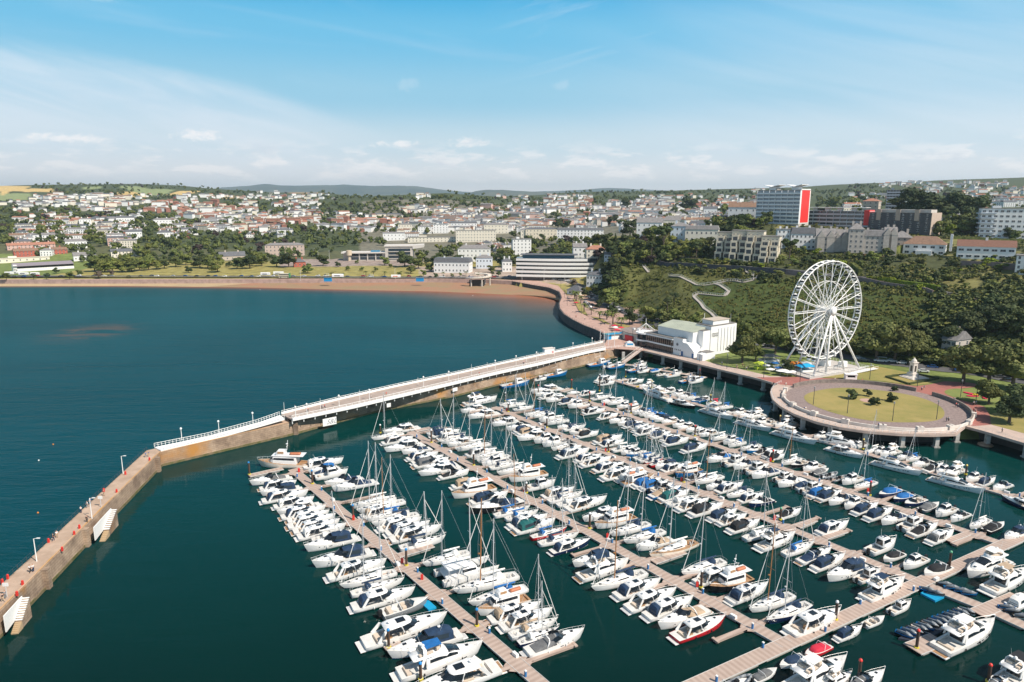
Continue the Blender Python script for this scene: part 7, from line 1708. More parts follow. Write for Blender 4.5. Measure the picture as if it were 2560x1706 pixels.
if o: m=MB(); m.rbox((16,5,3),(1.6,2.4,12)); m.build('chimney',[WHITE],o); m=MB(); m.box(-5,-2.2,-1,5,-.08,3.0); m.build('bay',[WHITE],o)
o = bld(2462,650,122,31,12,3,WHITE,mat('roof_russet',(.20,.10,.07),.8,var=.2),'gable','long white villa with russet roof above a stone wall',2,7,rh=4.2,chim=1,name='villa',cat='villa',ww=3.0,wh=1.4)
bld(2560,688,40,46,12,0,WHITE,FLATG,'flat','white terraced villa cut by the right edge',4,3,chim=0,name='villa',cat='villa')
# Victorian row on the hill
for (cx,by,w,h,d,yaw,wa,ro,rk,fl,ba,rh,lab) in [
 (1957,622,30,46,12,6,WHITE,FLATG,'flat',4,3,1,'slim white house left of the grey Victorian row'),
 (2006,625,58,38,13,6,WHITE,SLATE,'mansard',3,6,4.5,'white villa with dark mansard roof in the Victorian row'),
 (2062,632,44,38,13,4,GREYST,GTILE,'gable',3,5,6,'grey stone villa with steep gables, left one'),
 (2100,630,40,34,13,4,GREYST,GTILE,'gable',3,4,6,'grey stone villa with steep gables, right one'),
 (2137,636,34,60,14,4,GREYST,GTILE,'hip',5,3,4,'tall grey stone wing with hipped roof'),
 (2184,636,66,44,14,4,GREYST,GTILE,'mansard',4,6,4,'stone apartment house with dormers and balconies'),
 (2222,638,26,50,14,4,GREYST,GTILE,'gable',4,2,5,'narrow gabled stone wing right of the balconies'),
 (2252,628,48,32,14,4,mat('stone_tan',(.55,.47,.40),.8,var=.1),GTILE,'hip',3,4,4.5,'pale stone house at the right end of the Victorian row')]:
    o = bld(cx,by,w,h,d,yaw,wa,ro,rk,lab,fl,ba,rh=rh,chim=2,name='villa',cat='villa',grp='Victorian houses on the hill')
    if o and rk == 'gable':
        k_=depth(o.location)/F; W_=w*k_; H_=h*k_
        for x in (-.25,.25): m=MB(); m.add([(W_*x-3,-.8,H_-.3),(W_*x+3,-.8,H_-.3),(W_*x,-.8,H_+4.6),(W_*x-3,6,H_-.3),(W_*x+3,6,H_-.3),(W_*x,6,H_+4.6)],[(0,1,2),(1,4,5,2),(3,0,2,5)]); m.box(W_*x-2.6,-.7,-1,W_*x+2.6,-.1,H_-.35); m.build('gable_front',[wa],o)
# stepped cream apartments
for i,(cx,by,w,h,lab) in enumerate([(1810,644,38,60,'left'),(1846,648,38,68,'second from left'),(1884,652,40,70,'third from left'),(1922,656,42,62,'right')]):
    o = bld(cx,by,w,h,12,-8,BEIGE,FLATG,'flat',f'cream stepped apartment block, {lab}',4,4,chim=0,name='apartment_block',cat='apartment block',ww=1.3,wh=1.5,grp='cream stepped apartments')
    if o:
        k_=depth(o.location)/F; W_=w*k_
        H_=h*k_
        for s_,(xa,xb,ph) in enumerate(((-.5,-.04,0),(.02,.5,1.6))):
            for f in range(4):
                y0=-(9.5-2.3*f)+ph; z0=H_*f*.21-(5 if f==0 else 0); z1=H_*(f+1)*.21; x0=W_*xa+(.5 if f%2 else 0); x1=W_*xb-(0 if f%2 else .6)
                m=MB(); m.box(x0,y0,z0,x1,-.02,z1-.004*f); m.box(x0,y0-.02,z1-.01,x0+.25,y0+2.2,z1+1.0); m.box(x0+.25,y0-.02,z1-.01,x1,y0+.18,z1+1.0); m.build('terrace_step',[BEIGE],o)
                m=MB(); m.box(x0+.8,y0-.05,max(z0,0)+.7,x0+2.0,y0-.02,z1-.7); m.build('window',[WINB],o); m=MB(); m.box(x1-3.0,y0-.06,max(z0,0)+.4,x1-.8,y0-.02,z1-.6); m.build('window',[WINB],o)
for (cx,by,w,h,d,yaw,wa,ro,rk,fl,ba,rh,lab) in [
 (1752,622,80,46,14,-4,CREAM,GTILE,'mansard',3,7,3,'cream Victorian villa with tall chimneys left of the stepped blocks'),
 (1697,622,44,54,12,-8,PALEB,GTILE,'hip',4,4,3,'pale blue and white seafront villa with balconies'),
 (1622,594,62,36,12,-6,WHITE,GTILE,'gable',3,5,5,'white house with pointed bays beside the tall pine'),
 (1684,574,60,22,13,-4,CREAM,GTILE,'hip',2,5,6,'house with a broad grey hipped roof below the hilltop'),
 (1860,562,80,42,13,-6,WHITE,BTILE,'gable',3,6,5,'white gabled house left of the tower block'),
 (1775,545,32,22,11,0,WHITE,SLATE,'gable',2,4,4,'white villa with bay windows on the hill behind the pines'),
 (1450,602,116,26,14,0,WHITE,SLATE,'mansard',4,14,2.5,'long white terrace with even windows in the town centre'),
 (1353,598,78,24,14,4,BEIGE,SLATE,'hip',3,9,2.5,'cream terrace left of the long white terrace'),
 (1305,640,46,40,13,8,WHITE,FLATG,'flat',5,5,1,'white stepped flats at the left of the town centre'),
 (1322,600,40,24,13,4,CREAM,GTILE,'hip',3,5,3,'cream hotel beside the stepped flats'),
 (1450,655,34,34,12,6,WHITE,GTILE,'gable',3,3,4,'white villa above the curved hotel, left one'),
 (1490,655,48,30,12,6,CREAM,TILE,'hip',3,4,3.5,'cream villa above the curved hotel, right one'),
 (1518,665,16,24,9,-10,PALEB,GTILE,'gable',2,2,3,'narrow pale blue house at the foot of the cliff trees'),
 (1485,716,38,28,12,-12,WHITE,SLATE,'hip',2,5,3,'small white inn between the curved hotel and the cliff'),
 (1129,683,88,26,16,-14,WHITE,SLATE,'mansard',2,10,4,'white seafront hotel with dark mansard roof'),
 (1185,655,80,32,14,-4,WHITE,GTILE,'hip',3,8,4,'white hotel on the slope behind the mansard hotel'),
 (1210,672,40,26,12,-4,PALEB,GTILE,'hip',2,5,3,'pale blue wing beside the white hotel'),
 (1268,680,24,26,12,4,WHITE,SLATE,'hip',2,3,3,'white villa just left of the curved hotel'),
 (1190,605,100,28,14,2,CREAM,GTILE,'flat',4,14,1,'long cream crescent terrace in the town'),
 (1160,578,66,18,13,2,WHITE,SLATE,'mansard',3,8,3,'white terrace with grey mansard above the crescent'),
 (1240,585,60,22,13,2,CREAM,GTILE,'hip',3,7,3,'cream terrace right of the mansard terrace'),
 (1102,584,38,22,13,0,WHITE,FLATG,'flat',4,5,1,'square white block left of the crescent'),
 (1013,584,34,22,13,0,CREAM,GTILE,'hip',3,5,2,'cream villa hotel, first of two on the slope'),
 (1062,586,34,18,12,0,WHITE,GTILE,'hip',3,5,2,'white villa hotel, second of two on the slope'),
 (1082,606,124,12,12,0,CREAM,FLATG,'flat',2,14,1,'long low cream terrace behind the conference centre'),
 (985,602,54,18,12,0,WHITE,GTILE,'gable',2,6,2,'white terrace behind the conference centre'),
 (712,640,92,26,13,-6,mat('abbey_pink',(.60,.47,.40),.8,var=.1),GTILE,'hip',3,10,2.5,'long pale pink abbey house among the park trees'),
 (750,668,28,12,9,6,TERRA,SLATE,'hip',1,3,3.5,'small red park pavilion with grey roof'),
 (582,651,60,10,11,6,mat('stone_tan',(.55,.47,.40),.8),SLATE,'gable',1,5,5,'long stone barn with slate roof in the park'),
 (314,643,62,14,12,4,CREAM,SLATE,'gable',2,8,3,'long cream house with slate roof above the park trees'),
 (213,652,48,12,12,4,WHITE,GTILE,'gable',1,5,4,'white hall with grey roof right of the cricket pavilion'),
 (192,622,46,18,12,2,WHITE,GTILE,'hip',2,6,3,'white villa above the cricket ground'),
 (290,612,36,24,12,4,WHITE,GTILE,'mansard',3,5,2,'tall white house with flat mansard on left hillside'),
 (315,563,40,18,12,0,WHITE,SLATE,'gable',2,7,3,'wide white house with chimneys high on left hillside'),
 (407,567,42,16,12,0,WHITE,GTILE,'hip',2,6,3,'wide white house right of the chimneyed one'),
 (336,598,36,18,12,0,WHITE,SLATE,'gable',2,6,3,'white house with grey gables above the tall mansard house'),
 (413,598,34,16,12,0,WHITE,SLATE,'hip',2,5,3,'white villa beside the tall dark cypress'),
 (475,588,38,14,12,0,WHITE,SLATE,'gable',2,6,3,'white house row right of the dark cypress'),
 (140,602,56,14,12,4,WHITE,GTILE,'gable',2,8,3,'white terrace above the pink house at far left'),
 (60,616,38,12,11,2,PINKW,SLATE,'hip',2,5,3,'pink house at far left above the red terrace'),
 (214,565,26,16,11,0,WHITE,GTILE,'hip',2,4,2,'square white villa on left hillside'),
 (1533,0,0,0,0,0,0,0,0,0,0,0,None)]:
    if lab: bld(cx,by,w,h,d,yaw,wa,ro,rk,lab,fl,ba,rh=rh,chim=2 if rk!='flat' else 0,name='building',cat='building',wh=1.8)
# curved hotel with banded balconies
p=G(1290,701,5); q_=G(1492,703,5); p.z=q_.z=4.9; d=(q_-p); o=empty('curved_hotel',p,atan2(d.y,d.x)); Lh=d.length; n=24
def arcpts(o0, off_, l0=0., l1=1.): return [(Lh*lerp(l0,l1,i/n), -off_-3.5*sin(pi*lerp(l0,l1,i/n))) for i in range(n+1)]
bk=[(Lh,16),(0,16)]
fh_=3.75
m=MB(); m.prism(arcpts(0,-2.6)+bk,-1,fh_*5.6); m.build('core',[WINB],o)
for f in range(5):
    z=3.6+f*fh_; m=MB(); l1=[1,1,.97,.95,.88][f]; m.prism(arcpts(0,.4,0,l1)+[(Lh*l1,15.5),(0,15.5)],z,z+.35); A_=arcpts(0,.45,0,l1); B_=arcpts(0,.25,0,l1)
    m.loft([[(a[0],a[1],z+.35),(a[0],a[1],z+2.3),(b[0],b[1],z+2.3),(b[0],b[1],z+.35)] for a,b in zip(A_,B_)],True,True,True); m.build('balcony',[WPAINT],o)
m=MB(); m.prism([(Lh*.99,-2),(Lh*1.16,1),(Lh*1.16,17),(Lh*.92,17)],0,15.5); m.build('white_wing',[WHITE],o)
m=MB(); m.prism([(Lh*.08,3),(Lh*.72,1),(Lh*.72,14),(Lh*.08,14)],fh_*5.6,fh_*5.6+3); m.build('penthouse',[mat('penthouse_glass',(.05,.14,.2),.15)],o); m=MB(); m.prism([(Lh*.05,1),(Lh*.76,-1),(Lh*.76,15.5),(Lh*.05,15.5)],fh_*5.6+3,fh_*5.6+3.5); m.build('roof',[SLATE],o)
tag(o,'curved white hotel with long banded balconies beside the beach','hotel')
# conference centre
p=T(960,652); mp_=depth(p)/F; o=empty('conference_centre',(p.x,p.y,p.z),-atan2(p.x,p.y)+R(-5)); w=200*mp_
m=MB(); m.box(-w*.5,0,-3,w*.02,18,9.0); m.box(w*.02,-3,-3,w*.36,24,17); m.build('wall',[CONCR],o)
m=MB(); m.box(-w*.52,-3,9.0,w*.02,20,10.3); m.box(w*.01,-4,17,w*.37,24,18.2); m.add([(w*.36,-4,14),(w*.5,-4,16),(w*.5,22,16),(w*.36,22,14),(w*.36,-4,18.2),(w*.5,-4,19),(w*.5,22,19),(w*.36,22,18.2)],[(0,1,5,4),(1,2,6,5),(4,5,6,7),(0,3,2,1)]); m.build('roof',[mat('concrete_light',(.60,.57,.53),.8)],o)
for z0,z1 in ((1.2,4.2),(5.5,8.4)): m=MB(); m.box(-w*.40,-.12,z0,-w*.02,-.02,z1); m.build('window',[WINB],o)
for z0,z1 in ((3,6),(7.3,10.2),(11.4,14.6)): m=MB(); m.box(w*.06,-3.15,z0,w*.33,-3.02,z1); m.build('window',[WINB],o); m=MB(); m.box(w*.06,-3.8,z0-.9,w*.33,-3.16,z0-.1); m.build('balcony',[CONCR],o)
for x in (-.30,-.2,-.1): m=MB(); m.box(w*x-.7,-1.2,-1,w*x+.7,-.15,9); m.build('pier',[CONCR],o)
m=MB(); m.tube((-w*.42,-5,-1),(-w*.42,-5,8),1.5,n=10); m.tube((-w*.42,-5,7),(-w*.42,-5,13),3.4,n=16); m.build('round_tower',[mat('tower_beige',(.55,.46,.34),.8)],o)
m=MB(); m.box(-w*.16,2,10.3,-w*.05,10,12); m.build('skylight',[mat('skylight_blue',(.03,.2,.35),.2)],o)
tag(o,'wide pale concrete conference centre with banded windows','conference centre')
# cricket pavilion, stands, red terraces at far left
p=T(112,676); mp_=depth(p)/F; o=empty('cricket_pavilion',(p.x,p.y,p.z),-atan2(p.x,p.y)+R(9)); w=128*mp_; m=MB(); m.box(-w/2,0,-2,w/2,9,3.0); m.box(-w/2-.2,0,-2,-w/2+3.2,9,7); m.build('wall',[WHITE],o); m=MB(); m.box(-w/2+3.2,.6,3,w/2,9,5.6); m.build('stand_interior',[CONCSHADE],o); m=MB(); m.add([(-w/2,-1.5,5.4),(w/2,-1.5,5.4),(w/2,10,7.8),(-w/2,10,7.8),(-w/2,-1.5,5.8),(w/2,-1.5,5.8),(w/2,10,8.2),(-w/2,10,8.2)],[(0,1,5,4),(4,5,6,7),(1,2,6,5),(0,4,7,3)]); m.build('roof',[mat('pavilion_roof',(.25,.22,.25),.8)],o); tag(o,'long white cricket pavilion with dark sloping roof at left','pavilion')
bld(60,655,110,9,9,6,CREAM,mat('roof_cream',(.6,.55,.45),.8),'flat','low cream roofed stand behind the cricket pavilion',1,8,chim=0,name='stand',cat='stand')
bld(104,640,112,13,10,8,TERRA,BTILE,'gable','terracotta terrace behind the cricket stand',2,14,rh=3,chim=4,name='terrace',cat='terrace')
bld(80,622,100,9,9,8,PINKW,TILE,'gable','pink terrace with red roof at far left',2,12,rh=3,chim=4,name='terrace',cat='terrace')
# beach shelters, round ramp
for i,x in enumerate((820,1050)):
    p=G(x,704,5.2); m=MB(); m.box(-3.6,-.8,0,3.6,.8,3.0); m.add([(-3.9,-1.2,3.0),(3.9,-1.2,3.0),(3.9,1.2,3.2),(-3.9,1.2,3.2),(-3.9,-1.2,3.2),(3.9,-1.2,3.2)],[(0,1,5,4),(4,5,2,3)]); o=m.build('beach_hut',[mat('hut_blue',(.01,.26,.58),.5)]); o.location=p; tag(o,['bright blue beach hut on the promenade, left one','bright blue beach hut on the promenade, right one'][i],'beach hut','bright blue beach huts')
c_=G(1184,706,5); o=empty('spiral_ramp',c_); m=MB(); pts=[]
for i in range(31): a=R(200+i*9); pts.append((11*cos(a)+4,9*sin(a)+6,3.6+i*.11))
for a,b in zip(pts[:-1],pts[1:]): m.beam(a,b,3.2,1.1)
m.build('ramp',[mat('ramp_cream',(.68,.62,.54),.75)],o); m=MB()
for i in (4,10,17,24): m.tube((pts[i][0],pts[i][1],-6),(pts[i][0],pts[i][1],pts[i][2]),.7,n=8)
m.build('column',[CONCR],o); m=MB(); m.box(-4,0,-5,10,1,2.2); m.build('arch_shadow',[CONCSHADE],o); tag(o,'cream spiral footbridge ramp on the sea wall','footbridge')  # dark box stands in for the shade under the ramp arches
# ================================================================ roads, walls and path on the headland
ZIG=[[(1609,668),(1621,683)],[(1674,693),(1729,708),(1742,715),(1758,716),(1787,712),(1815,705),(1857,709),(1886,703),(1888,696),(1866,682),(1873,674)],[(1789,712),(1804,718),(1822,733),(1813,741),(1798,743),(1745,738),(1734,741),(1736,747),(1751,760),(1760,773),(1778,787),(1791,799)]]
zp=empty('zigzag_path',(0,0,0))
for Zp in ZIG:
    P_=[T(x,y) for x,y in Zp]; P_=[q for q in P_ if q]; P_=resample(P_,len(P_)*5); m=MB()
    for a,b in zip(P_[:-1],P_[1:]):
        za,zb=max(h1(a.x,a.y),a.z)+.25,max(h1(b.x,b.y),b.z)+.25; m.beam((a.x,a.y,za),(b.x,b.y,zb),1.7,.4)
    m.build('path_slab',[mat('path_pale',(.42,.37,.33),.85,var=.1,scale=.5)],zp)
    m=MB()
    for s_ in (1,-1):
        Q=off(P_,s_*1.0)
        for q,r_ in zip(Q,P_): z=max(h1(r_.x,r_.y),r_.z)+.4; m.tube((q.x,q.y,z),(q.x,q.y,z+1.3),.06,n=3)
        m.path([(q.x,q.y,max(h1(r_.x,r_.y),r_.z)+1.7) for q,r_ in zip(Q,P_)],.05,3)
    m.build('railing',[STEEL],zp)
tag(zp,'pale zigzag walkway climbing the green headland slope','footpath')
def wallrun(px, hgt, th_, m_, name, lab, cat, extra=0):
    P_=[T(x,y) for x,y in px]; P_=resample([q for q in P_ if q],len(px)*6); m=MB()
    for a,b in zip(P_[:-1],P_[1:]): za=h1(a.x,a.y); zb=h1(b.x,b.y); m.beam((a.x,a.y,za+hgt/2-1.0),(b.x,b.y,zb+hgt/2-1.0),th_,hgt+2.0)
    return tag(m.build(name,[m_]),lab,cat)
wallrun([(1595,658),(1650,663),(1700,668),(1760,672),(1850,677),(1920,682),(1960,686),(2015,692)],3.2,.6,mat('road_wall_dark',(.10,.095,.11),.9,var=.3,scale=.4),'road_wall','long dark retaining wall of the upper road','retaining wall')
wallrun([(2140,702),(2190,712),(2260,724),(2330,738)],2.6,.6,mat('road_wall_pink',(.27,.21,.20),.9,var=.3,scale=.4),'road_wall','pinkish retaining wall right of the wheel','retaining wall')
wallrun([(2345,740),(2420,756),(2490,770)],2.6,.6,mat('road_wall_pink',(.27,.21,.20),.9),'road_wall','stone retaining wall below the right hand gardens','retaining wall')
wallrun([(2400,668),(2470,672),(2540,676)],4.0,.6,mat('road_wall_pink',(.27,.21,.20),.9),'garden_wall','high stone wall under the long white villa','retaining wall')
wallrun([(2110,640),(2160,644),(2210,646)],2.4,.6,STONE,'garden_wall','stone garden wall under the Victorian row','retaining wall')
wallrun([(1700,648),(1745,652),(1780,656)],1.6,.5,STONE,'garden_wall','low garden wall below the cream villa','retaining wall')
wallrun([(2450,735),(2500,738),(2550,744)],1.5,.5,STONE,'garden_wall','low terrace wall at right in the gardens','retaining wall')
m=ribbon([q for q in (T(x,y) for x,y in [(1590,652),(1640,656),(1700,660),(1760,665),(1850,669),(1930,674),(2020,682),(2140,694),(2260,714),(2340,728),(2440,748),(2560,772)]) if q],6,.25,90); tag(m.build('road',[ASPH]),kind='structure')
for px,lab,hh in (([(2166,704),(2226,708)],'short bright clipped hedge right of the wheel',3.0),([(2226,713),(2290,722),(2346,732)],'long bright clipped hedge above the slope',3.4),([(1700,652),(1780,659)],'dark clipped hedge above the upper road',2.2),([(1830,662),(1905,667)],'dark hedge right above the upper road wall',2.2),([(2370,598),(2460,603),(2555,606)],'long hedge below the white block of flats',2.4),([(2210,640),(2262,630)],'hedge between the Victorian row and the villa',5.0),([(2130,672),(2150,690)],'tall clipped hedge block near the wheel top',4.0)):
    P_=[T(x,y) for x,y in px]; P_=resample(P_,len(P_)*4); m=MB()
    for a,b in zip(P_[:-1],P_[1:]): m.beam((a.x,a.y,h1(a.x,a.y)+hh/2-.5),(b.x,b.y,h1(b.x,b.y)+hh/2-.5),2.4,hh+1)
    hedge=empty('clipped_hedge',(0,0,0)); m.build('hedge_body',[LF['h'] if 'bright' in lab else LF['g']],hedge)
    rng=np.random.default_rng(len(lab)); V_=[];Q_=[]
    for i in range(500):
        k=rng.uniform(0,len(P_)-1.001); a=P_[int(k)].lerp(P_[int(k)+1],k%1); c=np.array([a.x+rng.uniform(-1.3,1.3),a.y-1.25 if rng.random()<.6 else a.y+rng.uniform(-1.2,1.2),h1(a.x,a.y)+(rng.uniform(0,hh) if rng.random()<.6 else hh)])
        s_=rng.normal(size=(4,3))*.22; V_.append(c+s_); 
    me=npmesh('leaves',np.concatenate(V_),np.arange(2000).reshape(-1,4),[LF['h'] if 'bright' in lab else LF['g']]); link('leaves',me,hedge); tag(hedge,lab,'hedge')
# ================================================================ town and woods from a coarse survey of the photo (40 x 16 photo pixels per cell)
ROWS = {456:"FFTTTTTTTTTTTTT......................................TThhhhhhhh",
 472:"FFFTTTTTTFFFTTTThhFTT.......TTT...TTTTTTTTTTTTThTTTTTTTTThhThhThhhh",
 488:"GGhhhhhhmmThhhmhhhhTTTTTTThTTTTThTThhTTTTThmTThhT..TTmmhTTTThmhh",
 504:"mhhhhhhhhhrhrrThThhhTTTTTTTTTTTTTTThhTThhhTThmThT..TT.mTTTTThmhh",
 520:"ThmTThhmmrrrhhrrTThTTTTTThhhmhTTmhhhThhhhhmmTTTT.....m...TTTmm..",
 536:"TTmhmTmmmTThrrhhhhhhmTrTTTTThhTThhTThhhhTThhmmTh...........TTT..",
 552:"TmmmhhmmTTmmThmhrrrrmrrrrhmhThhhhhhhThmhhhmhTT.............mT...",
 568:"TmmmmThmmTmmhhhrmhTTmhhmmh...hh.hh..h..hmm.hTT..............T...",
 584:"TmmmmTmm.TmmTTTmmmTTTTT..h...T..TT......T....TT................T",
 600:"ThTTmTTmTTTTTTTTTTTTTTTT.......TTTTTTTTTTTTT....................",
 616:"..T.TT.mTTTTTTTTTTTTT......TT.mmTTTTTTTTTTTTT...................",
 632:"..m..T.TTTTTTT.TTTTT.....TTTTTTTTTTT.TTTTTTTTTT.................",
 648:".....TTTTTT.TT.TT........TTTTT..TTTTT..TTTT....................."}
for ry_, at_, piece in ((488,32,"hThhhTTThhmmThmh"),(504,32,"mmhhhThhhhmhmhmh"),(520,32,"hhhhmhhhhhmhmmhh"),(536,32,"hhThmhhhhmmhhmmh"),(552,32,"hhhhhhmhhhhhmmTT"),
    (536,16,"hhhhmrmmmTThhhhm"),(552,16,"rrrrmrrrrhhhhhhh"),(520,16,"TThmTTTTThhhmhmm"),(488,16,"hhhhmTTTTThTTTTm"),(568,16,"hhTTmhhmmmmhhhhh")):
    ROWS[ry_] = ROWS[ry_][:at_]+piece+ROWS[ry_][at_+16:]
HP=[]; 
def hproto(i, w, d, h, rk, rh):
    m=MB(); m.box(-w/2,0,-4,w/2,d,h)
    if rk=='gable': m.add([(-w/2,0,h),(-w/2,d,h),(-w/2,d/2,h+rh*.95),(w/2,0,h),(w/2,d,h),(w/2,d/2,h+rh*.95)],[(0,2,1),(3,4,5)])
    m.mi=1; nb=max(2,int(w/3)); nf=max(1,int(h/2.8))
    for f in range(nf):
        for b_ in range(nb): x=-w/2+w*(b_+.5)/nb; z=.8+f*2.8; m.add([(x-.55,-.04,z),(x+.55,-.04,z),(x+.55,-.04,z+1.4),(x-.55,-.04,z+1.4)],[(0,1,2,3)])
        for s_ in (1,-1): m.add([(s_*(w/2+.04),d*.4,.8+f*2.8),(s_*(w/2+.04),d*.6,.8+f*2.8),(s_*(w/2+.04),d*.6,2.2+f*2.8),(s_*(w/2+.04),d*.4,2.2+f*2.8)],[(0,1,2,3)])
    a=m.mesh('wall',[WHITE,WINB]); b=roofmesh(MB(),w,d,h,rk,rh).mesh('roof',[SLATE]); c=MB(); c.rbox((w*.3,d/2,h),(1.2,.8,rh+1.3)); c.rbox((-w*.35,d/2,h),(1.2,.8,rh+1.2)); HP.append((a,b,c.mesh('chimney',[WHITE]),w,d,h))
for i,a_ in enumerate([(9,8,7,'gable',2.4),(11,9,7.2,'hip',2.2),(14,9,7.6,'gable',2.2),(11,9,10,'hip',2.0),(18,9,7.6,'gable',2.2),(26,10,9.6,'gable',2.0),(13,10,7.6,'hip',2.2),(9,8,5.6,'gable',2.2)]): hproto(i,*a_)
WALLS=[('white',WHITE,11),('cream',CREAM,5),('pink',PINKW,1),('stone',GREYST,1),('brick',BRICK,1.2)]; ROOFS=[('slate',SLATE,3),('grey',GTILE,4),('brown',BTILE,2.4),('red',TILE,1.6)]
rs=random.Random(11); HS=[]; TS=[]
def zone(x): return 'left hillside' if x<640 else 'central hillside' if x<1280 else 'town centre slope' if x<1700 else 'right hillside'
ordered=sorted(ROWS)
for ry in ordered:
    row=ROWS[ry]
    for ci,ch in enumerate(row):
        x0=ci*40
        if ch in '.FG': continue
        def spots(n,jx=1.0): 
            return [(x0+40*(k+rs.uniform(.15,.85))/n, ry+16*rs.uniform(.1,.9)) for k in range(n)]
        nh={'h':7,'r':7,'m':3,'T':0}[ch]; ntr={'h':3,'r':2,'m':5,'T':7}[ch]
        if ci>=26 and ry>=504: nh=int(nh*1.5)
        if ry>=584: nh=min(nh,4); ntr=min(ntr,3)
        if ry>=616: ntr=min(ntr,2)
        for x,y in spots(nh) if nh else []:
            p=T(x,y,700)
            if p is None: continue
            HS.append((x,y,p,ch,ry))
        for x,y in spots(ntr) if ntr else []:
            p=T(x,y+4,560)
            if p is None: continue
            TS.append((x,y,p,ch,ry))
HS.sort(key=lambda q: depth(q[2])); TS.sort(key=lambda q: depth(q[2]))
def pick(tab,r): 
    t=sum(q[2] for q in tab); v=r.uniform(0,t)
    for q in tab:
        v-=q[2]
        if v<=0: return q
    return tab[0]
def hspec(q):
    r=random.Random(int(q[0]*13+q[1]*7)); wa=pick(WALLS,r); ro=pick(ROOFS,r)
    if q[3]=='r': ro=ROOFS[3] if r.random()<.6 else ROOFS[2]; 
    if q[3]=='r' and r.random()<.3: wa=WALLS[4]
    return r,wa,ro
NH=270; from collections import defaultdict
cnt=defaultdict(list)
for q in HS[:NH]: cnt[(zone(q[0]),q[4])].append(q[0])
for k in cnt: cnt[k].sort()
rown={ry:len(ordered)-i for i,ry in enumerate(ordered)}
def place_lab(q, cn):
    L=cn[(zone(q[0]),q[4])]; return f"{ORD(L.index(q[0])+1)} from left in band {rown[q[4]]} up, {zone(q[0])}"
bulkh={'white':MB(),'roof':MB()}
for i,q in enumerate(HS):
    r,wa,ro=hspec(q); pr_=r.choice(HP); p=q[2]; yaw=-atan2(p.x,p.y)*.6+r.choice([-.5,-.25,0,0,.2,.4])+r.uniform(-.1,.1)+(pi/2 if r.random()<.15 else 0)
    sc_=r.uniform(.85,1.15)
    if i<NH:
        o=empty('house',p,yaw); o.scale=(sc_,sc_,sc_); a=link('wall',pr_[0],o,wa[1]); b=link('roof',pr_[1],o,ro[1]); link('chimney',pr_[2],b,wa[1])
        tag(o,f"{wa[0]} house with {ro[0]} roof, {place_lab(q,cnt)}",'house','houses on the hillsides')
    else:
        ca,sa=cos(yaw)*sc_,sin(yaw)*sc_
        for key,me,mt_ in ((0,pr_[0],wa),(1,pr_[1],ro)):
            bm=bulkh['white']; bm.mi=[WHITE,CREAM,PINKW,GREYST,BRICK,SLATE,GTILE,BTILE,TILE].index(mt_[1])
            bm.add([(p.x+v.co.x*ca-v.co.y*sa,p.y+v.co.x*sa+v.co.y*ca,p.z+v.co.z*sc_) for v in me.vertices],[tuple(f.vertices) for f in me.polygons if f.material_index==0])
tag(bulkh['white'].build('distant_houses',[WHITE,CREAM,PINKW,GREYST,BRICK,SLATE,GTILE,BTILE,TILE]),'mass of small far off houses on the hillsides','houses',None,'stuff')
# trees
NT=200; cnt2=defaultdict(list)
for q in TS[:NT]: cnt2[(zone(q[0]),q[4])].append(q[0])
for k in cnt2: cnt2[k].sort()
LC=low_crowns(6,80,.20,lobes=6); bk_={k:Bulk() for k in 'gdyc'}
LN={'g':'green','d':'dark green','y':'light green','c':'copper'}
for i,q in enumerate(TS):
    r=random.Random(int(q[0]*17+q[1]*5)); k=r.choices('gdyc',(5,5,1.6,.5))[0]; p=q[2]; hh=r.uniform(8,15)
    if q[3]=='h' or q[3]=='r': hh*=.6
    if i<NT:
        conif=r.random()<.1; tree('conifer' if conif else 'mid' if depth(p)<900 else 'far',p,hh*(1.3 if conif else 1),f"{LN[k]} {'conifer' if conif else 'broad tree'}, {place_lab(q,cnt2)}",'trees on the hillsides',k,r.uniform(.95,1.3),name='conifer' if conif else 'broadleaf_tree',rs=r)
    else:
        V_,Q_,CV_,CT_=LC[r.randrange(6)]; s_=np.array([hh*.55,hh*.55,hh*.62]); a=r.uniform(0,6.28); c_,sn_=cos(a),sin(a)
        M_=np.array([[c_,-sn_,0],[sn_,c_,0],[0,0,1]]); X=(V_*s_)@M_.T+np.array([p.x,p.y,p.z-.5]); bk_[k].add(X,Q_)
        Xc=(CV_*s_)@M_.T+np.array([p.x,p.y,p.z-.5]); bk_[k].add(Xc,np.concatenate([CT_,CT_[:,2:3]],1))
for k in 'gdyc': bk_[k].build('distant_trees',LF[k],f'far {LN[k]} tree cover on the hillsides','trees')
# far conifers and woods on the skyline are part of the cover above
# ---------------------------------------------------------------- shrub cover of the headland slope
LS=low_crowns(8,46,.24,seed=77,lobes=3); sb={k:Bulk() for k in ('s','g','d')}; rs=random.Random(5)
zigpts=[T(x,y) for Zp in ZIG for x,y in Zp]; zigs=[]
for Zp in ZIG:
    q=[T(x,y) for x,y in Zp]; zigs+=resample([a for a in q if a],len(q)*6)
zx=np.array([[a.x,a.y] for a in zigs])
FOOT=[(o.location.x+math.sin(-o.rotation_euler.z)*6, o.location.y+math.cos(o.rotation_euler.z)*6, 13) for o in C.objects if o.type=='EMPTY' and o.get('category') in ('villa','apartment block','tower block','building') and o.location.y<800]
roadp=[q for q in (T(x,y) for x,y in [(1590,652),(1700,660),(1850,669),(2020,682),(2140,694),(2260,714),(2340,728),(2440,748),(2560,772)]) if q]
FOOT+=[(q.x,q.y,4.5) for q in resample(roadp,60)]
cntb=0
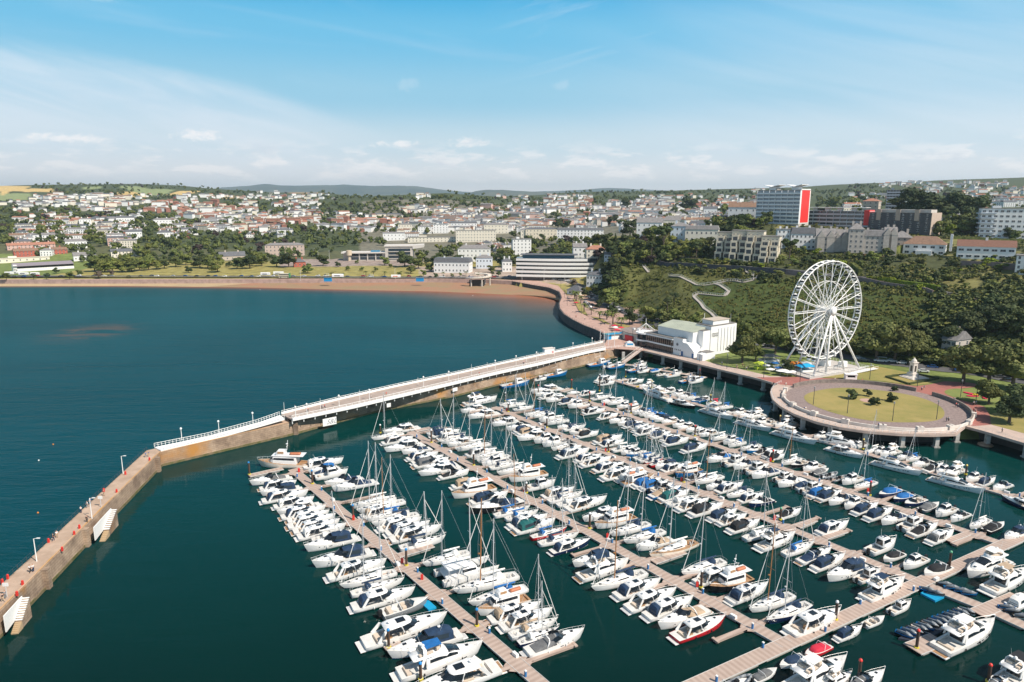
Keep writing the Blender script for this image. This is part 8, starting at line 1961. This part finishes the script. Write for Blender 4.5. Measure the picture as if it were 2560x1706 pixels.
for i in range(9000):
    x=rs.uniform(1484,2600) if i%9 else rs.uniform(1484,1560); y=rs.uniform(640,960); p=T(x,y)
    if p is None or p.z<5.6 or p.z>31 or p.y>600: continue
    if x<1550 and 665<y<795 and rs.random()<.4: continue
    if np.min(np.hypot(zx[:,0]-p.x,zx[:,1]-(p.y)))<2.6 or (np.min(np.abs(zx[:,0]-p.x)+np.abs(zx[:,1]-p.y-2.5))<3.0): continue
    v=smooth_noise(np.array([p.x]),np.array([p.y]),26,8)[0]; wood=(x>2330 and y>745) or y>868 or x>2470; k=('d' if rs.random()<.6 else 'g') if wood else 's' if v>-.25 else 'g'
    cl=x<1552 and y<800; k='d' if cl else k; s0=rs.uniform(.5,1.25)*(1.25 if k!='s' else 1)*(2.3 if wood else 1)*(1.7 if cl else 1)
    V_,Q_,CV_,CT_=LS[rs.randrange(8)]; s_=np.array([s0*1.3,s0*1.3,s0*.9]); o_=np.array([p.x,p.y,p.z-.3]); sb[k].add(V_*s_+o_,Q_); sb[k].add(CV_*s_+o_,np.concatenate([CT_,CT_[:,2:3]],1)); cntb+=1
for i in range(5600):
    x=rs.uniform(1545,2650); y=rs.uniform(560,800); p=T(x,y)
    if p is None or p.z<27 or p.z>60 or p.y>760: continue
    if smooth_noise(np.array([p.x]),np.array([p.y]),13,31)[0]<-.38: continue
    k=rs.choices('gds',(5,4,2))[0]; V_,Q_,CV_,CT_=LS[rs.randrange(8)]; s0=rs.uniform(.7,2.0); s_=np.array([s0*1.3,s0*1.3,s0]); o_=np.array([p.x,p.y,p.z-.3])
    if any(((ox-p.x)**2+(oy-p.y)**2)<rr*rr for ox,oy,rr in FOOT): continue
    sb[k].add(V_*s_+o_,Q_); sb[k].add(CV_*s_+o_,np.concatenate([CT_,CT_[:,2:3]],1))
for k,lb in (('s','olive scrub covering the headland slope'),('g','green bushes covering the headland slope'),('d','dark bushes covering the headland slope')): sb[k].build('scrub',LF[k],lb,'scrub')
# ================================================================ individual trees near the camera
def pxtree(kind, x, y, hpx, lab, leaf='g', wide=1.0, grp='trees', name='broadleaf_tree', z=None):
    p=T(x,y) if z is None else G(x,y,z)
    if p is None: return
    if p.z<4.9: p=G(x,y,5)
    h=hpx*depth(p)/F/CP; return tree(kind,p,h,lab,grp,leaf,wide,name=name,rs=random.Random(int(x*3+y)))
NT_=[(1855,908,74,'p',1.15,'light green tree right of the theatre'),(1889,905,50,'g',1.1,'rounded tree between theatre and parasols'),(1966,936,40,'d',.9,'round dark tree among the wheel stalls'),(1898,880,62,'p',1.1,'tree behind the parasols, left of the wheel'),(1938,886,66,'p',1.1,'tree touching the left side of the wheel'),
(2000,884,56,'p',1.2,'tree seen behind the lower left wheel spokes'),(2190,903,104,'p',1.1,'big plane tree just right of the wheel'),(2236,908,96,'p',1.1,'second big plane tree right of the wheel'),(2272,908,84,'p',1.15,'third plane tree right of the wheel'),(2300,900,62,'p',1.1,'fourth plane tree, behind the memorial'),(2340,910,40,'g',1.2,'low tree right of the memorial'),
(2407,960,104,'p',1.2,'big plane tree right of the grey gabled house'),(2470,965,112,'p',1.25,'tallest plane tree near the right edge'),(2530,975,112,'p',1.2,'plane tree cut by the right edge'),(2471,1012,62,'g',1.35,'broad dense tree beside the flower beds'),(2522,1060,78,'d',1.35,'dark tree at the right edge above the promenade'),(2560,1040,80,'d',1.3,'dark tree cut by the right edge, lower one'),
(1522,768,56,'g',1.2,'broad tree at the foot of the cliff'),(1500,752,48,'d',1.1,'dark tree below the cliff beside traffic'),(1574,812,46,'d',.9,'dark narrow tree by the coast road'),(1532,790,38,'d',1.0,'dark tree in the road island'),(1499,772,26,'d',1.0,'small dark tree at the car park edge'),(1462,742,26,'d',1.0,'dark round tree beside the yellow lorry'),(1434,716,22,'o',1.1,'brownish tree by the cafe pavilion'),
(1622,806,44,'g',1.1,'tree above the coast road, left of theatre'),(1650,806,40,'p',1.2,'leafy tree behind the theatre mast'),(1690,812,44,'g',1.2,'tree behind the theatre roof, left'),(1740,816,40,'g',1.2,'tree behind the theatre roof, right'),(1850,850,56,'g',1.2,'tree on the slope right of the fly tower'),(1800,842,50,'g',1.1,'tree hidden behind the fly tower'),(2060,886,50,'g',1.2,'tree behind the wheel hub, lower'),(2110,886,50,'p',1.1,'tree behind the right wheel legs'),
(2366,880,70,'d',1.3,'dark tree above the gabled house'),(2420,860,80,'d',1.4,'dark wood edge tree, left of the cluster at right'),(2480,850,86,'d',1.4,'dark wood edge tree, middle of the cluster at right'),(2540,850,90,'d',1.4,'dark wood edge tree, right of the cluster at right'),(2300,852,56,'d',1.3,'dark tree above the plane trees'),(2200,850,50,'g',1.3,'green tree above the first plane tree'),(2540,790,60,'d',1.3,'dark tree below the right hand gardens'),(2480,780,46,'d',1.3,'dark tree on the upper right slope')]
for x,y,h,l,w_,lab in NT_: pxtree('near' if h>60 else 'mid',x,y,h,lab,l,w_,'trees near the seafront')
PN=[(1658,636,74,'tall stone pine in front of the pale blue villa'),(1628,648,46,'pine on the cliff top left of the tall one'),(1740,650,46,'pine below the cream villa'),(1973,652,58,'thin leaning pine left of the wheel top'),(1685,766,34,'bare trunked pine on the slope, right one'),(1668,776,34,'bare trunked pine on the slope, left one'),(1783,648,34,'pale pine below the stepped apartments')]
for x,y,h,lab in PN: pxtree('pine',x,y,h,lab,'d',1.0,'pines on the headland','pine_tree')
BT=[(1862,560,76,'d',.9,'conifer','tall dark cypress left of the tower block'),(2255,552,66,'d',1.5,'mid','large dark tree left of the three before the slab tower'),(2300,556,86,'d',1.5,'near','largest dark tree behind the dark grey flats'),(2345,560,70,'d',1.4,'mid','large dark tree right of the largest one'),(2400,556,76,'d',1.3,'near','dark tree mass between the flats and the white block'),(2430,558,70,'d',1.3,'near','dark tree immediately left of the white block'),(2088,522,32,'g',1.3,'mid','round tree behind the long low block, left'),(2135,524,34,'g',1.2,'mid','round tree behind the long low block, right'),(2350,590,44,'g',1.2,'mid','bright tree at the end of the dark flats'),(2375,592,34,'h',1.1,'mid','yellow green bush right of the dark flats'),(2470,588,28,'g',1.3,'mid','bushy tree in front of the white block'),(2405,575,26,'d',1.2,'mid','low dark tree on the lawn above the hedge'),
(1394,572,0,'d',1,'mid',None),(1468,575,40,'d',.8,'conifer','dark cypress in the town centre'),(1395,572,30,'d',1.2,'mid','dark cedar group in the town centre'),(1415,574,26,'d',1.1,'mid','dark cedar right of the group'),(1575,590,44,'d',1.2,'mid','dark pine left of the white pointed house'),(1535,565,30,'d',1.2,'mid','dark tree above the long white terrace end'),(1720,530,40,'d',1.3,'mid','dark trees left of the hilltop villa'),(1812,545,38,'g',1.0,'mid','green tree between villa and gabled house'),(1565,520,26,'d',1.2,'mid','dark tree in front of the far terraces'),
(1560,640,40,'g',1.3,'mid','broad tree on the cliff top, second from left'),(1590,636,44,'d',1.3,'mid','broad dark tree on the cliff top, third from left'),(1530,640,40,'d',1.3,'mid','broad dark tree on the cliff top, leftmost'),(1610,632,34,'g',1.3,'mid','green tree on the cliff top below the pointed house'),(1540,655,22,'g',1.2,'mid','scrubby tree overhanging the cliff edge'),(1580,655,28,'g',1.2,'mid','low tree at the start of the upper road')]
for x,y,h,l,w_,kd,lab in BT:
    if lab: pxtree(kd,x,y,h,lab,l,w_,'large trees on the hill','conifer' if kd=='conifer' else 'broadleaf_tree')
PT=[(237,680,42,'g'),(262,681,34,'g'),(282,681,36,'y'),(305,681,34,'y'),(329,680,38,'g'),(350,678,36,'g'),(372,676,34,'y'),(392,674,28,'y'),(411,672,30,'d'),(246,695,20,'o'),(277,688,14,'o'),(472,683,20,'d'),(544,681,36,'g'),(593,673,32,'d'),(16,699,20,'g'),(84,698,14,'d'),(117,698,16,'d'),(141,684,17,'d'),(174,698,20,'g'),(200,690,16,'g'),(440,668,30,'g'),(465,664,32,'g'),(500,670,36,'d'),(520,672,34,'g'),(625,672,40,'d'),(655,666,34,'g'),(692,668,36,'d'),(722,669,42,'d'),(770,684,26,'g'),(808,666,32,'d'),(961,664,24,'g'),(977,670,12,'g'),(1012,668,46,'d'),(1027,684,24,'g'),(1075,680,26,'g'),(640,660,36,'g'),(572,668,16,'d'),(1130,692,10,'g'),(1150,690,9,'g'),(1195,690,11,'g'),(1232,688,10,'d'),(1215,660,22,'d'),(1255,668,38,'d'),(1262,650,34,'g'),(1100,652,24,'g'),(1046,672,30,'g'),(1058,690,16,'g'),(1090,694,12,'d'),(1142,672,24,'g'),(1160,676,20,'d'),(1228,682,20,'g'),(1246,690,14,'d'),(1275,664,30,'g'),(1290,660,28,'d'),(1150,655,26,'g'),(1320,668,30,'g'),(1345,664,30,'g'),(1370,668,32,'g'),(1395,664,30,'d'),(1420,668,30,'g'),(1380,645,26,'d'),(1335,645,26,'g'),(1000,690,12,'g'),(1400,698,12,'g'),(870,676,12,'g'),(905,678,12,'g'),(940,678,12,'g'),(845,668,16,'d'),(893,660,12,'g'),(1518,690,40,'d'),(1505,705,36,'d'),(1532,676,34,'d'),(1545,740,44,'g'),(1522,728,36,'d')]
for i,(x,y,h,l) in enumerate(sorted(PT)): pxtree('mid',x,y,h,f"{ {'o':'brownish','g':'green','d':'dark green','y':'yellow green'}[l]} park tree, {ORD(i+1)} from the left along the seafront park",l,1.2,'trees of the seafront park')
PALM=[(1440,754,26),(1452,760,20),(1460,782,24),(1499,799,22),(1517,800,24),(1532,812,32),(1553,818,26),(1478,788,16),(1580,810,16),(1436,748,22),(830,692,11),(858,692,10),(915,690,12),(934,690,12),(962,690,12),(1108,690,10),(1165,688,10)]
for i,(x,y,h) in enumerate(sorted(PALM)): pxtree('palm',x,y,h*1.05,f"green palm {'on the pink promenade' if x>1300 else 'by the coast road'}, {ORD(1+sum(1 for q in PALM if q[0]<x and (q[0]>1300)==(x>1300)))} from left",'g',1.35,'palms on the seafront','palm_tree')
# promenade planting beds
for i,(px,lab) in enumerate((([(1432,748),(1448,752),(1470,790),(1450,782)],'left'),([(1478,792),(1500,795),(1524,810),(1520,812)],'middle'),([(1530,806),(1560,812),(1576,816),(1556,824)],'right'))):
    P_=[G(x,y,5) for x,y in px]; m=MB(); m.prism([(p.x,p.y) for p in P_],5.0,5.16,bot=False); tag(m.build('lawn',[LAWN]),kind='structure')
# garden shrubs on the right hand terraces
rs=random.Random(21); gl=[]
for i in range(190):
    x=rs.uniform(1590,2600); y=rs.uniform(600,700) if x<2050 else rs.uniform(640,770)
    p=T(x,y)
    if p is None or p.z<28 or p.z>46: continue
    gl.append((x,y))
gl.sort()
def rowof(y): return 'low' if y>720 else 'middle' if y>680 else 'upper' if y>640 else 'top'
cg=defaultdict(int)
for x,y in gl:
    k=rs.choices('gdyhs',(4,4,1,1.2,2))[0]; r_=rowof(y); cg[r_]+=1; nm={'g':'green','d':'dark','y':'light green','h':'yellow green','s':'olive'}[k]
    o=pxtree('bush',x,y,rs.uniform(9,22),f"{nm} garden shrub, {ORD(cg[r_])} from left in the {r_} terrace band, headland",k,rs.uniform(1,1.6),'shrubs of the terrace gardens','shrub')
    if o: o['category']='shrub'
# ================================================================ vehicles
def carproto(kind):
    if kind=='car': L,Wd,Hh=4.4,1.8,1.45; top=[(-L*.40,.95),(-L*.28,1.42),(L*.12,1.45),(L*.26,.95)]
    elif kind=='van': L,Wd,Hh=5.6,2.0,2.3; top=[(-L*.49,1.1),(-L*.485,2.3),(L*.26,2.3),(L*.40,1.2)]
    o=empty(kind if kind=='van' else 'car',(0,0,-600)); m=MB()
    base=[(-L/2,.35),(-L/2,.9),(-L*.42,.98),(L*.3,.95),(L*.47,.8),(L/2,.6),(L/2,.35)]
    m.loft([[(x,y,z) for x,z in base] for y in (-Wd/2,Wd/2)],False,False); m.add([(x,s_*Wd/2,z) for s_ in (1,-1) for x,z in base],[tuple(range(7)),tuple(range(13,6,-1))])
    m.loft([[(x,y*(.86 if z>1.2 else 1),z) for x,z in top] for y in (-Wd/2+.05,Wd/2-.05)],False,False)
    m.build('body',[GEL],o)
    g=MB()
    for s_ in (1,-1):
        q=[(x*(.97),s_*((Wd/2-.03)*(.86 if z>1.2 else 1)+.005),z) for x,z in top]; g.add(q,[(0,1,2,3)]) if kind=='car' else g.add([(L*.2,s_*(Wd/2-.1),2.1),(L*.38,s_*(Wd/2+.01),1.25),(L*.12,s_*(Wd/2+.01),1.25),(L*.12,s_*(Wd/2-.1),2.1)],[(0,1,2,3)])
    (a,za),(b,zb)=top[2],top[3]; g.add([(a+.04,-Wd*.40,za-.06),(a+.04,Wd*.40,za-.06),(b+.03,Wd*.46,zb+.05),(b+.03,-Wd*.46,zb+.05)],[(0,1,2,3)]); g.build('window',[GLASS],o)
    for x in (-L*.31,L*.31):
        for y in (-Wd/2+.05,Wd/2-.05): w_=MB(); w_.tube((x,y-.12,.33),(x,y+.12,.33),.33,n=10); w_.build('wheel',[RUB],o)
    for y in (-Wd*.35,Wd*.35): h_=MB(); h_.rbox((L/2+.01,y,.62),(.06,.3,.16)); h_.build('headlight',[STEEL],o)
    index_kids(o); return o
CP_={'car':carproto('car'),'van':carproto('van')}
CC={'white':GEL,'black':mat('car_black',(.015,.015,.018),.2,coat=.5),'blue':mat('car_blue',(.02,.08,.25),.25,coat=.5),'red':mat('car_red',(.45,.02,.02),.25,coat=.5),'silver':mat('car_silver',(.45,.46,.48),.3,metal=.3,coat=.4),'grey':mat('car_grey',(.12,.125,.13),.3,coat=.4)}
CARS=[]
def car(x,y,ang,colr_,where,kind='car'):
    p=G(x,y,5.1); p.z=max(5.0,h1(p.x,p.y))+.13; CARS.append((x,y,p,ang,colr_,where,kind))
rs=random.Random(3)
for i in range(46):
    x=8+i*28+rs.uniform(-8,8); car(x, rs.choice([693.6,694.6,695.4])+max(0,(x-700)/500)*2, rs.choice([0,pi])+rs.uniform(-.05,.05), rs.choice(['white','black','silver','grey','blue','white','red']), 'on the coast road behind the beach', 'van' if rs.random()<.14 else 'car')
for x,y in [(1306,698),(1322,699),(1340,700),(1366,700),(1385,702),(1402,704),(1418,706),(1462,722),(1470,727),(1478,733),(1484,740),(1492,744),(1497,751),(1476,741),(1484,750),(1470,745),(1467,735),(1505,757),(1511,762),(1464,758),(1468,764),(1474,770),(1480,764)]:
    car(x,y,rs.choice([-.9,-.9+pi,-.8]) if x>1440 else rs.choice([0,pi]), rs.choice(['white','white','black','silver','grey','blue']), 'in the traffic below the cliff', 'van' if rs.random()<.2 else 'car')
for x,y,c_,k_ in [(1541,775,'white','van'),(1555,781,'black','car'),(1562,783,'silver','car'),(1617,804,'black','car'),(1628,810,'grey','car'),(1975,876,'white','car'),(1912,868,'white','car'),(2143,898,'white','car'),(2160,903,'grey','car'),(2200,905,'white','van'),(2230,907,'white','car'),(2254,912,'white','car'),(2280,916,'black','car'),(2309,931,'white','car'),(2330,921,'blue','car'),(2400,931,'blue','car'),(2440,936,'white','car'),(2456,933,'red','car'),(2500,946,'grey','car'),(2520,952,'black','car'),(2555,1005,'white','car'),(1920,870,'black','car')]:
    car(x,y,-.85 if x<1700 else rs.choice([-.35,-.35+pi]),c_,'on the road at the foot of the hill',k_)
cc_=defaultdict(list)
for c in CARS: cc_[(c[5],c[6],c[4])].append(c[0])
for (x,y,p,ang,cl,where,kd) in CARS:
    o=tree_copy(CP_[kd]); o.location=p; o.rotation_euler=(0,0,ang); n_=sorted(cc_[(where,kd,cl)]).index(x)+1
    tag(o,f"{cl} {kd}, {ORD(n_)} {cl} one from left {where}",kd,'cars and vans on the seafront roads')
par=defaultdict(list)
for ob in C.objects:
    if ob.parent is not None and ob.name.startswith('body'): par[ob.parent.name].append(ob)
k_=0
ALLC=[ob for ob in C.objects if ob.get('group')=='cars and vans on the seafront roads']
for ob,(x,y,p,ang,cl,where,kd) in zip(ALLC,CARS):
    pass
names={}
for ob in ALLC: names[ob.name]=CC[ob['label'].split()[0]]
for ob in C.objects:
    if ob.parent is not None and ob.parent.name in names and ob.name.startswith('body'): ob.material_slots[0].link='OBJECT'; ob.material_slots[0].material=names[ob.parent.name]
for o in CP_.values():
    for c in list(o.children)+[o]: bpy.data.objects.remove(c)
# bus, lorry, caravans and beach tents
p=G(712,696,5.2); o=empty('double_decker_bus',p+Vector((0,0,.5)),0); m=MB(); m.box(-5.5,-1.25,.3,5.5,1.25,4.3); m.build('body',[mat('bus_cream',(.7,.66,.5),.4)],o)
for z in (1.2,2.9): m=MB(); m.box(-5.2,-1.29,z,5.2,-1.253,z+.9); m.build('window',[GLASS],o)
m=MB(); m.box(4.3,-1.30,.3,5.52,1.30,4.32); m.build('rear_panel',[mat('bus_green',(.06,.25,.1),.4)],o)
for x in (-3.5,3.5): m=MB(); m.tube((x,-1.3,.35),(x,-1.0,.35),.5,n=10); m.build('wheel',[RUB],o)
tag(o,'cream and green double decker bus on the coast road','bus')
p=G(1473,730,5.1); o=empty('lorry',p+Vector((0,0,.2)),-1.0); m=MB(); m.box(-3.5,-1.2,.9,2.0,1.2,3.6); m.build('cargo_box',[mat('lorry_yellow',(.75,.45,.02),.5)],o); m=MB(); m.box(2.1,-1.1,.6,4.0,1.1,2.9); m.build('cab',[mat('lorry_yellow',(.75,.45,.02),.5)],o); m=MB(); m.box(4.01,-1,1.7,4.05,1,2.6); m.build('window',[GLASS],o)
for x in (-2.5,2.9): m=MB(); m.tube((x,-1.2,.5),(x,1.2,.5),.5,n=10); m.build('wheel',[RUB],o)
tag(o,'yellow box lorry in the traffic below the cliff','lorry')
for i,(x,y,w_,h_) in enumerate([(24,690,8,2.8),(664,692,9,3.0),(697,690,10,3.0),(845,696,11,3.2),(38,688,9,2.2),(60,691,9,2.6),(88,691,8,2.6),(990,697,9,2.8)]):
    p=G(x,y,5.2); p.z=max(5.2,h1(p.x,p.y)+.1); o=empty('food_trailer',p,0); m=MB(); m.loft([[(xx,y_,z) for y_,z in ((-1.2,.4),(-1.2,h_*.8),(-.7,h_),(.7,h_),(1.2,h_*.8),(1.2,.4))] for xx in (-w_/2,w_/2)]); m.build('body',[GEL],o); m=MB(); m.box(-w_*.3,-1.26,1.1,w_*.2,-1.203,1.9); m.build('serving_hatch',[WINB if i!=7 else mat('hatch_orange',(.7,.15,.03),.5)],o)
    tag(o,f"white trailer beside the coast road, {ORD([1,5,6,7,2,3,4,8][i])} from left",'trailer','white trailers by the coast road')
# ================================================================ people (one continuous skinned body each)
def skin(verts, edges, rad, name):
    me=bpy.data.meshes.new(name); me.from_pydata(verts,edges,[]); o=bpy.data.objects.new('tmp',me); C.objects.link(o)
    md=o.modifiers.new('s','SKIN'); md.use_smooth_shade=True
    for i,r_ in enumerate(rad): me.skin_vertices[0].data[i].radius=(r_,r_)
    me.skin_vertices[0].data[0].use_root=True; o.modifiers.new('d','SUBSURF').levels=1
    dg=bpy.context.evaluated_depsgraph_get(); out=bpy.data.meshes.new_from_object(o.evaluated_get(dg)); out.name=name; bpy.data.objects.remove(o); return out
PM=[]
for walk in (0,1):
    s_=.22*walk
    J=[(0,0,.95),(0,0,1.15),(0,0,1.38),(0,0,1.50),(.01,0,1.62),(.02,0,1.72), (0,.10,.90),(s_*.9,.11,.48),(s_*1.1-.05,.11,.06),(s_*1.1+.14,.12,.03), (0,-.10,.90),(-s_*.5,-.11,.48),(-s_*1.6,-.11,.08),(-s_*1.5+.15,-.12,.03), (0,.19,1.38),(-s_*.6,.24,1.12),(-s_*.3+.05,.25,.88),(-s_*.2+.08,.25,.80), (0,-.19,1.38),(s_*.6,-.24,1.12),(s_*.7+.1,-.25,.88),(s_*.8+.12,-.25,.80)]
    E_=[(0,1),(1,2),(2,3),(3,4),(4,5),(0,6),(6,7),(7,8),(8,9),(0,10),(10,11),(11,12),(12,13),(2,14),(14,15),(15,16),(16,17),(2,18),(18,19),(19,20),(20,21)]
    Rr=[.13,.13,.15,.055,.095,.075, .10,.06,.045,.035,.10,.06,.045,.035,.065,.045,.035,.03,.065,.045,.035,.03]
    body=skin(J,E_,Rr,'body'); body.materials.append(mat('skin',(.55,.32,.22),.6))
    top=skin([J[0],J[1],J[2],J[14],J[15],J[18],J[19]],[(0,1),(1,2),(2,3),(3,4),(2,5),(5,6)],[.15,.145,.17,.085,.065,.085,.065],'shirt'); top.materials.append(GEL)
    leg=skin([J[0],J[6],J[7],J[8],J[10],J[11],J[12]],[(0,1),(1,2),(2,3),(0,4),(4,5),(5,6)],[.145,.12,.08,.06,.12,.08,.06],'trousers'); leg.materials.append(CAN['n'])
    hair=skin([(0,0,1.70),(-.02,0,1.74)],[(0,1)],[.09,.085],'hair'); hair.materials.append(BARK); PM.append((body,top,leg,hair))
PC_={'white':GEL,'black':RUB,'red':CAN['r'],'blue':CAN['b'],'grey':GREYH,'pink':mat('cloth_pink',(.7,.3,.3),.8),'pale blue':mat('cloth_pale_blue',(.35,.5,.7),.8)}
PPL=[(143,1345,'white'),(134,1353,'black'),(84,1430,'white'),(76,1432,'white'),(203,1283,'white'),(219,1270,'white'),(226,1262,'blue'),(218,1306,'black'),(260,1240,'red'),(365,1144,'blue'),(372,1142,'blue'),(8,1505,'black'),(14,1497,'grey'),(770,1031,'pink'),(805,1024,'blue'),(812,1022,'red'),(966,991,'red'),(928,999,'white'),(1198,940,'red'),(1308,912,'white'),(1310,911,'pink'),
 (1405,770,'white'),(1415,789,'red'),(1432,782,'white'),(1440,795,'red'),(1462,800,'white'),(1410,756,'grey'),(1418,748,'white'),(1530,833,'black'),(1503,845,'white'),(1563,851,'blue'),(1577,852,'white'),(1525,820,'pale blue'),(1505,808,'white'),(1640,868,'white'),(1630,873,'black'),(1700,893,'white'),
 (1805,913,'white'),(1841,920,'white'),(1843,925,'black'),(1856,918,'red'),(1860,921,'pink'),(1866,926,'white'),(1870,923,'grey'),(2010,1027,'blue'),(2014,1028,'white'),(2087,954,'white'),(2155,957,'red'),(2304,977,'white'),(2310,974,'pale blue'),(2386,1004,'white'),(2390,1018,'red'),(2394,1020,'white'),(2434,1014,'white'),(2440,1013,'pale blue'),(2434,1032,'red'),(2438,1034,'white'),(2366,1055,'grey'),(2371,1054,'white'),(1965,966,'white'),(2196,1068,'blue'),(2505,1082,'white')]
def pzone(x,y): return 'on the left breakwater' if y>1100 and x<400 else 'on the pier deck' if x<1400 and y>880 else 'on the promenade near the theatre' if x<1720 else 'on the promenade right of theatre' if x<1950 else 'around the round garden'
pc=defaultdict(list)
for x,y,c_ in PPL: pc[(pzone(x,y),c_)].append(x)
for i,(x,y,c_) in enumerate(PPL):
    z=4.6 if y>1100 and x<400 else 6.2 if (x<1400 and y>880) else 5.1
    p=G(x,y,z); r_=random.Random(i); o=empty('person',p,r_.uniform(0,6.28)); b_,t_,l_,h_=PM[i%2]; link('body',b_,o); link('shirt',t_,o,PC_[c_]); link('trousers',l_,o,r_.choice([CAN['n'],RUB,GREYH,CAN['e']])); link('hair',h_,o)
    o.scale=(1.05,1.05,1.05); tag(o,f"person in a {c_} top {pzone(x,y)}, {ORD(sorted(pc[(pzone(x,y),c_)]).index(x)+1)} such from left",'person','people strolling')
# grey gabled house behind the plane trees
o=bld(2366,905,30,56,12,-30,GREYST,GTILE,'gable','grey gabled house half hidden by the plane trees',3,3,rh=4,chim=1,name='house',cat='house',loc=G(2366,905,5))
# seaweed covered rock in the harbour, rocks along the quay foot
p=G(2463,1113,0); m=MB(); m.revolve([(2.6,-.5),(2.3,.3),(1.2,.8),(.1,.9)],n=9); o=m.build('rock',[STONE]); o.location=p; tag(o,'low brown rock showing above the harbour water','rock')
rs=random.Random(9); m=MB(); 
for i in range(90):
    t=i/90; a=G(1290+t*255,955-t*62,0); m.add([tuple(np.array([a.x+rs.uniform(-1,1),a.y+rs.uniform(-.8,1.6),-.3])+np.array(v)*rs.uniform(.5,1.1)) for v in ICV],[tuple(f) for f in ICF])
tag(m.build('rubble_foot',[STONE]),'strip of rubble at the foot of the stone quay','rubble',None,'stuff')
